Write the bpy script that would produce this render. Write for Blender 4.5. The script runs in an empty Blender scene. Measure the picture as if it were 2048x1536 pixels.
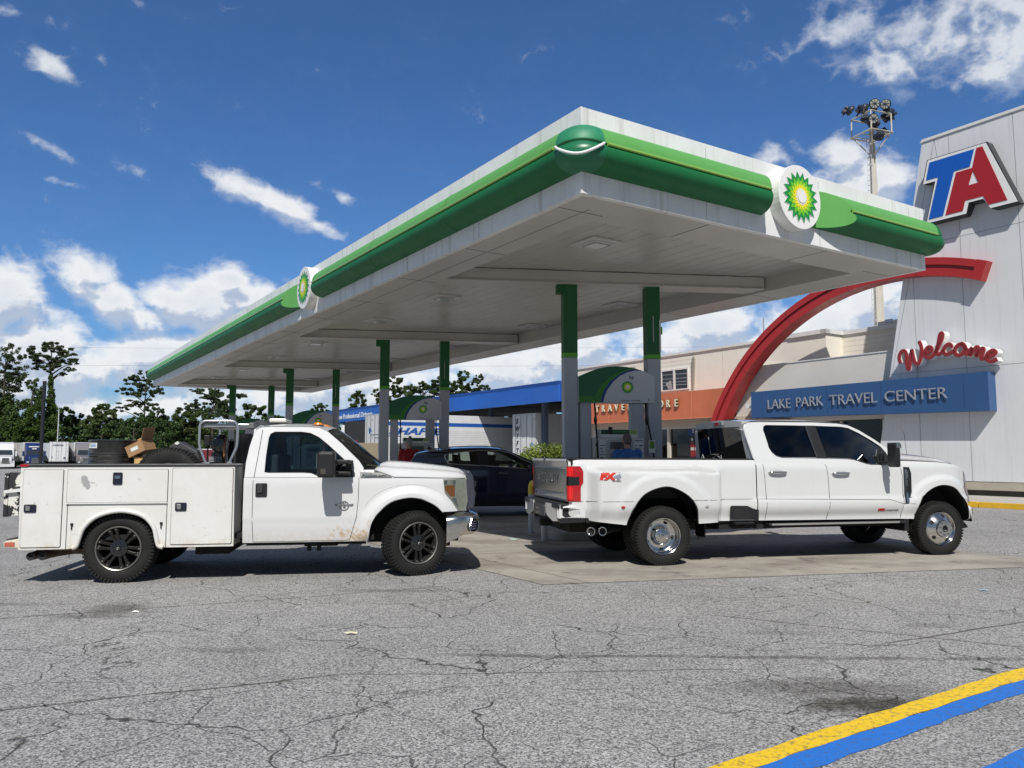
import bpy, bmesh, math, random
import numpy as np
from math import sin, cos, pi, radians as RD, sqrt, atan2
from mathutils import Vector, Matrix
from mathutils.geometry import tessellate_polygon
from mathutils import noise as mnoise
random.seed(7)
S = bpy.context.scene
COL = S.collection
# ---------------------------------------------------------------- camera
H = 1.52; PITCH = math.atan(141/1576); FPX = 1576.0
cam = bpy.data.cameras.new('camera'); cam.sensor_width = 36; cam.lens = FPX/2048*36
cam.clip_end = 3000; cam.clip_start = .05
camo = bpy.data.objects.new('camera', cam); COL.objects.link(camo)
camo.location = (0, 0, H); camo.rotation_euler = (RD(90)+PITCH, 0, 0)
S.camera = camo
S.view_settings.view_transform = 'Standard'; S.view_settings.look = 'None'
S.view_settings.exposure = 0.0; S.view_settings.gamma = 1
S.cycles.max_bounces = 8; S.cycles.transparent_max_bounces = 12
# ---------------------------------------------------------------- sky, sun
SUN_DROP = .91                      # horizontal travel per metre of drop, straight away from the camera
EL = math.atan(1/SUN_DROP)
sl = bpy.data.lights.new('sun', 'SUN'); sl.energy = 4.6; sl.angle = RD(.5); sl.color = (1, .96, .9)
so = bpy.data.objects.new('sun', sl); COL.objects.link(so)
so.rotation_euler = Vector((0.0, SUN_DROP, -1)).to_track_quat('-Z', 'Y').to_euler()
so.location = (0, -20, 30)
W = bpy.data.worlds.new('World'); S.world = W; W.use_nodes = True
wt = W.node_tree; wt.nodes.clear()

class NT:
    "tiny node-tree builder"
    def __init__(s, t): s.t = t
    def n(s, typ, **kw):
        nd = s.t.nodes.new(typ)
        for k, v in kw.items(): setattr(nd, k, v)
        return nd
    def l(s, a, b): s.t.links.new(a, b)
    def put(s, sock, v):
        if isinstance(v, (int, float)): sock.default_value = v
        elif isinstance(v, (tuple, list)):
            sock.default_value = (tuple(v)+(1,))[:4] if len(sock.default_value) == 4 else tuple(v)
        else: s.l(v, sock)
    def m(s, op, a, b=0.0, c=None, clamp=False):
        nd = s.n('ShaderNodeMath', operation=op, use_clamp=clamp)
        s.put(nd.inputs[0], a); s.put(nd.inputs[1], b)
        if c is not None: s.put(nd.inputs[2], c)
        return nd.outputs[0]
    def vm(s, op, a, b=(0, 0, 0)):
        nd = s.n('ShaderNodeVectorMath', operation=op); s.put(nd.inputs[0], a)
        if op == 'SCALE': s.put(nd.inputs[3], b)
        else: s.put(nd.inputs[1], b)
        return nd.outputs[0]
    def noise(s, vec, scale, detail=4, rough=.55, dist=0.0, out=0):
        nd = s.n('ShaderNodeTexNoise'); s.l(vec, nd.inputs['Vector'])
        nd.inputs['Scale'].default_value = scale; nd.inputs['Detail'].default_value = detail
        nd.inputs['Roughness'].default_value = rough; nd.inputs['Distortion'].default_value = dist
        return nd.outputs[out]
    def vor(s, vec, scale, feature='F1', out=0, rnd=1.0):
        nd = s.n('ShaderNodeTexVoronoi', feature=feature); s.l(vec, nd.inputs['Vector'])
        nd.inputs['Scale'].default_value = scale; nd.inputs['Randomness'].default_value = rnd
        return nd.outputs[out]
    def mr(s, v, a, b, c=0.0, d=1.0, smooth=False):
        nd = s.n('ShaderNodeMapRange', interpolation_type='SMOOTHSTEP' if smooth else 'LINEAR')
        s.put(nd.inputs[0], v)
        for i, x in enumerate((a, b, c, d)): s.put(nd.inputs[i+1], x)
        return nd.outputs[0]
    def mix(s, f, a, b, mode='MIX'):
        nd = s.n('ShaderNodeMix', data_type='RGBA', blend_type=mode)
        s.put(nd.inputs[0], f); s.put(nd.inputs[6], a); s.put(nd.inputs[7], b)
        return nd.outputs[2]
    def xyz(s, v):
        nd = s.n('ShaderNodeSeparateXYZ'); s.l(v, nd.inputs[0]); return nd.outputs
    def comb(s, x, y, z):
        nd = s.n('ShaderNodeCombineXYZ')
        for i, q in enumerate((x, y, z)): s.put(nd.inputs[i], q)
        return nd.outputs[0]

def pdir(px, py):
    x = (px-1024)/FPX; y = (768-py)/FPX
    d = Vector((x, cos(PITCH)-y*sin(PITCH), sin(PITCH)+y*cos(PITCH)))
    return atan2(d.x, d.y), atan2(d.z, sqrt(d.x**2+d.y**2))

# clouds: banks placed by compass bearing and height above the horizon (radians), broken up by noise
CL = [  # bearing/height taken as px,py ; radii in px ; weight ; tilt (deg)
 (100,132,66,24,.5,-25),(100,295,95,15,.45,-22),(270,342,62,18,.42,-20),(130,366,48,9,.35,-5),(10,22,60,14,.4,0),
 (290,8,50,18,.5,0),(208,122,26,14,.3,-30),(288,134,20,9,.3,-40),(400,331,22,6,.3,0),
 (490,376,72,30,.75,-20),(570,415,80,30,.8,-25),(645,456,52,16,.65,-20),(680,392,48,14,.42,-25),
 (10,600,70,85,1.1,0),(70,690,95,85,1.1,0),(-60,640,120,130,1.1,0),(110,740,100,60,1.0,0),(20,780,200,70,.9,0),
 (175,545,66,44,.95,-20),(245,612,115,48,1.0,-25),(330,600,80,42,.95,0),(400,615,110,56,1.05,0),(490,600,85,42,.9,0),(462,560,42,30,.9,0),
 (330,700,165,42,.95,8),(230,740,190,58,.8,0),(420,690,90,35,.8,0),(560,720,120,60,.7,0),
 (180,810,500,42,.75,0),(700,790,400,60,.8,0),
 (1130,715,120,45,1.0,0),(1010,740,150,48,.9,0),(1180,690,50,34,.9,0),(900,760,220,45,.75,0),(1250,740,120,40,.7,0),
 (1420,655,90,50,1.05,0),(1340,680,120,48,.9,0),(1500,700,120,45,.9,0),(1620,660,140,52,1.0,0),(1760,600,110,60,.95,0),(1690,700,160,60,.9,0),
 (1685,315,42,40,.75,0),(1735,372,68,44,1.0,0),(1640,360,60,26,.55,0),(1545,305,38,24,.5,0),(1585,285,16,26,.35,0),
 (1900,70,210,105,.62,-8),(1690,55,120,80,.50,25),(2010,110,150,80,.64,0),(1760,135,90,40,.5,-20),(1990,190,70,30,.42,0),(1975,165,40,18,.5,0),(2100,30,250,120,.85,0),
 (1450,22,90,26,.25,0),(1170,120,60,14,.12,0)]
grp = bpy.data.node_groups.new('cloud_density', 'ShaderNodeTree')
grp.interface.new_socket('Vector', in_out='INPUT', socket_type='NodeSocketVector')
grp.interface.new_socket('Density', in_out='OUTPUT', socket_type='NodeSocketFloat')
g = NT(grp); gi = g.n('NodeGroupInput'); go = g.n('NodeGroupOutput')
A, E_, _ = g.xyz(gi.outputs[0])
tot = None
for px, py, rx, ry, wgt, tilt in CL:
    a, e = pdir(px, py); k = 1/FPX*cos(e)**2
    k = 1/FPX*max(.55, cos(a)**2*1.0)
    da = g.m('SUBTRACT', A, a); de = g.m('SUBTRACT', E_, e)
    ct, st = cos(RD(tilt)), sin(RD(tilt))
    u_ = g.m('MULTIPLY', g.m('ADD', g.m('MULTIPLY', da, ct), g.m('MULTIPLY', de, st)), 1/(rx*k))
    v_ = g.m('MULTIPLY', g.m('ADD', g.m('MULTIPLY', da, -st), g.m('MULTIPLY', de, ct)), 1/(ry*k))
    r2 = g.m('ADD', g.m('MULTIPLY', u_, u_), g.m('MULTIPLY', v_, v_))
    ga = g.m('MULTIPLY', g.m('EXPONENT', g.m('MULTIPLY', r2, -.7)), wgt)
    tot = ga if tot is None else g.m('MAXIMUM', tot, ga)
# loose cloud outside the camera's view, so reflections are not empty
back = g.m('MULTIPLY', g.mr(g.m('ABSOLUTE', A), .85, 1.2), .42)
tot = g.m('MAXIMUM', tot, back)
P3 = g.comb(g.m('MULTIPLY', A, 1.0), g.m('MULTIPLY', E_, 1.35), 0.0)
n1 = g.noise(P3, 12, 9, .56, .1); nb = g.noise(P3, 19, 5, .55, .15); n2 = g.m('SUBTRACT', 1.08, g.m('MULTIPLY', g.m('ABSOLUTE', g.m('SUBTRACT', nb, .5)), 4.2))
nn = g.m('ADD', g.m('MULTIPLY', g.m('SUBTRACT', n1, .5), 1.55), g.m('MULTIPLY', g.m('SUBTRACT', n2, .6), .42))
den = g.m('ADD', g.m('SUBTRACT', tot, .36), g.m('MULTIPLY', nn, .85))
g.l(den, go.inputs[0])
w = NT(wt)
sky = w.n('ShaderNodeTexSky', sky_type='NISHITA'); sky.sun_disc = False
sky.sun_elevation = EL; sky.sun_rotation = RD(180); sky.altitude = 0; sky.air_density = 1.0; sky.dust_density = .7; sky.ozone_density = 2.2
geo = w.n('ShaderNodeTexCoord'); X, Y, Z = w.xyz(w.vm('NORMALIZE', geo.outputs['Generated']))
aa = w.m('ARCTAN2', X, Y); ee = w.m('ARCSINE', Z)
def dens(da, de):
    nd = w.n('ShaderNodeGroup'); nd.node_tree = grp
    w.l(w.comb(w.m('ADD', aa, da), w.m('ADD', ee, de), 0.0), nd.inputs[0]); return nd.outputs[0]
d0 = dens(0, 0); d1 = dens(-.006, .02)
alpha = w.m('MAXIMUM', w.mr(d0, -.08, .52, 0, 1, True), w.m('MULTIPLY', w.mr(d0, -.42, .1, 0, 1, True), .012))
lit = w.mr(w.m('SUBTRACT', d0, d1), -.16, .17, 0, 1, True)
thick = w.mr(d0, .1, .8, 1.0, .6)
lowf = w.mr(ee, 0.0, .35, 1.0, .72)
bright = w.m('MULTIPLY', w.mr(lit, 0, 1, .5, 1.0), thick)
bright = w.m('MULTIPLY', w.mr(lit, 0, 1, .58, 1.05), w.mr(d0, .25, .9, 1.0, .8))
bright = w.m('MULTIPLY', bright, w.mr(ee, .30, .5, 1.0, .74))
ccol = w.mix(w.mr(bright, .45, 1.0), (5.2, 6.4, 8.6), (12.2, 12.4, 12.5))
tint = w.mix(1.0, sky.outputs[0], (.60, .98, 1.44), 'MULTIPLY')
rear = w.mr(Y, -.5, .2, .38, 1.0, True)  # unseen sky behind the camera dimmed to cut its fill light
skyc = w.mix(w.m('MULTIPLY', alpha, .96), tint, ccol)
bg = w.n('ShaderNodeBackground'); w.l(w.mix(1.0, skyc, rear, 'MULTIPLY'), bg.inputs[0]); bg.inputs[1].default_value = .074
wo = w.n('ShaderNodeOutputWorld'); w.l(bg.outputs[0], wo.inputs[0])

# ---------------------------------------------------------------- materials
MATS = {}
def MAT(name, col, rough=.6, metal=0.0, var=0.0, vs=3.0, bump=0.0, bs=40.0, coat=0.0, streak=0.0, sdir='Z', dirt=None, spec=.5, speck=0.0, ss=200.0):
    if name in MATS: return MATS[name]
    mt = bpy.data.materials.new(name); mt.use_nodes = True; t = mt.node_tree; b = t.nodes['Principled BSDF']
    q = NT(t); tc = q.n('ShaderNodeTexCoord').outputs['Object']
    c = None
    base = tuple(col)+(1,)
    cur = base
    if var: cur = q.mix(1.0, base, q.mr(q.noise(tc, vs, 6, .6), .25, .75, 1-var, 1+var), 'MULTIPLY')
    if speck: cur = q.mix(1.0, cur, q.mr(q.noise(tc, ss, 2, .5), .3, .7, 1-speck, 1+speck), 'MULTIPLY')
    if streak:
        sv = q.vm('MULTIPLY', tc, (7, 7, .35) if sdir == 'Z' else (.35, 7, 7))
        cur = q.mix(q.mr(q.noise(sv, 1.0, 5, .65), .52, .78, 0, streak), cur, dirt or (.25, .24, .2))
    if not (var or streak or speck): cur = q.mix(q.mr(q.noise(tc, 2.0, 3), .3, .7, 0, .06), base, tuple(x*.8 for x in col))
    q.put(b.inputs['Base Color'], cur)
    b.inputs['Metallic'].default_value = metal
    rr = q.mr(q.noise(tc, 5.0, 4), .2, .8, max(.02, rough*.8), min(1, rough*1.2)); q.l(rr, b.inputs['Roughness'])
    b.inputs['Specular IOR Level'].default_value = spec
    if coat: b.inputs['Coat Weight'].default_value = coat; b.inputs['Coat Roughness'].default_value = .04
    if bump:
        bp = q.n('ShaderNodeBump'); bp.inputs['Strength'].default_value = bump; bp.inputs['Distance'].default_value = .02
        q.l(q.noise(tc, bs, 5, .6), bp.inputs['Height']); q.l(bp.outputs[0], b.inputs['Normal'])
    MATS[name] = mt; return mt
def GLASS(name, tint, refl=1.0, rough=.02):
    if name in MATS: return MATS[name]
    mt = bpy.data.materials.new(name); mt.use_nodes = True; t = mt.node_tree; t.nodes.clear(); q = NT(t)
    tr = q.n('ShaderNodeBsdfTransparent'); q.put(tr.inputs[0], tint)
    gl = q.n('ShaderNodeBsdfGlossy'); gl.inputs['Roughness'].default_value = rough; q.put(gl.inputs[0], (.9, .95, 1))
    fr = q.n('ShaderNodeFresnel'); fr.inputs[0].default_value = 1.52
    mx = q.n('ShaderNodeMixShader'); q.l(q.m('MULTIPLY', fr.outputs[0], refl, clamp=True), mx.inputs[0])
    q.l(tr.outputs[0], mx.inputs[1]); q.l(gl.outputs[0], mx.inputs[2])
    o = q.n('ShaderNodeOutputMaterial'); q.l(mx.outputs[0], o.inputs[0]); MATS[name] = mt; return mt

# ---------------------------------------------------------------- mesh helpers
class MB:
    def __init__(s): s.v = []; s.f = []
    def add(s, vs, fs):
        o = len(s.v); s.v += [tuple(p) for p in vs]; s.f += [tuple(i+o for i in f) for f in fs]; return s
    def xf(s, M):
        s.v = [tuple(M @ Vector(p)) for p in s.v]; return s
    def join(s, o, M=None):
        vs = [tuple(M @ Vector(p)) for p in o.v] if M else o.v
        return s.add(vs, o.f)
    def box(s, c, d, rz=0, M=None):
        x, y, z = (q/2 for q in d)
        vs = [Vector((i*x, j*y, k*z)) for i in (-1, 1) for j in (-1, 1) for k in (-1, 1)]
        R = Matrix.Rotation(rz, 3, 'Z')
        vs = [R @ p+Vector(c) for p in vs]
        if M: vs = [M @ p for p in vs]
        return s.add(vs, [(0, 1, 3, 2), (4, 6, 7, 5), (0, 4, 5, 1), (2, 3, 7, 6), (0, 2, 6, 4), (1, 5, 7, 3)])
    def bb(s, a, b):
        return s.box([(p+q)/2 for p, q in zip(a, b)], [abs(q-p) for p, q in zip(a, b)])
    def prism(s, poly, holes=(), f=None, thick=.02, both=None):
        "poly in 2D; f(u,v,w)->3D with w 0 front, thick back"
        f = f or (lambda a, b, w: (a, w, b))
        loops = [list(poly)]+[list(h) for h in holes]
        tri = tessellate_polygon([[Vector((a, b, 0)) for a, b in L] for L in loops])
        flat = [p for L in loops for p in L]; n = len(flat)
        vs = [f(a, b, 0) for a, b in flat]+[f(a, b, thick) for a, b in flat]
        fs = [tuple(t) for t in tri]+[tuple(i+n for i in reversed(t)) for t in tri]
        o = 0
        for L in loops:
            m = len(L)
            fs += [(o+i, o+(i+1) % m, o+(i+1) % m+n, o+i+n) for i in range(m)]; o += m
        return s.add(vs, fs)
    def flat(s, poly, f, holes=()):
        loops = [list(poly)]+[list(h) for h in holes]
        tri = tessellate_polygon([[Vector((a, b, 0)) for a, b in L] for L in loops])
        flat = [p for L in loops for p in L]
        return s.add([f(a, b) for a, b in flat], [tuple(t) for t in tri])
    def grid(s, rows, close=False):
        n = len(rows[0]); m = len(rows)
        fs = [(i*n+j, i*n+(j+1) % n, (i+1)*n+(j+1) % n, (i+1)*n+j) for i in range(m-1) for j in range(n if close else n-1)]
        return s.add([p for r in rows for p in r], fs)
    def tube(s, pts, r, n=8, cap=True, closed=False):
        pts = [Vector(p) for p in pts]; rows = []
        rs = r if isinstance(r, (list, tuple)) else [r]*len(pts)
        up = None
        for i, p in enumerate(pts):
            if closed: t = pts[(i+1) % len(pts)]-pts[i-1]
            else: t = pts[min(i+1, len(pts)-1)]-pts[max(i-1, 0)]
            t = t.normalized() if t.length > 1e-9 else Vector((0, 0, 1))
            if up is None: up = Vector((0, 0, 1)) if abs(t.z) < .9 else Vector((1, 0, 0))
            a = t.cross(up)
            if a.length < 1e-6: a = t.cross(Vector((1, 0, 0)))
            a.normalize(); b = a.cross(t).normalized(); up = b
            rows.append([tuple(p+(a*cos(2*pi*k/n)+b*sin(2*pi*k/n))*rs[i]) for k in range(n)])
        if closed: rows.append(rows[0])
        o = len(s.v); s.grid(rows, True)
        if cap and not closed: s.f.append(tuple(o+k for k in range(n))[::-1]); s.f.append(tuple(o+(len(rows)-1)*n+k for k in range(n)))
        return s
    def lathe(s, prof, n=32, M=None, cap=False):
        "prof: (radius, axial) around local Y axis"
        rows = [[(r*cos(2*pi*k/n), y, r*sin(2*pi*k/n)) for k in range(n)] for r, y in prof]
        if M: rows = [[tuple(M @ Vector(p)) for p in r] for r in rows]
        o = len(s.v); s.grid(rows, True)
        if cap: s.f.append(tuple(o+k for k in range(n))); s.f.append(tuple(o+(len(rows)-1)*n+k for k in range(n))[::-1])
        return s
    def mesh(s, name):
        me = bpy.data.meshes.new(name); me.from_pydata(s.v, [], s.f); me.validate()
        return me
    def build(s, name, mat, parent=None, smooth=None, bevel=0, loc=None, weld=False, seg=2, recalc=True):
        me = s.mesh(name)
        if recalc or weld:
            bm = bmesh.new(); bm.from_mesh(me)
            if weld: bmesh.ops.remove_doubles(bm, verts=bm.verts, dist=1e-4)
            if recalc: bmesh.ops.recalc_face_normals(bm, faces=bm.faces)
            bm.to_mesh(me); bm.free()
        for mt in (mat if isinstance(mat, (list, tuple)) else [mat]): me.materials.append(mt)
        if smooth:
            me.shade_smooth(); me.set_sharp_from_angle(angle=RD(smooth))
        o = bpy.data.objects.new(name, me); COL.objects.link(o)
        if parent: o.parent = parent
        if loc: o.location = loc
        if bevel:
            md = o.modifiers.new('bevel', 'BEVEL'); md.width = bevel; md.segments = seg; md.limit_method = 'ANGLE'; md.angle_limit = RD(35)
        return o
def tag(o, label=None, cat=None, group=None, kind=None):
    for k, v in (('label', label), ('category', cat), ('group', group), ('kind', kind)):
        if v: o[k] = v
    return o
def thing(name, label, cat, loc=(0, 0, 0), rz=0, group=None):
    o = bpy.data.objects.new(name, None); COL.objects.link(o); o.location = loc; o.rotation_euler = (0, 0, rz)
    o.empty_display_size = .2
    return tag(o, label, cat, group)
def dup(o, parent=None, loc=None, rz=None):
    c = o.copy(); COL.objects.link(c); c.parent = parent
    if loc is not None: c.location = loc
    if rz is not None: c.rotation_euler = (0, 0, rz)
    for ch in list(o.children): dup(ch, c)
    return c
def text_mb(txt, size, depth=.01, bold=0.0, shear=0.0, align='CENTER', space=1.0):
    "text as mesh in local x (reading) / z (up), y depth toward -y"
    cu = bpy.data.curves.new('t', 'FONT'); cu.body = txt; cu.size = size; cu.extrude = depth/2; cu.offset = bold
    cu.shear = shear; cu.align_x = align; cu.align_y = 'CENTER'; cu.space_character = space; cu.resolution_u = 4
    o = bpy.data.objects.new('t', cu); COL.objects.link(o)
    dg = bpy.context.evaluated_depsgraph_get(); dg.update()
    me = bpy.data.meshes.new_from_object(o.evaluated_get(dg))
    m = MB(); m.add([(v.co.x, -v.co.z, v.co.y) for v in me.vertices], [tuple(p.vertices) for p in me.polygons])
    bpy.data.objects.remove(o); bpy.data.curves.remove(cu); bpy.data.meshes.remove(me)
    return m
def lerp(P, x):
    if x <= P[0][0]: return P[0][1]
    for (a, b), (c, d) in zip(P, P[1:]):
        if x <= c: return b if c == a else b+(d-b)*(x-a)/(c-a)
    return P[-1][1]
def sst(a, b, x):
    t = min(1, max(0, (x-a)/(b-a))); return t*t*(3-2*t)
def smooth_pts(P, n=4, closed=False):
    "Catmull-Rom through the points"
    out = []; N = len(P)
    for i in range(N if closed else N-1):
        p0 = P[(i-1) % N] if closed or i > 0 else P[i]; p1 = P[i]; p2 = P[(i+1) % N]; p3 = P[(i+2) % N] if closed or i+2 < N else p2
        for k in range(n):
            t = k/n
            out.append(tuple(.5*((2*b)+(c-a)*t+(2*a-5*b+4*c-d)*t*t+(-a+3*b-3*c+d)*t**3) for a, b, c, d in zip(p0, p1, p2, p3)))
    if not closed: out.append(tuple(P[-1]))
    return out
def rrect(x0, z0, x1, z1, r, n=4):
    P = []
    for cx, cz, a0 in ((x1-r, z1-r, 0), (x0+r, z1-r, 90), (x0+r, z0+r, 180), (x1-r, z0+r, 270)):
        P += [(cx+r*cos(RD(a0+90*k/n)), cz+r*sin(RD(a0+90*k/n))) for k in range(n+1)]
    return P
def disc(cx, cz, r, n=20, r2=None): return [(cx+r*cos(2*pi*k/n), cz+(r2 or r)*sin(2*pi*k/n)) for k in range(n)]

# common materials
white_paint = MAT('white_paint', (.63, .635, .64), .25, coat=.6, var=.03, vs=1.5)
black_plastic = MAT('black_plastic', (.011, .011, .012), .45, bump=.1, bs=300)
rubber = MAT('rubber', (.007, .0068, .0065), .8, var=.25, vs=9, bump=.15, bs=90)
chrome = MAT('chrome', (.62, .62, .61), .14, 1.0)
dull_metal = MAT('dull_metal', (.42, .43, .44), .42, 1.0, var=.15, vs=8)
dark_void = MAT('dark_void', (.012, .012, .013), .9)
steel_white = MAT('steel_white', (.66, .67, .66), .45, var=.05, vs=4, streak=.25, dirt=(.5, .49, .42))
# ---------------------------------------------------------------- ground
u2 = Vector((-.542, .840)); v2 = Vector((.84, .542))     # canopy/building directions: u along the facades (away), v across
AU = atan2(u2.y, u2.x)
def UV(s, w, z=0.0): return (u2.x*s+v2.x*w, u2.y*s+v2.y*w, z)
def gz(y): return -.65*sst(48, 118, y)
def asphalt():
    mt = bpy.data.materials.new('asphalt'); mt.use_nodes = True; t = mt.node_tree; b = t.nodes['Principled BSDF']; q = NT(t)
    tc = q.n('ShaderNodeTexCoord').outputs['Object']
    X, Y, Z = q.xyz(tc)
    big = q.noise(tc, .35, 5, .6); mid = q.noise(tc, 2.2, 5, .6)
    cell = q.vor(tc, 98, out=1); cx = q.xyz(cell)[0]
    fine = q.noise(tc, 230, 2, .5)
    v = q.m('ADD', q.mr(cx, 0, 1, .28, 1.74), q.m('MULTIPLY', q.m('SUBTRACT', fine, .5), .9))
    v = q.m('MULTIPLY', v, q.mr(q.noise(tc, 60, 3, .6), .3, .7, .8, 1.2))
    v = q.m('MULTIPLY', v, q.mr(big, .3, .7, .88, 1.1)); v = q.m('MULTIPLY', v, q.mr(mid, .3, .7, .93, 1.07))
    col = q.mix(1.0, (.298, .291, .28, 1), v, 'MULTIPLY')
    # cracks
    warp = q.vm('ADD', tc, q.vm('SCALE', q.vm('SUBTRACT', q.noise(tc, 1.4, 3, .55, out=1), (.5, .5, .5)), .55))
    e1 = q.vor(warp, .55, 'DISTANCE_TO_EDGE')
    warp2 = q.vm('ADD', tc, q.vm('SCALE', q.vm('SUBTRACT', q.noise(tc, 3.0, 3, .55, out=1), (.5, .5, .5)), .22))
    e2 = q.vor(warp2, 1.1, 'DISTANCE_TO_EDGE')
    k1 = q.m('MULTIPLY', q.mr(e1, .0008, .0042, .9, 0), q.mr(q.noise(tc, .8, 4), .40, .52))
    k2 = q.m('MULTIPLY', q.mr(e2, .001, .0062, .75, 0), q.mr(q.noise(q.vm('ADD', tc, (7, 3, 0)), .6, 3), .44, .54))
    crack = q.m('MAXIMUM', k1, k2)
    col = q.mix(crack, col, (.035, .034, .03))
    col = q.mix(q.m('MULTIPLY', crack, q.mr(q.noise(tc, 5, 3), .58, .66)), col, (.03, .06, .012))
    # oil and tyre marks with shapes of their own
    def blob(x, y, rx, ry, a, soft=.6):
        dx = q.m('MULTIPLY', q.m('SUBTRACT', X, x), 1/rx); dy = q.m('MULTIPLY', q.m('SUBTRACT', Y, y), 1/ry)
        d = q.m('SQRT', q.m('ADD', q.m('MULTIPLY', dx, dx), q.m('MULTIPLY', dy, dy)))
        d = q.m('ADD', d, q.m('MULTIPLY', q.m('SUBTRACT', q.noise(tc, 6, 5, .7), .5), 1.6))
        return q.mr(d, 1-soft, 1.1, a, 0)
    st = None
    for args in ((2.25, 4.95, .62, .22, .9), (2.1, 5.3, .8, .25, .5), (-3.9, 7.9, .35, .45, .6), (-3.95, 7.6, .5, .12, .5), (-2.2, 6.3, .5, .12, .35), (3.7, 7.2, .3, .12, .3), (5.1, 7.6, .35, .1, .35),
                 (2.3, 6.9, .4, .1, .25), (-.6, 5.2, .25, .05, .3), (-5.6, 8.2, 1.2, .12, .4), (-1.3, 9.0, .8, .12, .35)):
        s_ = blob(*args); st = s_ if st is None else q.m('MAXIMUM', st, s_)
    # a long sealed seam and a smeared tyre trail
    def line(ax, ay, bx, by, wd, a, lo, hi):
        L = sqrt((bx-ax)**2+(by-ay)**2); nx, ny = -(by-ay)/L, (bx-ax)/L
        d = q.m('ABSOLUTE', q.m('ADD', q.m('ADD', q.m('MULTIPLY', X, nx), q.m('MULTIPLY', Y, ny)), q.m('ADD', q.m('MULTIPLY', q.m('SUBTRACT', q.noise(tc, 1.3, 3), .5), .12), -(ax*nx+ay*ny))))
        al = q.m('ADD', q.m('MULTIPLY', X, (bx-ax)/L), q.m('MULTIPLY', Y, (by-ay)/L)); a0 = (ax*(bx-ax)+ay*(by-ay))/L
        m_ = q.m('MULTIPLY', q.mr(al, a0-.3, a0+.2), q.mr(al, a0+L-.2, a0+L+.4, 1, 0))
        return q.m('MULTIPLY', q.m('MULTIPLY', q.mr(d, wd*.4, wd, a, 0), m_), q.mr(q.noise(tc, 3.0, 4), lo, hi))
    for args in ((-.4, 6.15, 5.6, 6.0, .06, .55, .36, .5), (-7, 6.6, -3.2, 8.15, .03, .8, .35, .45), (-3.2, 8.15, -1.0, 9.2, .02, .7, .3, .5),
                 (-4.5, 4.3, -1.2, 5.6, .02, .85, .25, .4), (-1.2, 5.6, 1.6, 5.75, .014, .8, .3, .45), (2.0, 7.6, 4.9, 5.9, .018, .85, .2, .4), (3.0, 6.5, 6.5, 8.3, .02, .85, .2, .4)):
        st = q.m('MAXIMUM', st, line(*args))
    col = q.mix(st, col, q.mix(1.0, col, (.17, .155, .12), 'MULTIPLY'))
    q.l(col, b.inputs['Base Color'])
    b.inputs['Roughness'].default_value = .82; b.inputs['Specular IOR Level'].default_value = .35
    hgt = q.m('SUBTRACT', q.m('ADD', q.m('MULTIPLY', cx, .5), q.m('MULTIPLY', fine, .4)), q.m('MULTIPLY', crack, 2.0))
    bp = q.n('ShaderNodeBump'); bp.inputs['Strength'].default_value = .75; bp.inputs['Distance'].default_value = .008
    q.l(hgt, bp.inputs['Height']); q.l(bp.outputs[0], b.inputs['Normal'])
    return mt
def concrete():
    mt = bpy.data.materials.new('concrete'); mt.use_nodes = True; t = mt.node_tree; b = t.nodes['Principled BSDF']; q = NT(t)
    tc = q.n('ShaderNodeTexCoord').outputs['Object']
    n1 = q.noise(tc, .9, 6, .65); n2 = q.noise(q.vm('MULTIPLY', tc, (1.0, 1.5, 1)), .75, 7, .68); n3 = q.noise(tc, 90, 3, .6)
    v = q.m('MULTIPLY', q.mr(n1, .3, .7, .78, 1.12), q.mr(n3, .3, .7, .86, 1.12))
    col = q.mix(1.0, (.38, .352, .30, 1), v, 'MULTIPLY')
    col = q.mix(q.mr(n2, .43, .62, 0, .72), col, (.20, .175, .145))
    col = q.mix(q.mr(q.noise(q.vm('ADD', tc, (3, 9, 0)), 1.7, 6, .7), .56, .66, 0, .6), col, (.085, .07, .058))
    X, Y, Z = q.xyz(tc)
    # saw-cut joints, square to the slab: along u and along the island direction
    a = q.m('ADD', q.m('MULTIPLY', X, v2.x), q.m('MULTIPLY', Y, v2.y)); c = q.m('SUBTRACT', q.m('MULTIPLY', Y, cos(RD(9))), q.m('MULTIPLY', X, sin(RD(9))))
    def jt(val, off, per, wd):
        f = q.m('FRACT', q.m('MULTIPLY', q.m('SUBTRACT', val, off), 1/per)); d = q.m('MINIMUM', f, q.m('SUBTRACT', 1.0, f))
        return q.mr(q.m('MULTIPLY', d, per), wd*.5, wd, 1, 0)
    j = q.m('MAXIMUM', jt(a, 9.53, 3.6, .014), jt(c, 12.2, 4.2, .014))
    col = q.mix(q.m('MULTIPLY', j, .8), col, (.05, .045, .04))
    q.l(col, b.inputs['Base Color']); b.inputs['Roughness'].default_value = .8
    bp = q.n('ShaderNodeBump'); bp.inputs['Strength'].default_value = .35; bp.inputs['Distance'].default_value = .006
    q.l(q.m('SUBTRACT', n3, j), bp.inputs['Height']); q.l(bp.outputs[0], b.inputs['Normal'])
    return mt
ASPH = asphalt(); CONC = concrete()
ys = [-12, 0, 20, 48, 55, 62, 70, 78, 86, 94, 102, 110, 118, 150, 400, 1500]
gm = MB(); gm.grid([[(x, y, gz(y)) for x in (-1200, -300, -60, -20, 20, 60, 300, 1200)] for y in ys])
tag(gm.build('ground', ASPH, smooth=60), kind='structure')
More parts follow.
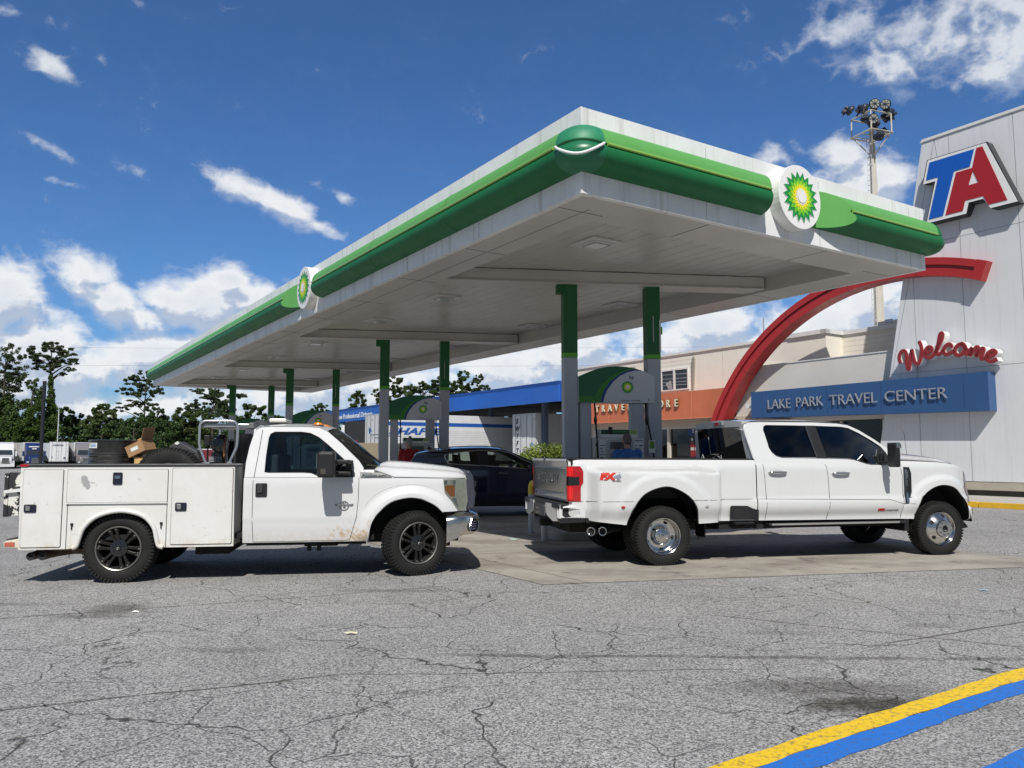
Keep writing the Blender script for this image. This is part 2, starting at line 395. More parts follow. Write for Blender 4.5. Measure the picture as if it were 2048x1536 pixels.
# concrete slab under the canopy (near edge along the islands, long edges along the canopy)
sA = Vector((.36, 9.39)); ni = Vector((cos(RD(12.3)), sin(RD(12.3))))
c1_ = sA; c2_ = sA+ni*7.9; c3_ = c2_+u2*42; c4_ = sA+u2*42
pc = MB(); pc.add([(p.x, p.y, .006) for p in (c1_, c2_, c3_, c4_)], [(0, 1, 2, 3)])
tag(pc.build('forecourt_pavement', CONC), kind='structure')
# painted lines: yellow then blue, slightly wavy hand-rolled edges
def stripe(name, A_, B_, mat, z):
    def rs(P, n=60):
        P = smooth_pts(P, 8); L = [0]
        for p, q_ in zip(P, P[1:]): L.append(L[-1]+sqrt((p[0]-q_[0])**2+(p[1]-q_[1])**2))
        out = []
        for k in range(n+1):
            t = L[-1]*k/n; i = max(0, min(len(L)-2, next((j for j in range(len(L)-1) if L[j+1] >= t), len(L)-2)))
            f = (t-L[i])/(L[i+1]-L[i]); out.append((P[i][0]+(P[i+1][0]-P[i][0])*f, P[i][1]+(P[i+1][1]-P[i][1])*f))
        return out
    a, b = rs(A_), rs(B_)
    jit = lambda p, k: (p[0]+.006*sin(k*1.9)+random.uniform(-.004, .004), p[1]+.006*cos(k*1.3)+random.uniform(-.004, .004), z)
    m = MB(); m.grid([[jit(p, i) for i, p in enumerate(a)], [jit(p, i+9) for i, p in enumerate(b)]])
    return tag(m.build(name, mat), kind='structure')
def paint(name, c, worn):
    mt = bpy.data.materials.new(name); mt.use_nodes = True; t = mt.node_tree; b = t.nodes['Principled BSDF']; q = NT(t)
    tc = q.n('ShaderNodeTexCoord').outputs['Object']
    f = q.mr(q.noise(tc, 26, 5, .75), .52, .64, 0, worn); v = q.mr(q.noise(tc, 120, 3, .6), .3, .7, .88, 1.1)
    cc = q.mix(f, q.mix(1.0, tuple(c)+(1,), v, 'MULTIPLY'), (.1, .095, .085))
    spots = q.mr(q.m('ADD', q.vor(tc, 14), q.m('MULTIPLY', q.noise(tc, 5, 3), .4)), .24, .3, .45, 0)
    q.l(q.mix(q.m('MULTIPLY', spots, q.mr(q.noise(tc, 1.2, 2), .5, .6)), cc, (.12, .11, .09)), b.inputs['Base Color']); b.inputs['Roughness'].default_value = .55
    bp = q.n('ShaderNodeBump'); bp.inputs['Strength'].default_value = .6; bp.inputs['Distance'].default_value = .006
    q.l(q.noise(tc, 130, 3, .6), bp.inputs['Height']); q.l(bp.outputs[0], b.inputs['Normal'])
    return mt
YEL = paint('yellow_line_paint', (.86, .56, .012), .75); BLU = paint('blue_line_paint', (.012, .17, .62), .6)
yA = [(.30, 3.56), (.95, 3.99), (1.3, 4.22), (1.75, 4.54), (2.27, 4.88), (2.87, 5.28), (3.32, 5.59), (3.66, 5.79), (4.6, 6.35), (6, 7.2)]
yB = [(.53, 3.56), (1.19, 3.99), (1.66, 4.31), (2.14, 4.62), (2.71, 5.0), (3.46, 5.49), (4.5, 6.1), (6.1, 7.0)]
bB = [(.85, 3.56), (1.48, 3.99), (2.0, 4.33), (2.55, 4.71), (3.27, 5.19), (4.4, 5.85), (6.2, 6.85)]
stripe('yellow_line', yA, yB, YEL, .0042)
stripe('blue_line', [(a+.002, b-.003) for a, b in yB], bB, BLU, .0040)
stripe('blue_line', [(1.66, 3.56), (2.3, 3.99), (2.66, 4.24), (3.9, 5.0), (5.5, 5.95)], [(2.0, 3.5), (2.6, 3.93), (2.95, 4.15), (4.1, 4.85), (5.6, 5.75)], BLU, .0044)
# far grass verge in front of the trees
vg = MB(); vg.grid([[(x, y, gz(y)+.02+.25*sst(0, 1, (y-152)/30)) for x in range(-400, 420, 20)] for y in (152, 165, 180, 240, 400, 900)])
tag(vg.build('grass_verge', MAT('grass_verge', (.06, .09, .025), .9, var=.4, vs=.3), smooth=60), kind='structure')
# sidewalk and yellow kerb by the store
sw = MB(); sw.prism([(-10, 23.9), (23.2, 23.9), (35.8, 24.6), (35.8, 34), (-10, 34)], f=lambda a, b, w_: UV(a, b, .15-w_), thick=.15)
tag(sw.build('sidewalk', MAT('sidewalk_concrete', (.4, .38, .34), .85, var=.15, vs=2), bevel=.02), kind='structure')
kb = MB()
for s0 in range(-9, 24, 3): kb.prism(rrect(s0+.01, .0, s0+2.99, .155, .02, 2), f=lambda a, b, w_: UV(a, 23.74+w_, b), thick=.158)
tag(kb.build('kerb', MAT('kerb_yellow', (.72, .42, .02), .6, var=.12, vs=5, streak=.3, dirt=(.3, .25, .15)), bevel=.01), kind='structure')
# scraps of litter on the asphalt
def litter(name, label, x, y, s, c, mat, z=.006):
    m = MB(); n = 9
    P = [(x+s*(1+.45*sin(k*2.3+c))*cos(2*pi*k/n), y+.6*s*(1+.4*cos(k*3.1+c))*sin(2*pi*k/n)) for k in range(n)]
    m.add([(a, b, z+.012*abs(sin(i*1.7+c))) for i, (a, b) in enumerate(P)]+[(x, y, z+.02)], [(i, (i+1) % n, n) for i in range(n)])
    return tag(m.build(name, mat), label, 'litter')
pap = MAT('paper_scrap', (.75, .74, .7), .8, var=.1)
litter('paper_scrap', 'white paper scrap on the asphalt below the left truck rear wheel', -3.63, 7.75, .035, 0, pap)
litter('flattened_scrap', 'cream flattened scrap on the asphalt before the left truck door', -1.37, 6.85, .045, 2, MAT('cream_scrap', (.62, .55, .4), .8))
litter('crumpled_wrapper', 'small shiny crumpled wrapper on the asphalt before the right truck cab', 5.28, 8.98, .05, 4, MAT('foil', (.6, .75, .75), .3, .6))
litter('broken_plastic', 'pale green broken plastic on the concrete between the two trucks', .02, 14.25, .09, 1, MAT('pale_plastic', (.5, .68, .6), .4))
# ---------------------------------------------------------------- fuel canopy
NC = Vector((.84, 9.28)); CLEN, CWID = 32.1, 7.47
def CP(s, w_, z): return (NC.x+u2.x*s+v2.x*w_, NC.y+u2.y*s+v2.y*w_, z)
Z0, Z1, ZB0, ZB1, ZS = 4.674, 5.754, 4.936, 5.514, 5.235
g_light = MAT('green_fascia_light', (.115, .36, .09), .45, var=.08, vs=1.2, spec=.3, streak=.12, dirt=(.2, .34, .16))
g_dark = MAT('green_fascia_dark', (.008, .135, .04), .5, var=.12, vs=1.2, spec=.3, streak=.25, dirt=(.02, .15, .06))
g_teal = MAT('green_fascia_teal', (.022, .23, .11), .5, var=.15, vs=2)
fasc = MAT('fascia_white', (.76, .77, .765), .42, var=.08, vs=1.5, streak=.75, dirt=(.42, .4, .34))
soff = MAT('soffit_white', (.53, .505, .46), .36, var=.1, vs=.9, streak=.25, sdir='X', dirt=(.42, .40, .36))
col_grey = MAT('column_grey', (.40, .43, .48), .5, var=.07, vs=3, streak=.15)
col_green = MAT('column_green', (.008, .11, .03), .45, var=.1, vs=4)
lime = MAT('lime_green', (.11, .40, .03), .4); seam_dark = MAT('seam_dark', (.06, .06, .055), .9)
canopy = thing('fuel_canopy', 'long white fuel canopy with green rounded fascia over the pumps', 'fuel canopy', (0, 0, 0))
# fascia ring
def side_frame(side):
    "returns P(t, p, z): t along the side, p outward, and its length"
    if side == 'left': return (lambda t, p, z: CP(t, -p, z)), CLEN
    if side == 'near': return (lambda t, p, z: CP(-p, t, z)), CWID
    if side == 'right': return (lambda t, p, z: CP(t, CWID+p, z)), CLEN
    return (lambda t, p, z: CP(CLEN+p, t, z)), CWID
fm = MB()
fm.prism([(0, 0), (CLEN, 0), (CLEN, CWID), (0, CWID)], [[(.09, .09), (CLEN-.09, .09), (CLEN-.09, CWID-.09), (.09, CWID-.09)]], f=lambda a, b, w_: CP(a, b, Z0+w_), thick=Z1-Z0)
fm.build('fascia', fasc, canopy)
sm = MB()
for side in ('left', 'near', 'right', 'far'):
    P, L = side_frame(side)
    for k in range(1, int(L/2.44)+1):
        t = k*2.44-(.3 if side == 'near' else 0)
        if t > L-.2: continue
        for z0_, z1_ in ((Z0+.01, ZB0-.003), (ZB1+.003, Z1-.06)):
            sm.prism([(t, z0_), (t+.009, z0_), (t+.009, z1_), (t, z1_)], f=lambda a, b, w_, P=P: P(a, .003-w_, b), thick=.008)
sm.build('panel_seams', MAT('faint_seam', (.42, .42, .41), .8), canopy)
# bull-nose mouldings
BPROF = smooth_pts([(0, ZB0), (.12, 4.945), (.22, 4.985), (.285, 5.05), (.305, 5.12), (.292, 5.18), (.265, 5.215)], 3)+smooth_pts([(.275, 5.25), (.262, 5.32), (.215, 5.41), (.11, 5.49), (0, ZB1)], 3)
def bull(side, t0, t1, cut0, cut1, name='bullnose', cap0=None):
    P, L = side_frame(side); ry = (ZB1-ZB0)/2; zc = (ZB0+ZB1)/2; pr = .38; n = 18
    prof = BPROF
    n = len(prof)-1
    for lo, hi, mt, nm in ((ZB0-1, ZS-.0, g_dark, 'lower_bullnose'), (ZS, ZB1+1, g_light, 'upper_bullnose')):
        pp = [(p, z) for p, z in prof if lo <= z <= hi]
        ps = .26
        if nm[0] == 'l': pp.append((.235, ZS))
        else: pp.insert(0, (.282, ZS)); pp.insert(0, (.22, ZS-.004))
        m = MB(); rows = []
        tt = [0]+[k/12 for k in range(1, 12)]+[1]
        for q_ in tt:
            rows.append([P((t0+cut0*p/pr)*(1-q_)+(t1-cut1*p/pr)*q_, p, z) for p, z in pp])
        m.grid(rows)
        b = m.build(nm, mt, canopy, smooth=40)
        if nm[0] == 'u': upper = b
    # thin light tube along the step
    m = MB(); m.tube([P(t0+max(cut0*.7, .05)+.03,   .288, ZS-.014), P(t1-max(cut1*.7, .05)-.03,   .288, ZS-.014)], .021, 8)
    m.build('light_tube', MAT('light_tube_green', (.25, .46, .08), .15, coat=.5), canopy, smooth=50)
    # end caps
    for t_, c_, sg in ((t0, cut0, 1), (t1, cut1, -1)):
        m = MB(); m.add([P(t_+sg*c_*p/pr, p, z) for p, z in prof], [tuple(range(n+1))])
        m.build('end_cap', g_light, canopy)
    # rib joints
    m = MB(); k = 1
    while t0+cut0+k*2.9 < t1-cut1-.3:
        t_ = t0+cut0+k*2.9; m.tube([P(t_, p+.001, z) for p, z in prof[1:-1]], .004, 4); k += 1
    if m.v: m.build('joint', MAT('joint_green', (.006, .06, .02), .7), canopy)
bull('near', .1, 3.25, 0, .12); bull('near', 4.34, CWID-.02, .92, 0.0)
bull('left', .1, 9.2, 0, .12); bull('left', 10.3, CLEN, 1.2, 0)
bull('right', 0, CLEN, 0, 0); bull('far', 0, CWID, 0, 0)
def corner(s, w_, teal=True):
    zc = (ZB0+ZB1)/2; ry = (ZB1-ZB0)/2; m = MB(); n = 14
    prof = [(p+.004, z) for p, z in BPROF]
    a0 = atan2(u2.y, u2.x)
    rows = [[(CP(s, w_, 0)[0]+r*cos(2*pi*k/40), CP(s, w_, 0)[1]+r*sin(2*pi*k/40), z) for k in range(40)] for r, z in prof]
    m.grid(rows, True); return m.build('corner_cap', g_teal if teal else g_dark, canopy, smooth=50)
def big_corner():
    "quilted ball over the near corner"
    zc = (ZB0+ZB1)/2; ry = (ZB1-ZB0)/2; m = MB(); n = len(BPROF)-1; rows = []
    for k in range(n+1):
        p, z = BPROF[int(k*(len(BPROF)-1)/n)]; p += .006
        row = [CP(.14, -p, z)]
        for j in range(13):
            a = j/12*pi/2; row.append(CP(.10-.10*sin(a)*1.0-p*sin(a)*1.0, .10-.10*cos(a)-p*cos(a), z))
        row.append(CP(-p, .14, z)); rows.append(row)
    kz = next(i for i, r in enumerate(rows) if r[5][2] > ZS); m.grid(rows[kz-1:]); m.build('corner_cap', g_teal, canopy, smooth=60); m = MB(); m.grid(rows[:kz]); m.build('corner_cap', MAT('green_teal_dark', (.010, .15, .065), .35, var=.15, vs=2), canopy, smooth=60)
    for nm, mt, r_, z_, dz in (('corner_ring', chrome, .018, ZS-.03, -.15),):
        m = MB(); pts = []
        for j in range(15):
            a = j/14*pi/2; zz = z_+dz*sin(2*a); p = lerp([(z, q_) for q_, z in BPROF], zz)+.04
            pts.append(CP(.10-.10*sin(a)-p*sin(a), .10-.10*cos(a)-p*cos(a), zz))
        m.tube(pts, r_, 8); m.build(nm, MAT('ring_white', (.8, .8, .8), .3), canopy, smooth=60)
    m = MB(); pts = []
    for j in range(13):
        a = j/12*pi/2; z_ = ZS-.005+.02*sin(2*a); p = .275
        pts.append(CP(.10-.10*sin(a)-p*sin(a), .10-.10*cos(a)-p*cos(a), z_))
    m.tube(pts, .014, 6); m.build('corner_groove', col_green, canopy)
big_corner(); corner(CLEN, 0, False); corner(0, CWID, False); corner(CLEN, CWID, False)
# helios disc
def helios(mk, R, step=.002, parent=None, whiteedge=True):
    "mk(a, b, out) -> 3D, petals in rings; returns list of (name, object)"
    n = 18
    def ring(r0, r1, r2, wid, ph):
        m = MB()
        for k in range(n):
            a = 2*pi*(k+ph)/n; h = pi/n*wid
            P = [(r0, 0), (r1, h), (r2, 0), (r1, -h)]
            Q = [mk(r*cos(a+d), r*sin(a+d), 0) for r, d in P]
            m.add(Q, [(0, 1, 2, 3)])
        return m
    spec = [('petals_white', 1.04, .36, .80, 1.02, (.8, .8, .79)), ('petals_dark_green', 1.0, .4, .76, 1.0, (.008, .26, .05)),
            ('petals_green', .78, .3, .60, 1.0, (.13, .52, .02)), ('petals_lime', .62, .2, .48, 1.0, (.42, .68, .02)), ('petals_yellow', .5, .15, .38, 1.0, (.85, .72, .01)), ('petals_cream', .36, .05, .27, 1.0, (.8, .8, .7))]
    for i, (nm, r2, r0, r1, wd, c) in enumerate(spec):
        if i == 0 and not whiteedge: continue
        m = MB()
        for k in range(n):
            a = 2*pi*(k+(.5 if i in (3, 5) else 0))/n; h = pi/n*wd*(1.0)
            P = [(r0, 0), (r1, h), (r2, 0), (r1, -h)]
            m.add([mk(R*r*cos(a+d), R*r*sin(a+d), (i+1)*step) for r, d in P], [(0, 1, 2, 3)])
        if i >= 1: m.add([mk(R*r1*cos(2*pi*k/36), R*r1*sin(2*pi*k/36), (i+1)*step-.0006) for k in range(36)], [tuple(range(36))])
        m.build(nm, MAT('helios_'+nm, c, .4), parent, recalc=False)
    m = MB(); m.add([mk(R*.24*cos(2*pi*k/24), R*.24*sin(2*pi*k/24), 8*step) for k in range(24)], [tuple(range(24))])
    m.build('centre', MAT('helios_centre', (.8, .8, .78), .4), parent, recalc=False)
def logo_sign(side, t, where):
    P, L = side_frame(side); zc = 5.262; R = .475
    m = MB(); m.prism(disc(t, zc, R, 40), f=lambda a, b, w_: P(a, .2-w_, b), thick=.2)
    lg = m.build('sunburst_sign', MAT('sign_white', (.8, .8, .78), .35), None, bevel=.02)
    tag(lg, 'round sunburst sign on the '+where, 'sign', 'sunburst signs on the canopy fascia')
    helios(lambda a, b, o: P(t+a, .202+o, zc+b), .385, .0035, lg)
logo_sign('near', 3.88, 'short end of the canopy beside the tower'); logo_sign('left', 9.9, 'long side of the canopy above the left truck')
# soffit band, ceiling and beams
BW = .85
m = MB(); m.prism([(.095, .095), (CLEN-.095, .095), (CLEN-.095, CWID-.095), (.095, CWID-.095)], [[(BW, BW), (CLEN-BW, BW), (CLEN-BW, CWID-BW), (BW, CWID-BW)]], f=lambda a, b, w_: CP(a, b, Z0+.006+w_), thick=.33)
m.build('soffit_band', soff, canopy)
prof = []; wq = BW-.05
while wq < CWID-BW+.05: prof += [(wq, 4.965), (wq+.285, 4.965), (wq+.291, 4.982), (wq+.299, 4.982)]; wq += .305
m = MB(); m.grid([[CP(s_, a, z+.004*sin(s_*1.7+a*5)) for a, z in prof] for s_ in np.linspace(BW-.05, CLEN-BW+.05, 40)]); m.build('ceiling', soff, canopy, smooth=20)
m = MB(); m.prism([(.1, .1), (CLEN-.1, .1), (CLEN-.1, CWID-.1), (.1, CWID-.1)], f=lambda a, b, w_: CP(a, b, 5.25+w_), thick=.06); m.build('roof_deck', dull_metal, canopy)
m = MB()
for k in range(13):
    s_ = .62+k*2.42
    for w0, w1 in ((.11, BW-.01), (CWID-BW+.01, CWID-.11)):
        m.prism([(s_, w0), (s_+.012, w0), (s_+.012, w1), (s_, w1)], f=lambda a, b, w_: CP(a, b, Z0+.0035+w_), thick=.004)
for t0_, t1_ in ((.11, BW),):
    m.prism([(.48, .5), (CLEN-.5, .5), (CLEN-.5, .507), (.48, .507)], f=lambda a, b, w_: CP(a, b, Z0+.0035+w_), thick=.004)
for w0 in (2.3, 4.9): m.prism([(.11, w0), (BW, w0), (BW, w0+.012), (.11, w0+.012)], f=lambda a, b, w_: CP(a, b, Z0+.0035+w_), thick=.004)
m.build('soffit_seams', seam_dark, canopy)
PAIRS = [((1.083, 14.75), (2.68, 14.98)), ((-3.57, 21.97), (-1.92, 22.27)), ((-8.30, 29.35), (-6.65, 29.68)), ((-12.93, 36.4), (-11.23, 36.7))]
for i, (a, b) in enumerate(PAIRS):
    a, b = Vector(a), Vector(b); d = (b-a).normalized(); nn_ = Vector((-d.y, d.x))
    def hit(wt_): return a+d*((wt_-(a-NC).dot(v2))/d.dot(v2))
    p0, p1 = hit(BW-.03), hit(CWID-BW+.03); L = (p1-p0).length
    m = MB()
    f = lambda x, y, w_: (p0.x+d.x*x+nn_.x*y, p0.y+d.y*x+nn_.y*y, 4.73+w_)
    m.prism([(0, -.2), (L, -.2), (L, .2), (0, .2)], f=f, thick=.28)
    m.prism([(0, -.245), (L, -.245), (L, .245), (0, .245)], f=lambda x, y, w_: f(x, y, w_-.018), thick=.02)
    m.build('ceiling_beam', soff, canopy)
    m = MB()
    for y_ in (-.2, .2): m.prism([(0, y_-.008), (L, y_-.008), (L, y_+.008), (0, y_+.008)], f=lambda x, y, w_: f(x, y, w_+.222), thick=.014)
    m.build('beam_gap', seam_dark, canopy)
    for j, c in enumerate((a, b)):
        rz = atan2(d.y, d.x); M = Matrix.Translation((c.x, c.y, 0)) @ Matrix.Rotation(rz, 4, 'Z')
        m = MB(); m.box((0, 0, 1.69), (.262, .262, 3.28), M=M); co = m.build('column', col_grey, canopy, bevel=.012)
        m = MB(); m.box((0, 0, 3.375), (.268, .268, .085), M=M); m.build('lime_band', lime, co, bevel=.01)
        m = MB(); m.box((0, 0, 4.07), (.264, .264, 1.30), M=M); m.build('green_top', col_green, co, bevel=.01)
        if j == 0:
            m = MB(); m.box((-.19, -.02, 4.63), (.12, .2, .17), M=M); m.build('drain_boot', col_green, co, bevel=.01)
        if j == 1:
            m = MB(); m.box((-.01, -.136, 3.9), (.02, .008, .5), M=M); m.build('scraped_patch', MAT('scrape', (.35, .38, .36), .7, var=.3, vs=20), co)
# number flag on the first right-hand column
m = MB(); M = Matrix.Translation((2.68, 14.98, 0)) @ Matrix.Rotation(RD(8.2), 4, 'Z')
m.prism([(0, 3.46), (.13, 3.56), (.13, 3.98), (0, 4.08)], f=lambda a, b, w_: tuple(M @ Vector((.14+w_-.03, -.14+a*.6, b))), thick=.03)
fl = m.build('number_flag', MAT('flag_white', (.7, .72, .7), .5), canopy, bevel=.004)
m = text_mb('1', .2, .004, .006); m.xf(M @ Matrix.Translation((.15, -.145, 3.86))); m.build('numeral', lime, fl)
# ceiling lights
for k, s_ in enumerate((2.5, 7.8, 11.35, 16.2, 20.3, 25.0, 29.2)):
    for w_, ds in ((2.25, 0), (6.1, -1.4)):
        cs = s_+ds
        if cs > CLEN-1.4: continue
        m = MB()
        for hs, z0_, z1_ in ((.30, 4.925, 4.964), (.22, 4.905, 4.924)):
            m.prism([(cs-hs, w_-hs), (cs+hs, w_-hs), (cs+hs, w_+hs), (cs-hs, w_+hs)], f=lambda a, b, q_: CP(a, b, z0_+q_), thick=z1_-z0_)
        lf = m.build('light_fixture', MAT('fixture_white', (.62, .62, .6), .4), canopy, bevel=.012)
        m = MB(); m.prism([(cs-.15, w_-.15), (cs+.15, w_-.15), (cs+.15, w_+.15), (cs-.15, w_+.15)], f=lambda a, b, q_: CP(a, b, 4.899+q_), thick=.005)
        m.build('lens', MAT('lens', (.55, .56, .55), .15), lf)
        m = MB(); m.prism(rrect(cs-.175, w_-.175, cs+.175, w_+.175, .01, 1), [rrect(cs-.163, w_-.163, cs+.163, w_+.163, .01, 1)], f=lambda a, b, q_: CP(a, b, 4.902+q_), thick=.002)
        m.build('gasket', seam_dark, lf)

# ---------------------------------------------------------------- pump islands
pump_white = MAT('pump_white', (.56, .57, .53), .45, var=.08, vs=4); lab_white = MAT('label_white', (.72, .73, .7), .5)
navy = MAT('navy', (.01, .03, .16), .4); screen = MAT('screen_grey', (.09, .1, .1), .15)
val_white = MAT('valance_white', (.56, .58, .62), .4, var=.05)
ord_ = ['nearest the camera', 'beyond the dark crossover', 'third row back', 'farthest row back']
nums = ['1', '3', '5', '7']
def pump(i):
    a = PAIRS[i][0]; rz = RD(8.2 if i == 0 else 10)
    isl = MB(); P = [(-.45+.0, -.72), (2.05, -.72)]
    L0, L1, hw = -.28, 1.95, .72
    out = [(L0+hw*0-0.2*cos(RD(t)), hw*sin(RD(t))*1.0) for t in range(90, 271, 15)]
    poly = [(L0-.22*sin(RD(t)), -hw*cos(RD(t))) for t in range(0, 181, 15)]+[(L1+.22*sin(RD(t)), hw*cos(RD(t))) for t in range(0, 181, 15)]
    isl.prism([(x, y) for x, y in poly], f=lambda x, y, w_: (x, y, .15-w_), thick=.15)
    io = isl.build('pump_island', MAT('island_concrete', (.36, .34, .3), .8, var=.2, vs=3), None, bevel=.02)
    io.location = (a[0], a[1], .006); io.rotation_euler = (0, 0, rz)
    tag(io, 'low concrete pump island, '+ord_[i], 'kerb island', 'pump islands')
    t = thing('fuel_dispenser', 'fuel dispenser numbered '+nums[i]+' with arched sign, '+ord_[i], 'fuel pump', (a[0], a[1], .156), rz, 'fuel dispensers')
    z = lambda q_: q_-.156
    sx0 = .135
    arc = [(sx0, z(2.97)), (.22, z(3.01)), (.36, z(3.07)), (.52, z(3.125)), (.7, z(3.16)), (.88, z(3.17)), (1.06, z(3.16)), (1.22, z(3.135)), (1.36, z(3.095)), (1.5, z(3.045)), (1.6, z(2.99))]
    y0 = -.17; F = lambda x, zz, w_: (x, y0+w_, zz)
    m = MB(); m.prism([(1.6, z(2.485)), (sx0, z(2.485))]+arc, f=F, thick=.34); va = m.build('valance', val_white, t, bevel=.008)
    inner = [(.60, z(2.487)), (.625, z(2.6)), (.69, z(2.74)), (.80, z(2.88)), (.93, z(2.99)), (1.08, z(3.06)), (1.22, z(3.095)), (1.36, z(3.09))]
    mid = [(.545, z(2.487)), (.575, z(2.62)), (.635, z(2.75)), (.73, z(2.88)), (.86, z(2.985)), (1.0, z(3.06)), (1.15, z(3.11)), (1.29, z(3.118))]
    G = lambda o: (lambda x, zz: (x, y0-o, zz))
    def region(edge, extra, o, nm, mt):
        m = MB(); m.flat([(sx0+.004, z(2.489))]+edge+[p for p in reversed(arc) if p[0] < edge[-1][0] and p[1] >= 0][0:]+[], G(o)); m.build(nm, mt, va, recalc=False)
    region([(p[0], p[1]) for p in inner], 0, .003, 'blue_stripe', MAT('stripe_blue', (.008, .04, .22), .4))
    region([(p[0], p[1]) for p in mid[:-1]]+[(1.27, z(3.12))], 0, .006, 'lime_stripe', MAT('stripe_green', (.035, .21, .015), .4))
    dk = [(.44, z(2.6)), (.50, z(2.72)), (.60, z(2.85)), (.73, z(2.96)), (.9, z(3.05)), (1.06, z(3.105)), (1.12, z(3.135))]
    m = MB(); m.flat([(sx0+.004, z(2.6))]+dk+[p for p in reversed(arc) if p[0] < 1.1], G(.009)); m.build('green_field', MAT('valance_green', (.008, .115, .04), .35), va, recalc=False)
    helios(lambda p, q_, o: (1.07+p, y0-.004-o, z(2.78)+q_), .125, .0012, va, False)
    tx = MAT('sign_text_dark', (.02, .03, .05), .5)
    m = text_mb('bp', .1, .003); m.xf(Matrix.Translation((1.15, y0-.005, z(2.965)))); m.build('lettering', tx, va)
    m = text_mb('stop engine - no smoking', .036, .002); m.xf(Matrix.Translation((1.13, y0-.005, z(2.53)))); m.build('lettering', tx, va)
    m = text_mb(nums[i], .07, .003, .002); m.xf(Matrix.Translation((1.48, y0-.005, z(2.54)))); m.build('numeral', tx, va)
    for x0, x1 in ((.175, .39), (1.16, 1.41)):
        m = MB(); m.bb((x0, -.11, 0), (x1, .11, z(2.484))); m.build('post', col_grey, t, bevel=.015)
    # pump cabinet
    m = MB(); m.bb((.41, -.2, 0), (1.14, .2, z(1.83))); m.bb((.395, -.225, z(.95)), (1.36, .225, z(1.83))); body = m.build('cabinet', pump_white, t, bevel=.012)
    m = MB(); m.bb((.53, -.2, z(1.832)), (1.25, .2, z(1.985))); hd = m.build('header', lab_white, t, bevel=.008)
    m = MB(); m.bb((.545, -.206, z(1.895)), (1.09, -.2005, z(1.978))); m.build('banner', MAT('banner_green', (.008, .07, .025), .4), hd)
    m = text_mb('Save 10c on every gallon', .034, .002, .0005); m.xf(Matrix.Translation((.86, -.208, z(1.945)))); m.build('lettering', lime, hd)
    m = MB(); m.bb((1.105, -.206, z(1.895)), (1.24, -.2005, z(1.978))); m.build('sticker', MAT('sticker_lime', (.32, .45, .12), .5), hd)
    m = MB(); m.bb((.68, -.215, z(1.9)), (.76, -.207, z(2.03))); m.build('clipboard', black_plastic, hd, bevel=.006)
    ar = [(.66, z(1.1)), (1.14, z(1.1)), (1.14, z(1.76)), (1.06, z(1.795)), (.9, z(1.81)), (.74, z(1.795)), (.66, z(1.76))]
    m = MB(); m.prism(ar, f=lambda x, q_, w_: (x, -.25+w_, q_), thick=.03); bz = m.build('bezel', MAT('bezel_grey', (.45, .46, .45), .4), body, bevel=.008)
    m = MB(); m.bb((.70, -.254, z(1.62)), (1.1, -.249, z(1.75))); m.build('display', screen, bz, bevel=.003)
    m = MB(); m.bb((.70, -.256, z(1.36)), (.86, -.2495, z(1.56))); m.build('keypad', MAT('keypad', (.3, .3, .28), .5), bz)
    m = MB(); m.bb((.43, -.2295, z(1.2)), (.46, -.2255, z(1.78))); m.build('decal', MAT('decal_cream', (.55, .52, .4), .5), body)
    m = MB(); m.bb((.50, -.2305, z(1.3)), (.62, -.2255, z(1.78))); pn = m.build('instruction_panel', lab_white, body)
    m = MB()
    for k in range(7): m.bb((.515, -.2325, z(1.35+k*.055)), (.605-.02*(k % 3), -.231, z(1.365+k*.055)))
    m.build('text_lines', navy if i else MAT('text_grey', (.12, .13, .14), .6), pn)
    m = MB(); m.bb((1.17, -.2305, z(1.2)), (1.34, -.2255, z(1.8))); pn = m.build('instruction_panel', lab_white, body)
    m = MB(); m.bb((1.18, -.2325, z(1.765)), (1.33, -.231, z(1.785)))
    for k in range(10):
        m.bb((1.18, -.2325, z(1.24+k*.048)), (1.245-.015*(k % 2), -.231, z(1.256+k*.048))); m.bb((1.262, -.2325, z(1.24+k*.048)), (1.325-.02*(k % 3), -.231, z(1.268+k*.048)))
    m.build('text_lines', MAT('text_grey', (.12, .13, .14), .6), pn)
    m = text_mb(nums[i], .09, .003, .003); m.xf(Matrix.Translation((.44, -.232, z(1.7)))); m.build('numeral', tx, body)
    for hx, sw_, in ((.45, .02), (1.44, .12)):
        P = smooth_pts([(hx, -.1, z(2.48)), (hx+.01, -.13, z(2.2)), (hx+sw_*.5, -.22, z(1.8)), (hx+sw_, -.26, z(1.2)), (hx+sw_-.05, -.28, z(.7)), (hx-.04, -.27, z(.95))], 5)
        m = MB(); m.tube(P, .016, 8); ho = m.build('hose', rubber, t, smooth=60)
        m = MB(); m.lathe([(.012, -.09), (.03, -.05), (.034, 0), (.02, .05), (.016, .09)], 10, Matrix.Translation((hx+.008, -.13, z(2.17))) @ Matrix.Rotation(RD(90), 4, 'X')); m.build('breakaway', black_plastic, ho, smooth=50)
    if i == 0:
        m = MB(); m.bb((1.43, -.29, z(1.55)), (1.55, -.275, z(1.78))); tg = m.build('hose_tag', lab_white, t, bevel=.004)
        m = MB(); m.bb((1.445, -.294, z(1.63)), (1.535, -.2905, z(1.765))); m.build('tag_print', MAT('sticker_green', (.14, .3, .03), .5), tg)
    return t
for i in range(4): pump(i)
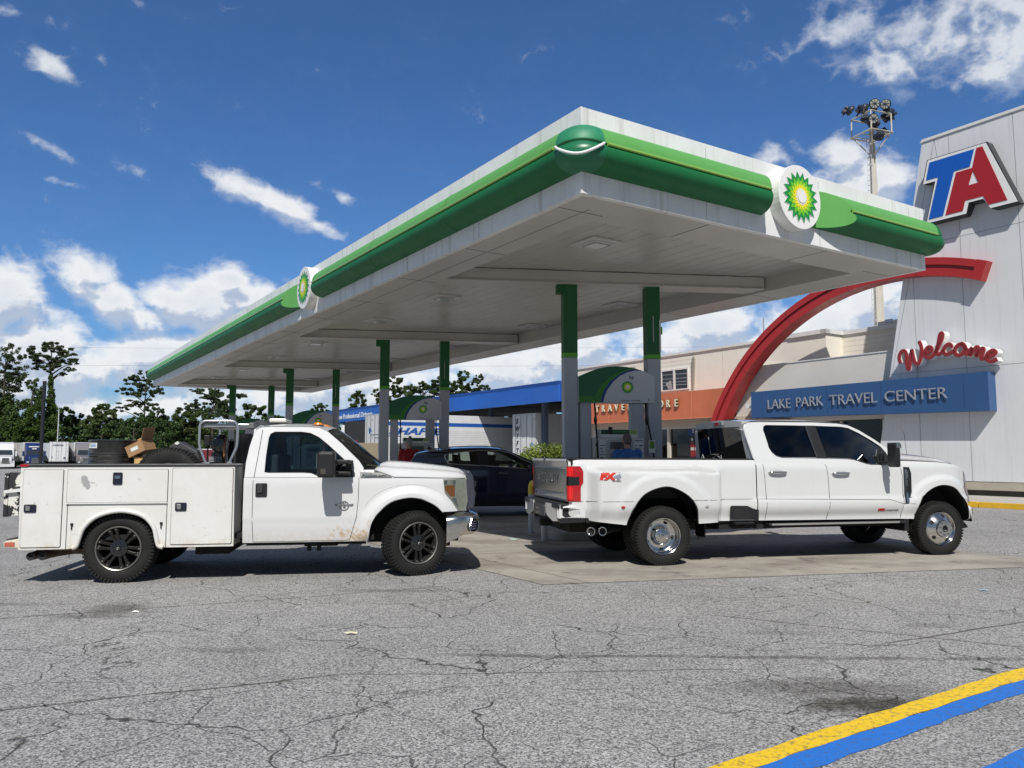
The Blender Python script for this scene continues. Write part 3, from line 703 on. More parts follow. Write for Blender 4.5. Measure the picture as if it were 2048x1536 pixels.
# U-shaped pipe guards at the island ends
gp_w = MAT('guard_grey', (.42, .43, .44), .55, streak=.2); gp_y = MAT('guard_yellow', (.62, .5, .03), .5)
for i in range(4):
    a = PAIRS[i][0]
    for x0, nm in ((-.62, 'left'), (2.25, 'right')):
        t = thing('pipe_guard', 'yellow-topped pipe guard at the %s island end, %s' % (nm, ord_[i]), 'guard rail', (a[0], a[1], .006), RD(9), 'pipe guards at the pump islands')
        m = MB(); m.tube([(x0, -.64, 0), (x0, -.64, .76)], .058, 14); m.build('leg', gp_w, t, smooth=50)
        m = MB(); m.tube([(x0, .64, 0), (x0, .64, .76)], .058, 14); m.build('leg', gp_w, t, smooth=50)
        P = [(x0, -.64, .761), (x0, -.64, .84)]+[(x0, -.64+.13*(1-cos(RD(k))), .84+.13*sin(RD(k))) for k in (20, 40, 60, 75, 90)]+[(x0, .51, .97)]+[(x0, .51+.13*sin(RD(k)), .84+.13*cos(RD(k))) for k in (15, 35, 55, 75, 90)]+[(x0, .64, .761)]
        m = MB(); m.tube(P, .059, 14); m.build('rail', gp_y, t, smooth=50)
# ---------------------------------------------------------------- vehicle helpers
def T(x, y, z): return Matrix.Translation((x, y, z))
def RZ(d): return Matrix.Rotation(RD(d), 4, 'Z')
def RX(d): return Matrix.Rotation(RD(d), 4, 'X')
def RY(d): return Matrix.Rotation(RD(d), 4, 'Y')
gloss_black = MAT('gloss_black', (.012, .012, .014), .12, coat=.8)
gun_metal = MAT('gun_metal', (.034, .032, .03), .38, .7, var=.2, vs=20)
bare_edge = MAT('machined_edge', (.30, .29, .27), .35, .8)
seam_m = MAT('panel_gap', (.03, .03, .03), .9)
tint_glass = GLASS('tinted_glass', (.018, .022, .026), .6)
clear_glass = GLASS('clear_glass', (.34, .46, .50), 1.1)
wind_glass = GLASS('windscreen_glass', (.40, .46, .38), 1.0)
amber = MAT('amber_lens', (.62, .2, .02), .15, coat=.5); red_lens = MAT('red_lens', (.38, .008, .01), .12, coat=.8, var=.1, vs=20)
under_m = MAT('underbody', (.009, .009, .009), .9)
def side_grid(xs, zb, zt, yf, nz=14, both=True, pw=1.0):
    m = MB()
    for sg in ((-1, 1) if both else (-1,)):
        m.grid([[(x, sg*yf(x, zb(x)+(zt(x)-zb(x))*(k/nz)**pw), zb(x)+(zt(x)-zb(x))*(k/nz)**pw) for k in range(nz+1)] for x in xs])
    return m
def seam(m, P, yf, r=.0035, n=8, off=0.0):
    Q = []
    for (a, b), (c, d) in zip(P, P[1:]):
        k = max(1, int(sqrt((c-a)**2+(d-b)**2)/.06))
        Q += [(a+(c-a)*i/k, b+(d-b)*i/k) for i in range(k)]
    Q.append(P[-1])
    m.tube([(x, -yf(x, z)-off, z) for x, z in Q], r, 5)
def xs_range(a, b, st, extra=()):
    L = sorted(set([round(a+(b-a)*k/max(1, int((b-a)/st)), 4) for k in range(int((b-a)/st)+1)]+[round(b, 4)]+[round(e, 4) for e in extra if a <= e <= b]))
    return L
TYRE = {}
def tyre_mb(R, rim, w):
    m = MB(); h = w/2
    m.lathe([(rim, -h+.02), (rim+.012, -h+.006), (rim+.03, -h), ((rim+R)/2, -h-.006), (R-.045, -h+.002), (R-.02, -h+.012), (R-.007, -h+.03), (R-.007, h-.03), (R-.02, h-.012), (R-.045, h-.002), (rim+.02, h), (rim, h-.02)], 64)
    n = 58
    for k in range(n):
        for j, yy in enumerate((-h+.035, -h*.34, h*.34, h-.035)):
            a = 2*pi*(k+(.5 if j % 2 else 0))/n; wd = 2*pi*R/n*.66
            M = Matrix.Rotation(a, 4, 'Y') @ T(R-.006, yy, 0) @ RX(14 if j in (1, 2) else 0)
            m.box((0, 0, 0), (.014, h*.44, wd), M=M)
    for k in range(n):
        a = 2*pi*k/n; M = Matrix.Rotation(a, 4, 'Y') @ T(R-.022, -h+.006, 0); m.box((0, 0, 0), (.028, .012, 2*pi*R/n*.5), M=M)
    return m
def wheel(parent, kind, R, w, loc, steer=0, spin=0, flip=False):
    rim = {'black': .262, 'dish': .252, 'dome': .252, 'suv': .25, 'plain': .26}[kind]
    if ('t', R, w) not in TYRE: TYRE['t', R, w] = tyre_mb(R, rim, w)
    ty = TYRE['t', R, w].build('wheel', rubber, parent, smooth=38, recalc=False)
    ty.location = loc; ty.rotation_euler = (0, RD(spin), RD(steer+(180 if flip else 0)))
    h = w/2; m = MB()
    if kind == 'black':
        m.lathe([(rim+.004, -h+.012), (rim-.006, -h+.004), (rim-.018, -h+.012), (rim-.026, -h+.035), (rim-.05, h-.05), (.10, h-.04), (0, h-.04)], 48); m.build('rim', under_m, ty, smooth=40)
        m = MB(); m.lathe([(rim+.003, -h+.008), (rim-.004, -h-.001), (rim-.014, -h+.004), (rim-.016, -h+.014)], 48)
        for k in range(6):
            for s_ in (-1, 1): a = 2*pi*k/6+RD(9)*s_; m.lathe([(.0, -.008), (.009, -.008), (.011, 0)], 8, T(.229*cos(a), -h+.026, .229*sin(a)))
        m.build('rim_lip', bare_edge, ty, smooth=40)
        m = MB()
        for k in range(6):
            for s_ in (-1, 1):
                a = 2*pi*k/6+RD(9)*s_
                # spoke from hub to rim, outline in (r, t)
                P = [(.05, -.019), (.15, -.0155), (.195, -.0165), (.207, -.026), (rim-.014, -.027), (rim-.014, .027), (.207, .026), (.195, .0165), (.15, .0155), (.05, .019)]
                b = RD(7)*s_*-1
                def f(r, t, w_, a=a, b=b):
                    rr = r; x = rr; z = t+(.25-rr)*math.tan(b)*-1*0.5
                    y = -h+.028-.004*0+(.022*(1-rr/.25))*1.0
                    return (x*cos(a)-z*sin(a), y+w_, x*sin(a)+z*cos(a))
                m.prism(P, f=f, thick=.05)
        m.build('spokes', gun_metal, ty, bevel=.004)
        m = MB(); m.lathe([(0, -h-.002), (.028, -h-.004), (.034, -h+.006), (.052, -h+.012), (.074, -h+.018), (.098, -h+.026), (.104, -h+.06)], 24)
        for k in range(8):
            a = 2*pi*k/8; m.lathe([(0, -.03), (.009, -.028), (.012, 0)], 8, T(.066*cos(a), -h+.03, .066*sin(a)))
        hb = m.build('hub_cap', gloss_black, ty, smooth=35)
        m = MB(); m.tube([(.009*cos(t_), -h-.006, .012*sin(t_)) for t_ in np.linspace(.6, 5.2, 12)], .0022, 5); m.build('emblem', MAT('emblem_silver', (.7, .7, .72), .3), hb)
    elif kind in ('dish', 'dome'):
        if kind == 'dish': prof = [(rim+.004, -h+.01), (rim-.004, -h-.003), (rim-.014, -h+.004), (rim-.02, -h+.03), (rim-.028, h-.10), (rim-.05, h-.085), (.165, h-.08), (.135, h-.085), (.118, h-.11), (.112, h-.155), (.10, h-.175), (.07, h-.185), (.045, h-.19), (.04, h-.2), (0, h-.205)]
        else: prof = [(rim+.004, -h+.01), (rim-.004, -h-.003), (rim-.012, -h+.004), (rim-.022, -h+.02), (.215, -h+.012), (.18, -h-.015), (.15, -h-.035), (.132, -h-.045), (.128, -h-.075), (.12, -h-.085), (.052, -h-.088), (.048, -h-.08), (.046, -h-.05), (0, -h-.05)]
        m.lathe(prof, 64); rm = m.build('rim', chrome, ty, smooth=35)
        m = MB()
        for k in range(5):
            a = 2*pi*(k+.27)/5; r_ = .192 if kind == 'dome' else .195
            P = []
            for j in range(14):
                t_ = 2*pi*j/14; rr = r_+.024*sin(t_); aa_ = a+.16*cos(t_)
                y = lerp([(.165, h-.0835), (rim-.05, h-.0885)], rr) if kind == 'dish' else lerp([(.15, -h-.038), (.18, -h-.018), (.215, -h+.009)], rr)
                P.append((rr*cos(aa_), y-.0015, rr*sin(aa_)))
            m.add(P, [tuple(range(14))])
        m.build('vent_holes', dark_void, rm, recalc=False)
        m = MB()
        for k in range(8):
            a = 2*pi*k/8; y0 = -h-.086 if kind == 'dome' else h-.172
            m.lathe([(0, -.026), (.010, -.024), (.013, -.01), (.013, 0)], 8, T(.095*cos(a), y0, .095*sin(a)))
        m.build('lug_nuts', chrome, rm, smooth=40)
        if kind == 'dome': m = MB(); m.lathe([(.046, -h-.05), (0, -h-.052)], 24); m.build('hub_bore', black_plastic, rm)
        else: m = MB(); m.tube([(.03*cos(t_), h-.208, .014*sin(t_)) for t_ in np.linspace(0, 2*pi, 16)], .002, 5); m.build('emblem', gloss_black, rm)
    else:
        m.lathe([(rim+.004, -h+.01), (rim-.008, -h), (rim-.02, -h+.02), (rim-.04, h-.06), (.06, h-.08), (0, h-.08)], 40); rm = m.build('rim', under_m, ty, smooth=40)
        m = MB()
        for k in range(5 if kind == 'suv' else 0):
            a = 2*pi*k/5
            m.prism([(.03, -.03), (rim-.012, -.045), (rim-.012, .045), (.03, .03)], f=lambda r, t, w_, a=a: (r*cos(a)-t*sin(a), -h+.02+w_, r*sin(a)+t*cos(a)), thick=.03)
        if m.v: m.lathe([(0, -h+.008), (.05, -h+.01), (.055, -h+.03)], 16); m.build('spokes', dull_metal, ty, bevel=.004)
    return ty
def surf(P, yfun, sg, shrink=1.0, nx=18, nz=14):
    "panel bounded by polygon P (x,z), lying on the curved surface y=yfun"
    x0, x1 = min(p[0] for p in P), max(p[0] for p in P); rows = []
    for x in np.linspace(x0+.0005, x1-.0005, nx):
        zs = [p[1]+(q_[1]-p[1])*(x-p[0])/(q_[0]-p[0]) for p, q_ in zip(P, P[1:]+P[:1]) if (p[0]-x)*(q_[0]-x) < 0]
        if len(zs) < 2: continue
        a, b = min(zs), max(zs); rows.append([(x, sg*yfun(x, z), z) for z in np.linspace(a, b, nz)])
    rows = [[(r[0][0], sg*(yfun(r[0][0], r[0][2])-.05), r[0][2])]+r+[(r[-1][0], sg*(yfun(r[-1][0], r[-1][2])-.05), r[-1][2])] for r in rows]
    m = MB(); m.grid(rows); return m
def muddy():
    mt = bpy.data.materials.new('white_paint_muddy'); mt.use_nodes = True; t = mt.node_tree; b = t.nodes['Principled BSDF']; q = NT(t)
    tc = q.n('ShaderNodeTexCoord').outputs['Object']; X, Y, Z = q.xyz(tc)
    sp = q.vm('MULTIPLY', tc, (9, 9, 16)); sp = q.vm('ADD', sp, q.comb(0, 0, q.m('MULTIPLY', X, 9)))
    n = q.noise(sp, 1.1, 7, .72); n2 = q.noise(tc, 22, 5, .7)
    mx_ = q.m('MULTIPLY', q.m('SUBTRACT', X, 2.83), 1/.55); mz = q.m('MULTIPLY', q.m('SUBTRACT', Z, .50), 1/.17)
    d = q.m('SQRT', q.m('ADD', q.m('MULTIPLY', mx_, mx_), q.m('MULTIPLY', mz, mz)))
    k = q.mr(q.m('SUBTRACT', q.m('ADD', n, q.m('MULTIPLY', q.m('SUBTRACT', n2, .5), .5)), q.m('MULTIPLY', d, .22)), .32, .50, 0, .78)
    low = q.m('MULTIPLY', q.mr(Z, .44, .66, .30, 0), q.mr(n2, .35, .6))
    col = q.mix(q.m('MAXIMUM', k, low), q.mix(q.mr(q.noise(tc, 1.5, 4), .3, .7), (.62, .625, .63), (.65, .655, .655)), (.42, .27, .12))
    q.l(col, b.inputs['Base Color']); q.l(q.mr(k, 0, .5, .22, .8), b.inputs['Roughness']); b.inputs['Coat Weight'].default_value = .4
    return mt
def worn_white():
    mt = bpy.data.materials.new('worn_service_body_paint'); mt.use_nodes = True; t = mt.node_tree; b = t.nodes['Principled BSDF']; q = NT(t)
    tc = q.n('ShaderNodeTexCoord').outputs['Object']; X, Y, Z = q.xyz(tc)
    col = q.mix(q.mr(q.noise(tc, 2.2, 6, .65), .35, .7), (.70, .70, .68), (.63, .63, .595))
    # scuffs
    s1 = q.mr(q.noise(q.vm('MULTIPLY', tc, (10, 10, 18)), 1.0, 6, .7), .635, .68)
    col = q.mix(q.m('MULTIPLY', s1, .7), col, (.33, .34, .34))
    s2 = q.mr(q.noise(q.vm('MULTIPLY', tc, (2.5, 2.5, 28)), 1.0, 4, .7), .70, .73)
    col = q.mix(q.m('MULTIPLY', s2, .5), col, (.3, .29, .27))
    # one large bare patch
    wx = q.m('ADD', X, q.m('MULTIPLY', q.m('SUBTRACT', q.noise(tc, 30, 5, .7), .5), .09)); wz = q.m('ADD', Z, q.m('MULTIPLY', q.m('SUBTRACT', q.noise(tc, 17, 5, .7), .5), .06))
    ax = q.m('MULTIPLY', q.m('ADD', q.m('SUBTRACT', wx, -.37), q.m('MULTIPLY', q.m('SUBTRACT', wz, 1.19), .35)), 1/.045); az = q.m('MULTIPLY', q.m('SUBTRACT', wz, 1.19), 1/.085)
    r = q.m('ADD', q.m('MULTIPLY', ax, ax), q.m('MULTIPLY', az, az))
    col = q.mix(q.mr(r, .85, 1.05, 1, 0), col, (.34, .34, .34))
    # rust along the bottom and in the joints
    rs = q.m('MULTIPLY', q.mr(Z, .41, .54, .6, 0), q.mr(q.noise(tc, 7, 6, .7), .42, .66))
    col = q.mix(rs, col, (.46, .33, .16))
    st = q.m('MULTIPLY', q.mr(q.noise(q.vm('MULTIPLY', tc, (14, 14, .9)), 1.0, 5, .7), .56, .75, 0, .45), q.mr(Z, .4, 1.0, 1, .2))
    col = q.mix(st, col, (.55, .48, .34))
    q.l(col, b.inputs['Base Color']); b.inputs['Roughness'].default_value = .38
    bp = q.n('ShaderNodeBump'); bp.inputs['Strength'].default_value = .08; bp.inputs['Distance'].default_value = .01
    q.l(q.noise(tc, 3.0, 3), bp.inputs['Height']); q.l(bp.outputs[0], b.inputs['Normal'])
    return mt
MUD = muddy(); WORN = worn_white()

# ================================================================ left truck: single cab with service body
st_ = thing('service_truck', 'white single-cab utility truck with scratched toolbox bed and black wheels', 'pickup truck', (-4.84, 10.47, 0), RD(9))
ARC_S = [(2.915, .44), (2.95, .65), (3.03, .79), (3.19, .93), (3.39, .99), (3.56, .98), (3.75, .90), (3.86, .80)]
def zb_s(x):
    if x < 2.91: return .445
    if x <= 3.86: return lerp(smooth_pts(ARC_S, 4), x)
    return .80
TOPS = [(1.42, 1.235), (2.75, 1.235), (2.80, 1.26), (2.84, 1.325), (3.0, 1.325), (3.12, 1.285), (3.22, 1.235), (4.17, 1.215)]
def zt_s(x): return lerp(TOPS, x)
def yf_s(x, z):
    y = 1.0
    if z < .72: y -= .035*((.72-z)/.3)**1.6+.006
    if z > 1.12: y -= .045*((z-1.12)/.15)**2*(.5 if x < 2.8 else .6)
    r = sqrt((x-3.46)**2+(z-.42)**2)
    y += .05*(1-sst(.60, .72, r))*sst(.40, .5, z)
    if x > 3.75: y -= .16*((x-3.75)/.42)**2.2
    return y
xs = xs_range(1.42, 4.17, .055, [2.912, 2.918, 2.93, 2.95, 2.97, 3.0, 3.03, 3.06, 3.82, 3.855, 3.862, 2.8, 2.84, 3.22])
m = side_grid(xs, zb_s, zt_s, yf_s, 22)
m.build('body', MUD, st_, smooth=35, weld=True)
m = MB()
seam(m, [(1.60, 1.83), (1.565, 1.5), (1.53, 1.2), (1.53, .71), (1.545, .455), (2.70, .46), (2.78, .74), (2.80, .95), (2.805, 1.235)], lambda x, z: yf_s(x, z) if z < 1.24 else .97-(z-1.235)*.27+.003)
m.build('door_gap', seam_m, st_)
m = MB(); seam(m, [(3.0, 1.323), (3.12, 1.283), (3.24, 1.232), (3.6, 1.226), (4.15, 1.214)], yf_s, .005); m.build('hood_gap', seam_m, st_)
m = MB(); seam(m, [(3.02, 1.325), (3.02, 1.23)], yf_s, .003); m.build('fender_gap', seam_m, st_)
# flare edge line
m = MB(); FL = smooth_pts([(2.86, .80), (2.94, .96), (3.11, 1.08), (3.31, 1.135), (3.51, 1.145), (3.71, 1.10), (3.90, .99), (4.05, .83)], 5)
m.tube([(x, -yf_s(x, z)+.004, z) for x, z in FL], .007, 6); m.build('flare_crease', white_paint, st_, smooth=60)
# arch lips + liners
def liner(parent, arc, y0, y1, mat=under_m, both=True):
    for sg in ((-1, 1) if both else (-1,)):
        m = MB(); m.grid([[(x, sg*y0, z), (x, sg*y1, z)] for x, z in arc]); m.add([(x, sg*y1, z) for x, z in arc], [tuple(range(len(arc)))])
        m.build('wheel_well', mat, parent, recalc=False)
A2 = smooth_pts(ARC_S, 4)+[(3.95, .6), (3.99, .44)]
liner(st_, A2, 1.03, .60)
m = MB(); m.tube([(x, -yf_s(x, z)+.012, z-.003) for x, z in smooth_pts(ARC_S, 4)], .014, 6); m.build('arch_lip', white_paint, st_, smooth=60)
# greenhouse side frames
def gh(x, z): return .97-(z-1.235)*.27
OUT_S = [(1.42, 1.236), (1.425, 1.42), (1.455, 1.62), (1.49, 1.76), (1.525, 1.83), (1.58, 1.862), (1.7, 1.868), (2.15, 1.868), (2.30, 1.858), (2.40, 1.81), (2.58, 1.655), (2.80, 1.44), (2.86, 1.35), (2.84, 1.262), (2.795, 1.236)]
WIN_S = [(1.655, 1.255), (1.66, 1.50), (1.68, 1.73), (1.70, 1.78), (1.75, 1.805), (2.08, 1.805), (2.19, 1.79), (2.29, 1.74), (2.42, 1.635), (2.58, 1.49), (2.70, 1.37), (2.745, 1.29), (2.755, 1.25), (2.66, 1.241), (2.36, 1.243), (2.30, 1.25), (2.22, 1.285), (2.12, 1.293), (1.70, 1.293)][1:]
WIN_S = [(1.655, 1.30)]+WIN_S
for sg in (-1, 1):
    m = MB(); m.prism(OUT_S, [WIN_S], f=lambda x, z, w_, sg=sg: (x, sg*(gh(x, z)-w_), z), thick=.05)
    m.build('door_frame', white_paint, st_, bevel=.006)
    m = MB(); m.flat(WIN_S, lambda x, z: (x, sg*(gh(x, z)-.022), z)); m.build('side_window', clear_glass, st_, recalc=False)
    m = MB(); m.tube([(x, sg*(gh(x, z)-.012), z) for x, z in WIN_S], .009, 6, closed=True); m.build('window_seal', black_plastic, st_)
    m = MB(); m.tube([(2.36, sg*(gh(2.36, 1.24)-.02), 1.243), (2.36, sg*(gh(2.3, 1.7)-.02), 1.70)], .008, 6); m.build('vent_divider', black_plastic, st_)
# corner trim ahead of the window (mirror sail)
m = MB(); m.prism([(2.56, 1.243), (2.755, 1.243), (2.752, 1.29), (2.705, 1.37), (2.64, 1.43), (2.57, 1.36)], f=lambda x, z, w_: (x, -gh(x, z)-.006+w_, z), thick=.04); m.build('mirror_sail', black_plastic, st_, bevel=.004)
# roof
def roof_mb(x0, x1, yb, zs, zc, nose=.08, nx=18, ny=16, pwr=2.6):
    rows = []
    for i in range(nx+1):
        q_ = i/nx; row = []
        for j in range(-ny, ny+1):
            t = j/ny; x = x0+(x1-x0)*q_; x += nose*(1-t*t)*sst(.6, 1, q_)-.03*(1-t*t)*(1-sst(0, .3, q_))
            a, b = zs(x0+(x1-x0)*q_), zc(x0+(x1-x0)*q_)
            row.append((x, t*yb(x0+(x1-x0)*q_), a+(b-a)*(1-abs(t)**pwr)))
        rows.append(row)
    m = MB(); m.grid(rows); return m
zsr = lambda x: lerp([(1.47, 1.70), (1.49, 1.77), (1.525, 1.832), (1.58, 1.866), (1.7, 1.872), (2.15, 1.872), (2.30, 1.862), (2.40, 1.815)], x)
zcr = lambda x: lerp([(1.47, 1.74), (1.50, 1.83), (1.55, 1.885), (1.65, 1.915), (1.8, 1.93), (2.1, 1.93), (2.25, 1.915), (2.40, 1.868)], x)
m = roof_mb(1.47, 2.39, lambda x: gh(x, zsr(x))+.003, zsr, zcr, .09); m.build('roof', white_paint, st_, smooth=50, weld=True)
# cab back wall with window
m = MB(); bw = lambda z: 1.435+max(0, (z-1.25))*.10
m.prism([(-.93, .5), (.93, .5), (.95, 1.25), (.80, 1.84), (.4, 1.90), (-.4, 1.90), (-.80, 1.84), (-.95, 1.25)], [rrect(-.66, 1.38, .66, 1.76, .06)], f=lambda y, z, w_: (bw(z)+w_, y, z), thick=.03); m.build('cab_rear_wall', white_paint, st_, bevel=.01)
m = MB(); m.flat(rrect(-.66, 1.38, .66, 1.76, .06), lambda y, z: (bw(z)+.015, y, z)); m.build('rear_window', clear_glass, st_, recalc=False)
# windscreen
def screen_mb(hx, hz, hy, bx, bz, by, nose_h, nose_b, n=16, rows=8, bow=.03):
    R_ = []
    for i in range(rows+1):
        q_ = i/rows; row = []
        for j in range(-n, n+1):
            t = j/n; x = (hx+nose_h*(1-t*t))*(1-q_)+(bx+nose_b*(1-t*t))*q_; z = (hz+.055*(1-abs(t)**2.6))*(1-q_)+bz*q_+bow*sin(pi*q_)
            row.append((x, t*(hy*(1-q_)+by*q_), z))
        R_.append(row)
    return R_
R_ = screen_mb(2.40, 1.812, .805, 2.85, 1.365, .885, .09, .24)
m = MB(); m.grid([r[1:-1] for r in R_]); m.build('windscreen', wind_glass, st_, smooth=60)
m = MB(); m.grid([r[:2] for r in R_]); m.grid([r[-2:] for r in R_]); m.grid([[(p[0]+.002, p[1], p[2]+.003) for p in r] for r in (R_[0], [tuple(a*.9+b*.1 for a, b in zip(p, q_)) for p, q_ in zip(R_[0], R_[1])])]); m.build('windscreen_border', black_plastic, st_, smooth=60)
for y_ in (-.35, .3):
    m = MB(); m.tube([(3.09, y_, 1.40), (2.98, y_-.30, 1.46), (2.80, y_-.38, 1.60)], .008, 5); m.tube([(3.06, y_+.02, 1.41), (2.74, y_-.42, 1.665)], .006, 5); m.build('wiper', black_plastic, st_)
# hood
zhs = lambda x: lerp([(2.98, 1.325), (3.12, 1.287), (3.22, 1.240), (4.17, 1.218)], x)
zhc = lambda x: lerp(smooth_pts([(2.98, 1.375), (3.12, 1.432), (3.25, 1.445), (3.64, 1.41), (3.98, 1.365), (4.17, 1.325)], 4), x)
rows = []
for i in range(30):
    q_ = i/29; row = []
    for j in range(-24, 25):
        t = j/24; at_ = abs(t)
        x0 = 2.98+.13*(1-at_**2)+.03*sst(.5, .75, 1-at_)
        x = x0+(4.165-x0+.02*(1-t*t))*q_
        sh = .52*sst(0, .16, 1-at_)+.16*(1-at_)+.32*sst(.30, .46, 1-at_)*(1-.25*sst(.6, .9, 1-at_))
        row.append((x, t*(yf_s(x, 1.22)-.006), zhs(x)+(zhc(x)-zhs(x))*min(1.02, sh)-.05*sst(.93, 1, q_)*(.3+.7*(1-at_))))
    rows.append(row)
m = MB(); m.grid(rows); m.build('hood', white_paint, st_, smooth=40)
m = MB(); m.grid([[(2.84+.25*(1-t*t), t*.88, 1.345+.02*(1-t*t)) for t in np.linspace(-1, 1, 13)], [(3.0+.16*(1-t*t), t*.90, 1.33+.055*(1-t*t)) for t in np.linspace(-1, 1, 13)]]); m.build('cowl', black_plastic, st_, smooth=60)
m = MB(); m.lathe([(0, -.012), (.014, -.01), (.018, 0)], 8, T(3.22, -.45, 1.44) @ RX(-90)); m.build('washer_nozzle', black_plastic, st_)
# grille
GP = [(4.165, 1.318), (4.215, 1.31), (4.262, 1.24), (4.275, 1.12), (4.288, 1.02), (4.284, .87), (4.24, .81), (4.165, .80)]
gm_ = MAT('grille_black', (.035, .04, .055), .45)
m = MB(); m.prism(GP, f=lambda x, z, w_: (x, -.80+w_, z), thick=1.6); gr = m.build('grille', gm_, st_, bevel=.02)
m = MB()
for zz in (1.14, 1.0): m.bb((4.27, -.74, zz-.035), (4.305, .74, zz+.035))
m.build('grille_bars', gloss_black, gr, bevel=.01)
# headlight
HL = [(3.855, 1.205), (4.165, 1.21), (4.185, .93), (4.18, .85), (4.11, .80), (4.055, .81), (3.98, .93), (3.865, 1.07)]
lens = GLASS('hazy_lens', (.95, .96, .9), .9, .12)
yh = lambda x, z: yf_s(x, max(z, .82))+.012
hl_back = MAT('lamp_housing', (.78, .80, .69), .4, 0.0, var=.2, vs=14)
for sg in (-1, 1):
    m = surf(HL, lambda x, z: yh(x, z)-.004, sg); hb_ = m.build('headlight', hl_back, st_, smooth=50)
    m = MB(); m.prism([(3.875, 1.13), (4.01, 1.13), (4.01, .985), (3.955, .985), (3.872, 1.08)], f=lambda x, z, w_: (x, sg*(yh(x, z)-w_+.002), z), thick=.02); m.build('turn_signal', amber, hb_, bevel=.004)
    m = MB(); m.prism([(3.87, 1.19), (4.02, 1.19), (4.02, 1.14), (3.87, 1.14)], f=lambda x, z, w_: (x, sg*(yh(x, z)-w_+.001), z), thick=.02); m.prism([(3.97, .965), (4.03, .965), (4.06, .84), (4.01, .90)], f=lambda x, z, w_: (x, sg*(yh(x, z)-w_+.001), z), thick=.02); m.build('reflector', dull_metal, hb_, bevel=.004)
    m = surf(HL, lambda x, z: yh(x, z)+.012, sg, .93); m.build('lens', lens, hb_, smooth=50)
# chrome bumper
def bumper_mb(path, zlo, zhi, bulge=.03, n=9):
    rows = []
    for i, (x, y) in enumerate(path):
        a = Vector(path[max(0, i-1)]); b = Vector(path[min(len(path)-1, i+1)]); d = (b-a).normalized(); nx, ny = d.y, -d.x
        lo, hi = zlo(i/(len(path)-1)), zhi(i/(len(path)-1))
        row = []
        for k in range(n+1):
            q_ = k/n; o = bulge*(sin(pi*q_)**.5)-.10*max(0, q_-.86)/.14-.03*max(0, .12-q_)/.12
            row.append((x+nx*o, y+ny*o, lo+(hi-lo)*q_))
        rows.append(row)
    m = MB(); m.grid(rows); return m
half = smooth_pts([(3.90, -1.035), (4.02, -1.03), (4.14, -.99), (4.24, -.90), (4.31, -.76), (4.335, -.5), (4.34, 0)], 4)
path = half+[(x, -y) for x, y in reversed(half[:-1])]
edge = lambda q_: 1-min(1, min(q_, 1-q_)/.16)
m = bumper_mb(path, lambda q_: .50-.10*edge(q_), lambda q_: .79-.015*edge(q_)); bp_ = m.build('front_bumper', MAT('scuffed_chrome', (.62, .60, .56), .16, 1.0, var=.15, vs=9, streak=.3, dirt=(.35, .28, .2)), st_, smooth=40)
m = MB(); fq = [(.0, -.01), (.05, .075), (.14, .085), (.21, .04), (.2, -.055), (.13, -.085), (.02, -.075)]
def fogf(a, b, o):
    d_ = Vector((.10, .165)).normalized() if False else Vector((.12, .14)).normalized(); return (4.165+d_.x*a-o*-d_.y, -.995+d_.y*a-o*d_.x, .62+b)
m.prism([(a, b) for a, b in fq], f=lambda a, b, w_: fogf(a, b, .032-w_), thick=.03); fg = m.build('fog_light_pocket', gloss_black, bp_, bevel=.004)
m = MB()
for k in range(4): m.prism([(.03, -.05+k*.03), (.15, -.05+k*.03), (.15, -.04+k*.03), (.03, -.04+k*.03)], f=lambda a, b, w_: fogf(a, b, .036-w_), thick=.005)
m.build('pocket_slats', MAT('slat_blue_grey', (.12, .13, .2), .4), fg)
m = MB(); m.tube([fogf(a, b, .036) for a, b in fq], .006, 5, closed=True); m.build('pocket_trim', chrome, fg)
m = MB(); m.bb((4.36, -.26, .50), (4.385, .26, .66)); m.build('licence_plate', lab_white, st_, bevel=.004)
# fender vent badge
m = MB(); m.prism([(2.815, 1.305), (3.08, 1.295), (3.15, 1.27), (3.215, 1.232), (2.82, 1.232)], f=lambda x, z, w_: (x, -yf_s(x, z)-.012+w_, z), thick=.02); fb = m.build('fender_badge', MAT('badge_grey', (.06, .06, .06), .35), st_, bevel=.003)
em_ = MAT('badge_chrome', (.85, .85, .85), .15, .9)
m = text_mb('F350', .062, .006, .003, .2); m.xf(T(2.895, -1.003, 1.268)); m.build('lettering', em_, fb)
m = text_mb('SUPER DUTY', .034, .006, .001, .2); m.xf(T(3.03, -1.003, 1.262)); m.build('lettering', em_, fb)
# door badge: toothed ring with a bar
m = MB(); cx, cz = 2.628, .885; yb_ = -1.002
tp = []
for k in range(32):
    r_ = .064 if k % 2 else .057; tp.append((cx+r_*cos(2*pi*k/32), cz+r_*sin(2*pi*k/32)))
m.prism(tp, [disc(cx, cz, .047, 24)], f=lambda x, z, w_: (x, yb_-.004+w_, z), thick=.006); db = m.build('door_badge', MAT('badge_silver', (.35, .35, .36), .25, .8), st_)
m = MB(); m.prism([(cx-.115, cz+.0), (cx-.105, cz+.022), (cx+.115, cz+.022), (cx+.105, cz-.002)], f=lambda x, z, w_: (x, yb_-.007+w_, z), thick=.006); m.build('bar', MAT('badge_bar', (.2, .2, .21), .3, .5), db)
m = text_mb('POWER STROKE', .022, .002, .0008, .15); m.xf(T(cx, yb_-.009, cz+.011)); m.build('lettering', em_, db)
m = text_mb('6.7', .036, .002, .001, .1); m.xf(T(cx, yb_-.003, cz+.037)); m.build('lettering', MAT('badge_dark', (.06, .06, .06), .4), db)
m = text_mb('V8', .03, .002, .001, .1); m.xf(T(cx, yb_-.003, cz-.022)); m.build('lettering', MAT('badge_dark', (.06, .06, .06), .4), db)
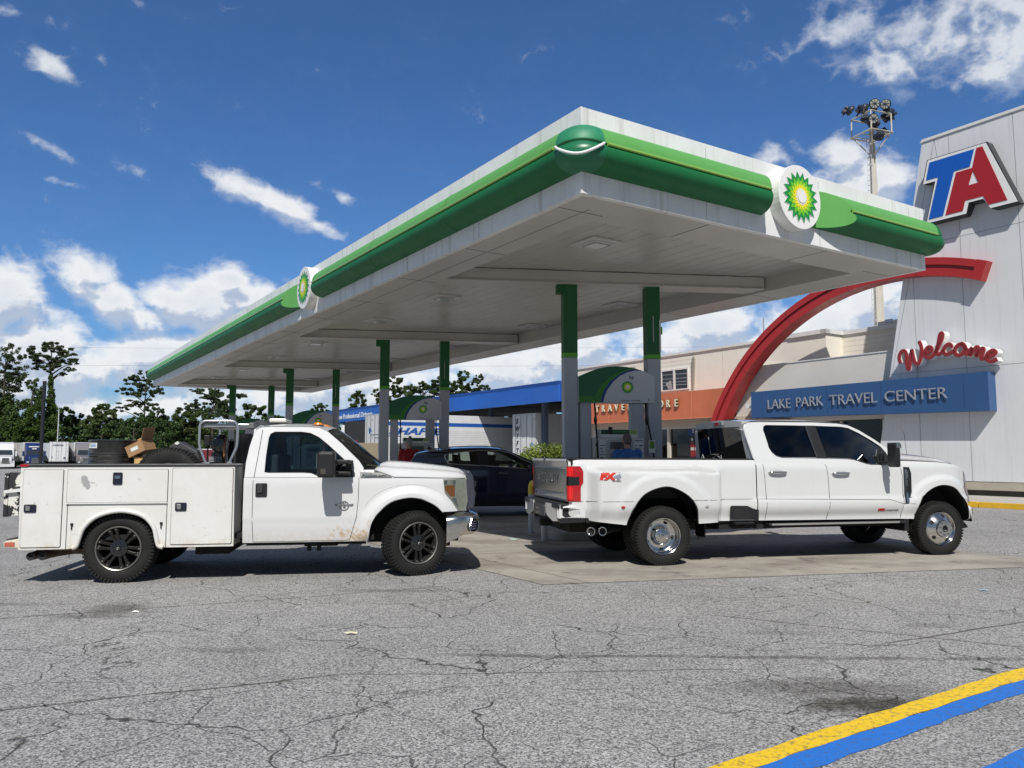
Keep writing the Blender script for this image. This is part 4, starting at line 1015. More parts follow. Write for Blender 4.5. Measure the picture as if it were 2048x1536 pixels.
# door handle
m = MB(); m.prism(rrect(1.562, 1.0, 1.70, 1.17, .018), f=lambda x, z, w_: (x, -1.008+w_, z), thick=.01); dh = m.build('door_handle', black_plastic, st_, bevel=.003)
m = MB(); m.prism(rrect(1.585, 1.055, 1.645, 1.165, .01), f=lambda x, z, w_: (x, -1.026+w_, z), thick=.018); m.build('grip', MAT('grip_black', (.04, .04, .045), .4), dh, bevel=.006)
# tow mirror
m = MB(); m.bb((2.325, -1.46, 1.245), (2.535, -1.20, 1.555)); mo = m.build('side_mirror', black_plastic, st_, bevel=.035, seg=4)
m = MB(); m.bb((2.50, -1.22, 1.40), (2.70, -1.0, 1.455)); m.bb((2.50, -1.22, 1.27), (2.70, -1.0, 1.315)); m.bb((2.64, -1.03, 1.255), (2.73, -.94, 1.45)); m.build('mirror_arm', black_plastic, mo, bevel=.014, seg=3)
m = MB(); m.bb((2.318, -1.44, 1.36), (2.326, -1.22, 1.53)); m.build('mirror_glass', chrome, mo)
m = MB(); m.bb((2.37, -1.463, 1.29), (2.43, -1.459, 1.35)); m.build('marker_lens', MAT('smoked_lens', (.08, .07, .06), .1, coat=.5), mo)
m = MB(); m.bb((2.325, 1.20, 1.245), (2.535, 1.46, 1.555)); m.bb((2.50, .98, 1.30), (2.70, 1.22, 1.42)); m.build('side_mirror', black_plastic, st_, bevel=.03, seg=3)
# roof lamps
for x_, y_ in ((2.24, -.62), (2.30, -.30), (2.32, 0), (2.30, .30), (2.24, .62)):
    m = MB(); m.lathe([(0, -.034), (.03, -.03), (.045, -.015), (.05, 0)], 12, T(x_+.02, y_, zcr(x_)-.012) @ Matrix.Diagonal((1.25, .8, 1, 1)) @ RX(-90)); ml = m.build('roof_marker_lamp', amber, st_, smooth=60)
    m = MB(); m.bb((x_-.055, y_-.045, zcr(x_)-.03), (x_+.09, y_+.045, zcr(x_)-.01)); m.build('lamp_base', MAT('lamp_base', (.1, .03, .01), .5), ml, bevel=.008)
m = MB(); m.bb((1.62, -.30, 1.925), (1.80, .30, 1.945)); bc = m.build('beacon_bar', black_plastic, st_, bevel=.006)
m = MB(); m.bb((1.60, -.30, 1.945), (1.82, .30, 1.995)); m.build('beacon_lens', MAT('beacon_lens', (.62, .6, .52), .25, coat=.4), bc, bevel=.015)
# cab interior
m = MB()
for y_ in (-.45, .45):
    m.box((1.95, y_, .95), (.5, .5, .16)); m.box((1.70, y_, 1.24), (.16, .5, .56)); m.box((1.68, y_, 1.6), (.12, .26, .2))
m.build('seats', MAT('seat_cloth', (.13, .12, .11), .9), st_, bevel=.04, seg=3)
m = MB(); m.prism([(2.45, 1.0), (2.95, 1.0), (2.95, 1.30), (2.72, 1.31), (2.52, 1.25), (2.45, 1.15)], f=lambda x, z, w_: (x, -.9+w_, z), thick=1.8); m.build('dashboard', MAT('dash_grey', (.07, .07, .07), .8), st_, bevel=.02)
m = MB(); m.tube([(2.40+.09*sin(t_), .42+.19*cos(t_), 1.24+.17*sin(t_)) for t_ in np.linspace(0, 2*pi, 25)[:-1]], .016, 8, closed=True); m.tube([(2.40, .24, 1.24), (2.40, .60, 1.24)], .02, 6); m.build('steering_wheel', black_plastic, st_, smooth=60)
m = MB(); m.bb((1.46, -.93, .46), (3.0, .93, .52)); m.build('cab_floor', under_m, st_)
cl = MB(); cl.lathe([(0, -.05), (.12, -.045), (.17, 0), (.12, .03), (0, .035)], 14, T(2.93, -.45, 1.325) @ RX(-90) @ Matrix.Diagonal((1.1, 1, .7, 1))); tag(cl.build('cloth_bundle', MAT('khaki_cloth', (.3, .31, .2), .95, var=.3, vs=12, bump=.5, bs=30), None), 'khaki cloth bundle on the dashboard of the single-cab truck', 'cloth')
COL.objects['cloth_bundle'].location = (-4.84, 10.47, 0); COL.objects['cloth_bundle'].rotation_euler = (0, 0, RD(9))
# frame, tank, exhaust
m = MB(); m.bb((-1.0, -.48, .38), (4.1, -.38, .52)); m.bb((-1.0, .38, .38), (4.1, .48, .52)); m.bb((-.9, -.9, .5), (3.0, .9, .56)); m.bb((1.45, -.86, .40), (2.9, -.6, .47))
m.bb((.8, -.62, .28), (1.2, .62, .42)); m.bb((3.2, -.35, .30), (4.0, .35, .8)); m.build('chassis', under_m, st_)
m = MB(); m.bb((2.15, -.9, .385), (2.55, -.55, .44)); m.box((2.2, -.8, .36), (.05, .05, .08)); m.box((2.32, -.8, .36), (.05, .05, .08)); m.build('tank_bracket', under_m, st_)
for y_ in (0,):
    m = MB(); m.tube([(0, -.8, .41), (0, .8, .41)], .055, 10); m.lathe([(0, -.14), (.12, -.11), (.15, 0), (.12, .11), (0, .14)], 16, T(0, 0, .40)); m.build('rear_axle', under_m, st_, smooth=50)
    m = MB(); m.tube([(3.5, -.75, .41), (3.5, .75, .41)], .05, 10); m.build('front_axle', under_m, st_, smooth=50)
rusty = MAT('rusty_pipe', (.12, .08, .055), .75, .3, var=.4, vs=12)
for x_ in (-.965, -.84):
    m = MB(); m.tube([(x_+.25, -.55, .36), (x_+.08, -.72, .345), (x_+.02, -.84, .335), (x_, -.96, .33)], .048, 14, cap=False); e = m.build('exhaust_tip', rusty, st_, smooth=60)
    m = MB(); m.lathe([(.047, 0), (0, .03)], 14, T(x_, -.955, .33)); m.build('bore', dark_void, e)
m = MB(); m.tube([(-.75, -.6, .36), (-.3, -.62, .36)], .05, 12); m.bb((-.95, -.85, .372), (-.45, -.55, .40)); m.build('exhaust_pipe', rusty, st_, smooth=60)
# wheels
wheel(st_, 'black', .405, .275, (0, -.83, .405), 0, 11); wheel(st_, 'black', .405, .275, (0, .83, .405), 0, 0, True)
wheel(st_, 'black', .405, .275, (3.51, -.82, .405), 22, 25); wheel(st_, 'black', .405, .275, (3.51, .84, .405), 20, 0, True)

# ---- service body (toolbox bed), part of the truck
ARC_B = smooth_pts([(.56, .415), (.475, .43), (.445, .50), (.40, .64), (.28, .765), (.09, .822), (-.08, .815), (-.25, .755), (-.37, .64), (-.425, .50), (-.45, .44), (-.52, .415)], 4)
Y0 = 1.02
for sg in (-1, 1):
    m = MB(); m.prism([(-1.075, .41), (-1.09, 1.372), (1.315, 1.372), (1.325, .415)]+ARC_B, f=lambda x, z, w_: (x, sg*(Y0-w_), z), thick=.03); bd = m.build('toolbox_side', WORN, st_, bevel=.004)
    m = MB(); m.bb((-1.07, sg*(Y0-.035), 1.345), (1.31, sg*.60, 1.371)); m.bb((-1.07, sg*.60, .62), (1.31, sg*.575, 1.371)); m.build('toolbox_top', WORN, st_)
    m = MB(); m.bb((-1.09, sg*1.03, 1.3725), (1.40, sg*.82, 1.41)); m.build('rail_cap', MAT('rail_black', (.035, .036, .04), .45), st_, bevel=.01)
    m = MB(); m.bb((1.29, sg*.99, .42), (1.315, sg*.5, 1.37)); m.bb((-1.085, sg*.985, .42), (-1.06, sg*.58, 1.37)); m.build('toolbox_end', WORN, st_)
    liner(st_, [p for p in ARC_B], Y0-.01, .62, both=False) if sg < 0 else None
    if sg > 0: continue
    doors = [(-1.052, .442, -.622, 1.338), (-.572, .955, .548, 1.338), (.602, .45, 1.298, 1.352)]
    for x0, z0_, x1, z1_ in doors:
        m = MB(); m.prism(rrect(x0, z0_, x1, z1_, .012, 2), f=lambda x, z, w_: (x, -Y0-.014+w_, z), thick=.0125); dr = m.build('toolbox_door', WORN, st_, bevel=.004)
        m = MB(); P = rrect(x0-.006, z0_-.006, x1+.006, z1_+.006, .012, 2); m.prism(P, [rrect(x0, z0_, x1, z1_, .01, 2)], f=lambda x, z, w_: (x, -Y0-.0025+w_, z), thick=.002); m.build('door_seal', MAT('rusty_gap', (.10, .08, .06), .9, var=.5, vs=12), dr)
    m = MB(); m.prism(rrect(-.578, .938, .552, .952, .005, 2), f=lambda x, z, w_: (x, -Y0-.022+w_, z), thick=.02); m.build('hinge_strip', steel_white, st_, bevel=.003)
    m = MB(); m.tube([(x, -Y0-.004, z+.026*sst(.42, .6, z)) for x, z in ARC_B[2:-2]], .026, 8); m.build('arch_trim', WORN, st_, smooth=60)
    m = MB()
    for x_ in (-.565, .545): m.prism([(x_, .42), (x_+.007, .42), (x_+.007, .935), (x_, .935)], f=lambda x, z, w_: (x, -Y0-.003+w_, z), thick=.002)
    m.build('panel_gap', seam_m, st_)
    for x_ in (-.505, .49):
        m = MB(); m.lathe([(0, -.02), (.014, -.02), (.018, 0)], 10, T(x_, -Y0, .70)); m.bb((x_-.006, -Y0-.015, .64), (x_+.006, -Y0-.002, .69)); m.build('rivnut', under_m, st_)
    for x0, z0_, x1, z1_, vert in ((-1.028, .845, -.895, .938, 0), (-.068, 1.163, .038, 1.308, 1), (.645, .845, .775, .945, 0)):
        m = MB(); m.prism(rrect(x0, z0_, x1, z1_, .016), f=lambda x, z, w_: (x, -Y0-.026+w_, z), thick=.012); la = m.build('latch', MAT('latch_black', (.012, .014, .03), .3), st_, bevel=.004)
        m = MB()
        if vert: m.prism([(x0+.025, z0_+.07), (x1-.025, z0_+.07), (x1-.018, z1_-.04), (x0+.018, z1_-.04)][::1], f=lambda x, z, w_: (x, -Y0-.036+w_+(z-z0_-.07)*.1, z), thick=.012)
        else: m.prism([(x0+.025, z0_+.022), (x0+.07, z0_+.022), (x0+.07, z1_-.022), (x0+.018, z1_-.015)], f=lambda x, z, w_: (x, -Y0-.036+w_, z), thick=.012)
        m.build('paddle', chrome, la, bevel=.003)
m = MB(); m.bb((-1.0, -.575, .93), (1.3, .575, .96)); m.bb((1.27, -.575, .96), (1.29, .575, 1.37)); m.build('bed_floor', MAT('bed_floor', (.12, .12, .12), .8), st_)
m = MB(); m.bb((-1.075, -.575, .95), (-1.045, .575, 1.34)); m.build('tailgate', WORN, st_, bevel=.005)
m = MB(); m.lathe([(0, -.012), (.028, -.01), (.034, 0)], 12, T(-1.05, -1.026, 1.392) @ Matrix.Diagonal((1.7, 1, .5, 1))); m.build('marker_lamp', red_lens, st_, smooth=60)
m = MB(); m.prism([(-1.075, .43), (-1.25, .435), (-1.255, .50), (-1.20, .52), (-1.075, .54)], f=lambda x, z, w_: (x, -.98+w_, z), thick=1.96); rb = m.build('rear_step', MAT('bumper_stained', (.62, .58, .46), .6, var=.3, vs=9), st_, bevel=.01)
m = MB(); m.bb((-1.235, -.95, .521), (-1.085, .95, .535)); m.build('tread_plate', MAT('tread_dark', (.05, .045, .05), .8), rb)
m = MB(); m.bb((-1.24, -.985, .45), (-1.13, -.978, .50)); m.build('lamp', MAT('dirty_lamp', (.45, .12, .08), .4), rb)
peel = MAT('peeling_black', (.02, .02, .022), .6)
def peeling():
    mt = bpy.data.materials.new('peeling_paint'); mt.use_nodes = True; t = mt.node_tree; b = t.nodes['Principled BSDF']; q = NT(t)
    tc = q.n('ShaderNodeTexCoord').outputs['Object']
    q.l(q.mix(q.mr(q.noise(tc, 5.5, 5, .6), .545, .56), (.022, .022, .025), (.66, .65, .6)), b.inputs['Base Color']); b.inputs['Roughness'].default_value = .55; return mt
PEEL = peeling()
lf_ = thing('lift_plate', 'black folded lift plate with peeling paint hanging behind the toolbox bed', 'lift plate', (-4.84, 10.47, 0), RD(9))
m = MB(); m.bb((-1.30, -.93, .79), (-1.275, .75, 1.30)); m.bb((-1.275, -.93, .79), (-1.255, -.80, 1.30)); m.build('outer_plate', PEEL, lf_, bevel=.004)
m = MB(); m.bb((-1.25, -.93, .80), (-1.115, -.905, 1.31)); m.build('side_plate', PEEL, lf_, bevel=.004)
m = MB(); m.prism([(-1.285, 1.065), (-1.09, 1.085), (-1.09, 1.125), (-1.285, 1.10)], f=lambda x, z, w_: (x, -.975+w_, z), thick=.04); m.build('arm', steel_white, lf_, bevel=.004)
m = MB(); m.bb((-1.112, -.92, 1.16), (-1.092, -.85, 1.31)); m.bb((-1.115, -.95, .8), (-1.095, -.9, 1.06)); m.build('hinge_post', steel_white, lf_)
# ---------------------------------------------------------------- load in the toolbox bed
def SVC(x, y, z): c, s = cos(RD(9)), sin(RD(9)); return (-4.84+c*x-s*y, 10.47+s*x+c*y, z)
def svc_thing(name, label, cat): return thing(name, label, cat, (-4.84, 10.47, 0), RD(9))
drum_m = MAT('drum_black', (.022, .02, .018), .28, coat=.5, var=.6, vs=7, bump=.15, bs=20)
t = svc_thing('oil_drum', 'black dented steel drum with a white sticker in the toolbox bed', 'drum')
pr_ = [(0, .0), (.285, 0), (.29, .01)]
for zz in (.22, .25, .45, .48, .54, .57): pr_ += [(.285, zz-.012), (.294, zz), (.285, zz+.012)]
pr_ += [(.285, .72), (.293, .725), (.293, .74), (.28, .742), (.278, .72), (0, .72)]
m = MB(); m.lathe(pr_, 40, T(-.31, -.3, .962) @ RX(90) @ Matrix.Diagonal((1, 1, -1, 1))); m.v = [(-.31+(x+.31), -.3+(y+.3), z) for x, y, z in m.v]; m.build('drum_shell', drum_m, t, smooth=35)
m = MB()
for k in range(8):
    pass
m.grid([[(-.31+.289*cos(a), -.3+.289*sin(a), z) for a in np.linspace(RD(213), RD(247), 8)] for z in (1.60, 1.665)]); stc = m.build('sticker', lab_white, t)
m = MB(); m.grid([[(-.31+.291*cos(a), -.3+.291*sin(a), z) for a in np.linspace(RD(215), RD(221), 4)] for z in (1.635, 1.658)]); m.build('logo_patch', MAT('sticker_gold', (.6, .42, .03), .5), stc)
m = MB()
for zz in (1.648, 1.63, 1.615): m.grid([[(-.31+.291*cos(a), -.3+.291*sin(a), z) for a in np.linspace(RD(224), RD(244), 5)] for z in (zz, zz+.007)])
m.build('text_lines', MAT('sticker_blue', (.05, .2, .5), .5), stc)
card = MAT('cardboard', (.34, .20, .10), .85, var=.15, vs=9); card_in = MAT('cardboard_dark', (.22, .12, .06), .9)
# tilted open box
t = svc_thing('open_cardboard_box', 'tilted open cardboard box with a white label beside the drum', 'cardboard box')
Mx = T(.03, -.50, 1.53) @ RZ(-18) @ RY(-24) @ RX(4)
def bx_(m, a, b): m.box([(p+q)/2 for p, q in zip(a, b)], [abs(q-p) for p, q in zip(a, b)], M=Mx)
m = MB(); bx_(m, (-.06, -.09, -.02), (.17, -.086, .12)); bx_(m, (-.06, .16, -.02), (.17, .164, .12)); bx_(m, (-.064, -.09, -.02), (-.06, .164, .12)); bx_(m, (.17, -.09, -.02), (.174, .164, .12)); bx_(m, (-.06, -.086, -.02), (.17, .16, -.016)); m.build('carton', card, t)
m = MB(); M2 = Mx @ T(.174, 0, .12) @ RY(38); m.box((.002, .037, .075), (.004, .25, .15), M=M2); M3 = Mx @ T(0, .164, .12) @ RX(-30); m.box((.055, .002, .05), (.23, .004, .1), M=M3); m.build('flaps', card, t)
m = MB(); bx_(m, (.0, -.0925, .03), (.10, -.0905, .075)); m.build('label', lab_white, t)
t = svc_thing('small_carton', 'small stained yellow carton under the tilted cardboard box', 'cardboard box')
m = MB(); m.box((.09, -.45, 1.40), (.15, .2, .17)); m.build('carton', MAT('carton_yellow', (.50, .33, .12), .8, var=.4, vs=14), t, bevel=.004)
m = MB(); m.box((.09, -.45, 1.489), (.16, .21, .006)); m.build('lid', card_in, t)
# spare tyre standing in the bed
t = svc_thing('spare_tyre', 'worn black spare tyre standing between the cardboard box and frame', 'tyre')
m = tyre_mb(.41, .22, .24); m.xf(T(.48, -.66, 1.195)); m.build('tread', rubber, t, smooth=38, recalc=False)
m = MB(); m.lathe([(.222, -.10), (.20, -.09), (.19, .08), (0, .08)], 32, T(.48, -.66, 1.195)); m.build('rim', dull_metal, t, smooth=40)
t = svc_thing('plastic_case', 'black slotted plastic case with a white tag behind the spare tyre', 'case')
m = MB(); m.prism([(.32, 1.45), (.36, 1.60), (.44, 1.68), (.50, 1.69), (.56, 1.645), (.72, 1.56), (.76, 1.45)], f=lambda x, z, w_: (x, -.35+w_, z), thick=.3); m.build('shell', MAT('case_grey', (.05, .05, .055), .55), t, bevel=.012)
m = MB()
for x_, z_ in ((.41, 1.605), (.60, 1.565), (.67, 1.53)): m.prism(rrect(x_-.02, z_-.012, x_+.02, z_+.012, .01), f=lambda x, z, w_: (x, -.352+w_, z), thick=.0015)
m.build('slots', dark_void, t)
m = MB(); m.prism([(.44, 1.665), (.475, 1.69), (.50, 1.665), (.48, 1.645), (.45, 1.65)], f=lambda x, z, w_: (x, -.36+w_, z), thick=.006); m.build('tag', lab_white, t)
# tube frame with lid, and the compressor and reel inside it
t = svc_thing('equipment_frame', 'silver tube frame under a grey lid behind the single cab', 'equipment rack')
galv = MAT('galvanised', (.5, .52, .55), .3, .8)
for y_ in (-.86, .35):
    P = [(.94, 1.41), (.865, 1.60), (.855, 1.66), (.855, 1.83)]+[(.925-.07*cos(RD(a)), 1.865+.07*sin(RD(a))) for a in (0, 30, 60, 90)]+[(1.235, 1.935)]+[(1.235+.07*sin(RD(a)), 1.865+.07*cos(RD(a))) for a in (30, 60, 90)]+[(1.305, 1.66), (1.295, 1.60), (1.215, 1.41)]
    m = MB(); m.tube([(x, y_, z) for x, z in P], .0165, 10); m.build('tube_hoop', galv, t, smooth=50)
m = MB(); m.bb((.93, -.88, 1.41), (.99, -.80, 1.43)); m.bb((1.19, -.88, 1.41), (1.25, -.80, 1.43)); m.build('foot', galv, t)
m = MB(); m.prism([(.86, 1.86), (.90, 1.905), (1.26, 1.905), (1.31, 1.86)], f=lambda x, z, w_: (x, -.83+w_, z), thick=1.15); m.build('lid', MAT('lid_grey', (.38, .39, .41), .35, .6), t, bevel=.006)
m = MB(); m.prism([(1.315, 1.86), (1.345, 1.935), (1.40, 1.94), (1.42, 1.86)], f=lambda x, z, w_: (x, -.3+w_, z), thick=.9); m.build('roof_box', MAT('box_grey', (.14, .14, .14), .5), t, bevel=.01)
t = svc_thing('air_compressor', 'black engine compressor standing inside the silver tube frame', 'compressor')
m = MB(); m.bb((.88, -.3, 1.41), (1.06, .1, 1.55)); m.lathe([(0, -.12), (.10, -.11), (.12, 0), (.10, .11), (0, .12)], 20, T(.96, -.12, 1.64)); m.lathe([(0, 0), (.06, .0), (.07, .05), (.055, .08), (0, .09)], 16, T(.97, -.1, 1.70) @ RX(90)); m.build('engine', gloss_black, t, smooth=40, bevel=.01)
m = MB(); m.bb((.765, -.2, 1.64), (.835, -.05, 1.77)); m.tube([(.80, -.12, 1.42), (.80, -.12, 1.66)], .012, 6); m.tube([(.84, -.12, 1.74), (.92, -.14, 1.755), (1.0, -.14, 1.75)], .012, 6); m.build('air_filter', black_plastic, t, bevel=.01)
m = MB()
for k in range(4): m.tube([(.86, -.32, 1.43+k*.018), (1.02, -.32, 1.43+k*.018)], .004, 5)
for k in range(5): m.tube([(.87+k*.035, -.32, 1.42), (.87+k*.035, -.32, 1.495)], .004, 5)
m.build('guard_grid', galv, t)
t = svc_thing('hose_reel', 'black hose reel with copper rim beside the cab rear window', 'hose reel')
m = MB()
for x_ in (1.07, 1.13, 1.22): m.lathe([(.03, 0), (.17, 0), (.175, .008), (.17, .016), (.03, .016)], 32, T(x_, -.25, 1.56) @ RZ(90))
m.build('flanges', gloss_black, t, smooth=40)
m = MB(); m.lathe([(.172, -.004), (.178, .008), (.172, .02)], 32, T(1.07, -.25, 1.56) @ RZ(90)); m.build('rim_band', MAT('copper', (.55, .25, .12), .25, .9), t, smooth=60)
m = MB()
for k in range(5): m.tube([(1.145+k*.015, -.25+.13*cos(a), 1.56+.13*sin(a)) for a in np.linspace(0, 2*pi, 24)[:-1]], .009, 6, closed=True)
m.build('hose', rubber, t, smooth=60)
m = MB(); m.bb((1.25, -.75, .96), (1.27, .5, 1.8)); m.build('back_guard', MAT('mesh_black', (.015, .015, .015), .7), t)
# ================================================================ right truck: crew cab dually
rt = thing('crew_cab_pickup', 'clean white four-door dually pickup with chrome wheels on the concrete', 'pickup truck', (1.78, 12.04, 0), RD(12.5))
pearl = MAT('pearl_white', (.62, .63, .63), .16, coat=.9, var=.02, vs=1.5, streak=.10, dirt=(.45, .43, .38))
ARC_R = smooth_pts([(-.485, .565), (-.45, .68), (-.39, .815), (-.29, .95), (-.16, 1.03), (.03, 1.08), (.19, 1.06), (.38, .96), (.49, .84), (.55, .69), (.572, .565)], 4)
ARC_F = smooth_pts([(4.145, .555), (4.20, .77), (4.30, .91), (4.47, 1.02), (4.66, 1.06), (4.87, 1.01), (5.03, .86), (5.09, .76)], 4)
def zb_r(x):
    if x < -1.02: return .655
    if x < -.95: return .655-.035*(x+1.02)/.07
    if x < -.485: return lerp([(-.95, .62), (-.6, .58), (-.485, .565)], x)
    if x <= .572: return lerp(ARC_R, x)
    if x < 4.145: return lerp([(.572, .565), (1.0, .58), (1.7, .575), (4.145, .56)], x)
    if x <= 5.09: return lerp(ARC_F, x)
    return .765
def zt_r(x): return lerp([(-1.24, 1.445), (-1.20, 1.452), (1.54, 1.44), (1.56, 1.40), (3.7, 1.36), (3.85, 1.36), (3.95, 1.44), (4.1, 1.44), (4.6, 1.41), (4.95, 1.36), (5.12, 1.30), (5.24, 1.20)], x)
def yf_r(x, z):
    y = 1.0
    # shoulder and tuck
    if z > 1.30: y -= .05*((z-1.30)/.15)**2
    if z < .80: y -= .05*sst(.80, .60, z)
    if .84 < z < .92 and x > 1.5: y += 0
    if x > 1.5: y += .02*sst(.90, .86, z)*sst(.60, .72, z)
    # dually hip
    if x < 1.6:
        sx = sst(-1.02, -.84, x)*(1-sst(.86, 1.01, x)); sz = 1-sst(1.26, 1.375, z+.02*sst(.4, 1.0, x))
        y += .205*sx*sz*(.82+.18*sst(.55, .9, z))
        r = sqrt((x-.04)**2+((z-.50)*1.0)**2); y += .028*sx*(1-sst(.70, .80, r))*sst(.40, .56, z)
    if x > 3.9:
        r = sqrt((x-4.65)**2+(z-.47)**2); y += .035*(1-sst(.66, .76, r))
    if x > 4.7: y -= .20*((x-4.7)/.54)**2.3
    if x < -1.05: y -= .05*((-1.05-x)/.19)**2
    return y
xs = xs_range(-1.24, 5.24, .06, [-1.0, -.98, -.96, -.94, -.92, -.9, -.88, -.86, -.84, .88, .90, .92, .94, .96, .98, 1.0, 1.02]+[round(p[0]+d, 3) for A_ in (ARC_R, ARC_F) for p in (A_[:5]+A_[-5:]) for d in (0,)]+[5.095, 5.16, 5.2, 3.95])
xs_bed = [x for x in xs if x <= 1.53]+[1.545]; xs_cab = [1.56]+[x for x in xs if x > 1.57]
m = side_grid(xs_bed, zb_r, zt_r, yf_r, 34); m.build('bed_side', pearl, rt, smooth=30, weld=True)
m = side_grid(xs_cab, zb_r, zt_r, yf_r, 26); m.build('body', pearl, rt, smooth=30, weld=True)
gap = lambda name, P, off=0.0, r=.004: (lambda m: (seam(m, P, lambda x, z: yf_r(x, z), r, off=off), m.build(name, seam_m, rt))[1])(MB())
gap('door_gap', [(1.70, .58), (1.70, .88), (1.685, 1.2), (1.665, 1.38)]); gap('door_gap', [(2.69, .575), (2.715, .75), (2.72, .95), (2.71, 1.2), (2.69, 1.34), (2.675, 1.375)])
gap('door_gap', [(3.93, .575), (3.96, .80), (3.965, 1.2), (3.93, 1.36)])
gap('body_crease', [(-1.2, .885), (-.42, .885)], 0, .003); gap('body_crease', [(.46, .89), (1.54, .885)], 0, .003); gap('body_crease', [(1.57, .885), (3.72, .855), (3.94, .79), (4.14, .785)], 0, .003)
for A_, y1 in ((ARC_R, .5), (ARC_F+[(5.14, .6), (5.16, .5)], .6)):
    liner(rt, A_, 1.0, y1)
m = MB(); m.tube([(x, -yf_r(x, z)+.008, z) for x, z in ARC_R], .011, 6); m.build('arch_lip', MAT('lip_black', (.02, .02, .02), .5), rt, smooth=60)
m = MB(); m.tube([(x, -yf_r(x, z)+.008, z) for x, z in ARC_F], .010, 6); m.build('arch_lip', MAT('lip_black', (.02, .02, .02), .5), rt, smooth=60)
# bed: rail caps, inner walls, floor, tailgate
m = MB()
for sg in (-1, 1):
    m.prism([(-1.24, sg*.96), (1.545, sg*.965), (1.545, sg*.80), (-1.24, sg*.80)], f=lambda x, y, w_: (x, y, 1.452-.004*x+w_), thick=.016)
m.build('bed_rail_cap', black_plastic, rt, bevel=.005)
m = MB()
for sg in (-1, 1): m.bb((-1.2, sg*.80, .92), (1.52, sg*.78, 1.45))
m.bb((-1.2, -.8, .90), (1.52, .8, .93)); m.bb((1.51, -.8, .92), (1.54, .8, 1.445)); m.build('bed_liner', MAT('bed_liner', (.025, .025, .025), .8), rt)
tg_m = MAT('tailgate_satin', (.35, .36, .36), .16, .85, var=.08, vs=3)
m = MB()
rows = []
for y in np.linspace(-.955, .955, 25):
    rows.append([(-1.235-dx*(1-.25*(abs(y)/.955)**4), y, z) for dx, z in ((.015, 1.462), (.045, 1.458), (.055, 1.43), (.02, 1.365), (.015, 1.34), (.03, 1.33), (.035, 1.30), (.035, 1.02), (.03, .995), (.018, .985), (.02, .90), (.012, .875))])
m.grid(rows); tgo = m.build('tailgate', pearl, rt, smooth=25)
m = MB(); m.grid([[(-1.235-dx*(1-.25*(abs(y)/.9)**4)-.003, y, z) for dx, z in ((.034, 1.325), (.036, 1.30), (.036, 1.02), (.032, 1.0))] for y in np.linspace(-.90, .93, 21)]); m.build('tailgate_panel', tg_m, tgo, smooth=30)
m = text_mb('SUPER DUTY', .19, .006, .003, 0, space=1.15); m.xf(T(-1.279, .05, 1.17) @ RZ(-90)); m.build('lettering', tg_m, tgo)
m = MB(); m.prism([(.06, 1.462), (.16, 1.468), (.20, 1.44), (.10, 1.37)], f=lambda y, z, w_: (-1.297+w_, y, z), thick=.02); m.build('camera_housing', chrome, tgo, bevel=.004)
m = MB(); m.lathe([(0, -.01), (.02, -.008), (.02, 0)], 12, T(-1.255, .78, .94) @ RZ(-90)); m.build('lock', black_plastic, tgo)
m = MB(); m.bb((-1.21, -.96, .86), (-1.18, .96, 1.45)); m.build('tailgate_inner', under_m, rt)
# tail lamps: wrap the corner
for sg in (-1, 1):
    def LP(a, z):
        "a: along from rear face (negative) round the corner to the side (positive)"
        if a < 0: return (-1.262-.004, sg*(.965+a), z)
        if a < .06: q_ = a/.06; return (-1.262+.05*(1-cos(q_*pi/2)), sg*(.965+.045*sin(q_*pi/2)), z)
        return (-1.212+(a-.06), sg*(yf_r(-1.212+(a-.06), z)+.012), z)
    def zrange(a):
        if a < .17: hi = 1.355
        else: hi = 1.355-.05*min(1, (a-.17)/.05)
        return .89, hi
    for nm, zl, zh, mt, aa_ in (('tail_lamp', .885, 1.36, red_lens, (-.06, .222)),):
        cols_ = np.linspace(aa_[0], aa_[1], 14); rows = []
        for a in cols_:
            a1 = a
            row = []
            for z in np.linspace(zl, zh, 14):
                lim = lerp([(.88, .185), (1.09, .185), (1.14, .222), (1.30, .222), (1.36, .18)], z)
                row.append(LP(aa_[0]+(min(lim, aa_[1])-aa_[0])*(a-aa_[0])/(aa_[1]-aa_[0]), z))
            rows.append(row)
        m = MB(); m.grid(rows); tl = m.build(nm, mt, rt, smooth=40)
    for nm, a0_, a1_, z0_, z1_, mt, o in (('black_band', -.02, .165, 1.105, 1.215, gloss_black, .006), ('bright_segment', -.015, .08, 1.225, 1.345, MAT('red_bright', (.75, .015, .015), .15, coat=.6), .004), ('bright_segment', .0, .08, .91, 1.09, MAT('red_bright', (.75, .015, .015), .15, coat=.6), .004)):
        m = MB(); m.grid([[tuple(Vector(LP(a, z))+Vector((-o if a < .06 else -o*.2, sg*o, 0))) for z in np.linspace(z0_, z1_, 4)] for a in np.linspace(a0_, a1_, 8)]); m.build(nm, mt, tl, smooth=40)
# rear bumper
bw_m = pearl
for sg in (1, -1):
    m = MB(); m.prism([(-1.02, .66), (-1.02, .835), (-1.36, .85), (-1.40, .84), (-1.40, .66), (-1.33, .62)], [[(-1.10, .69), (-1.10, .775), (-1.30, .80), (-1.335, .78), (-1.335, .69), (-1.30, .665)]], f=lambda x, z, w_, sg=sg: (x, sg*(1.0-.06*sst(-1.25, -1.40, x)-w_), z), thick=.035)
    m.prism([(sg*.97, .655), (sg*.97, .845), (sg*.34, .835), (sg*.36, .70), (sg*.46, .655), (sg*.70, .60), (sg*.88, .61)], f=lambda y, z, w_: (-1.415+w_+.03*(abs(y)/.97)**3, y, z), thick=.03)
    rbp = m.build('rear_bumper', bw_m, rt, bevel=.008)
m = MB(); m.bb((-1.40, -.97, .78), (-1.24, .97, .853)); m.build('step_pad', black_plastic, rbp, bevel=.01)
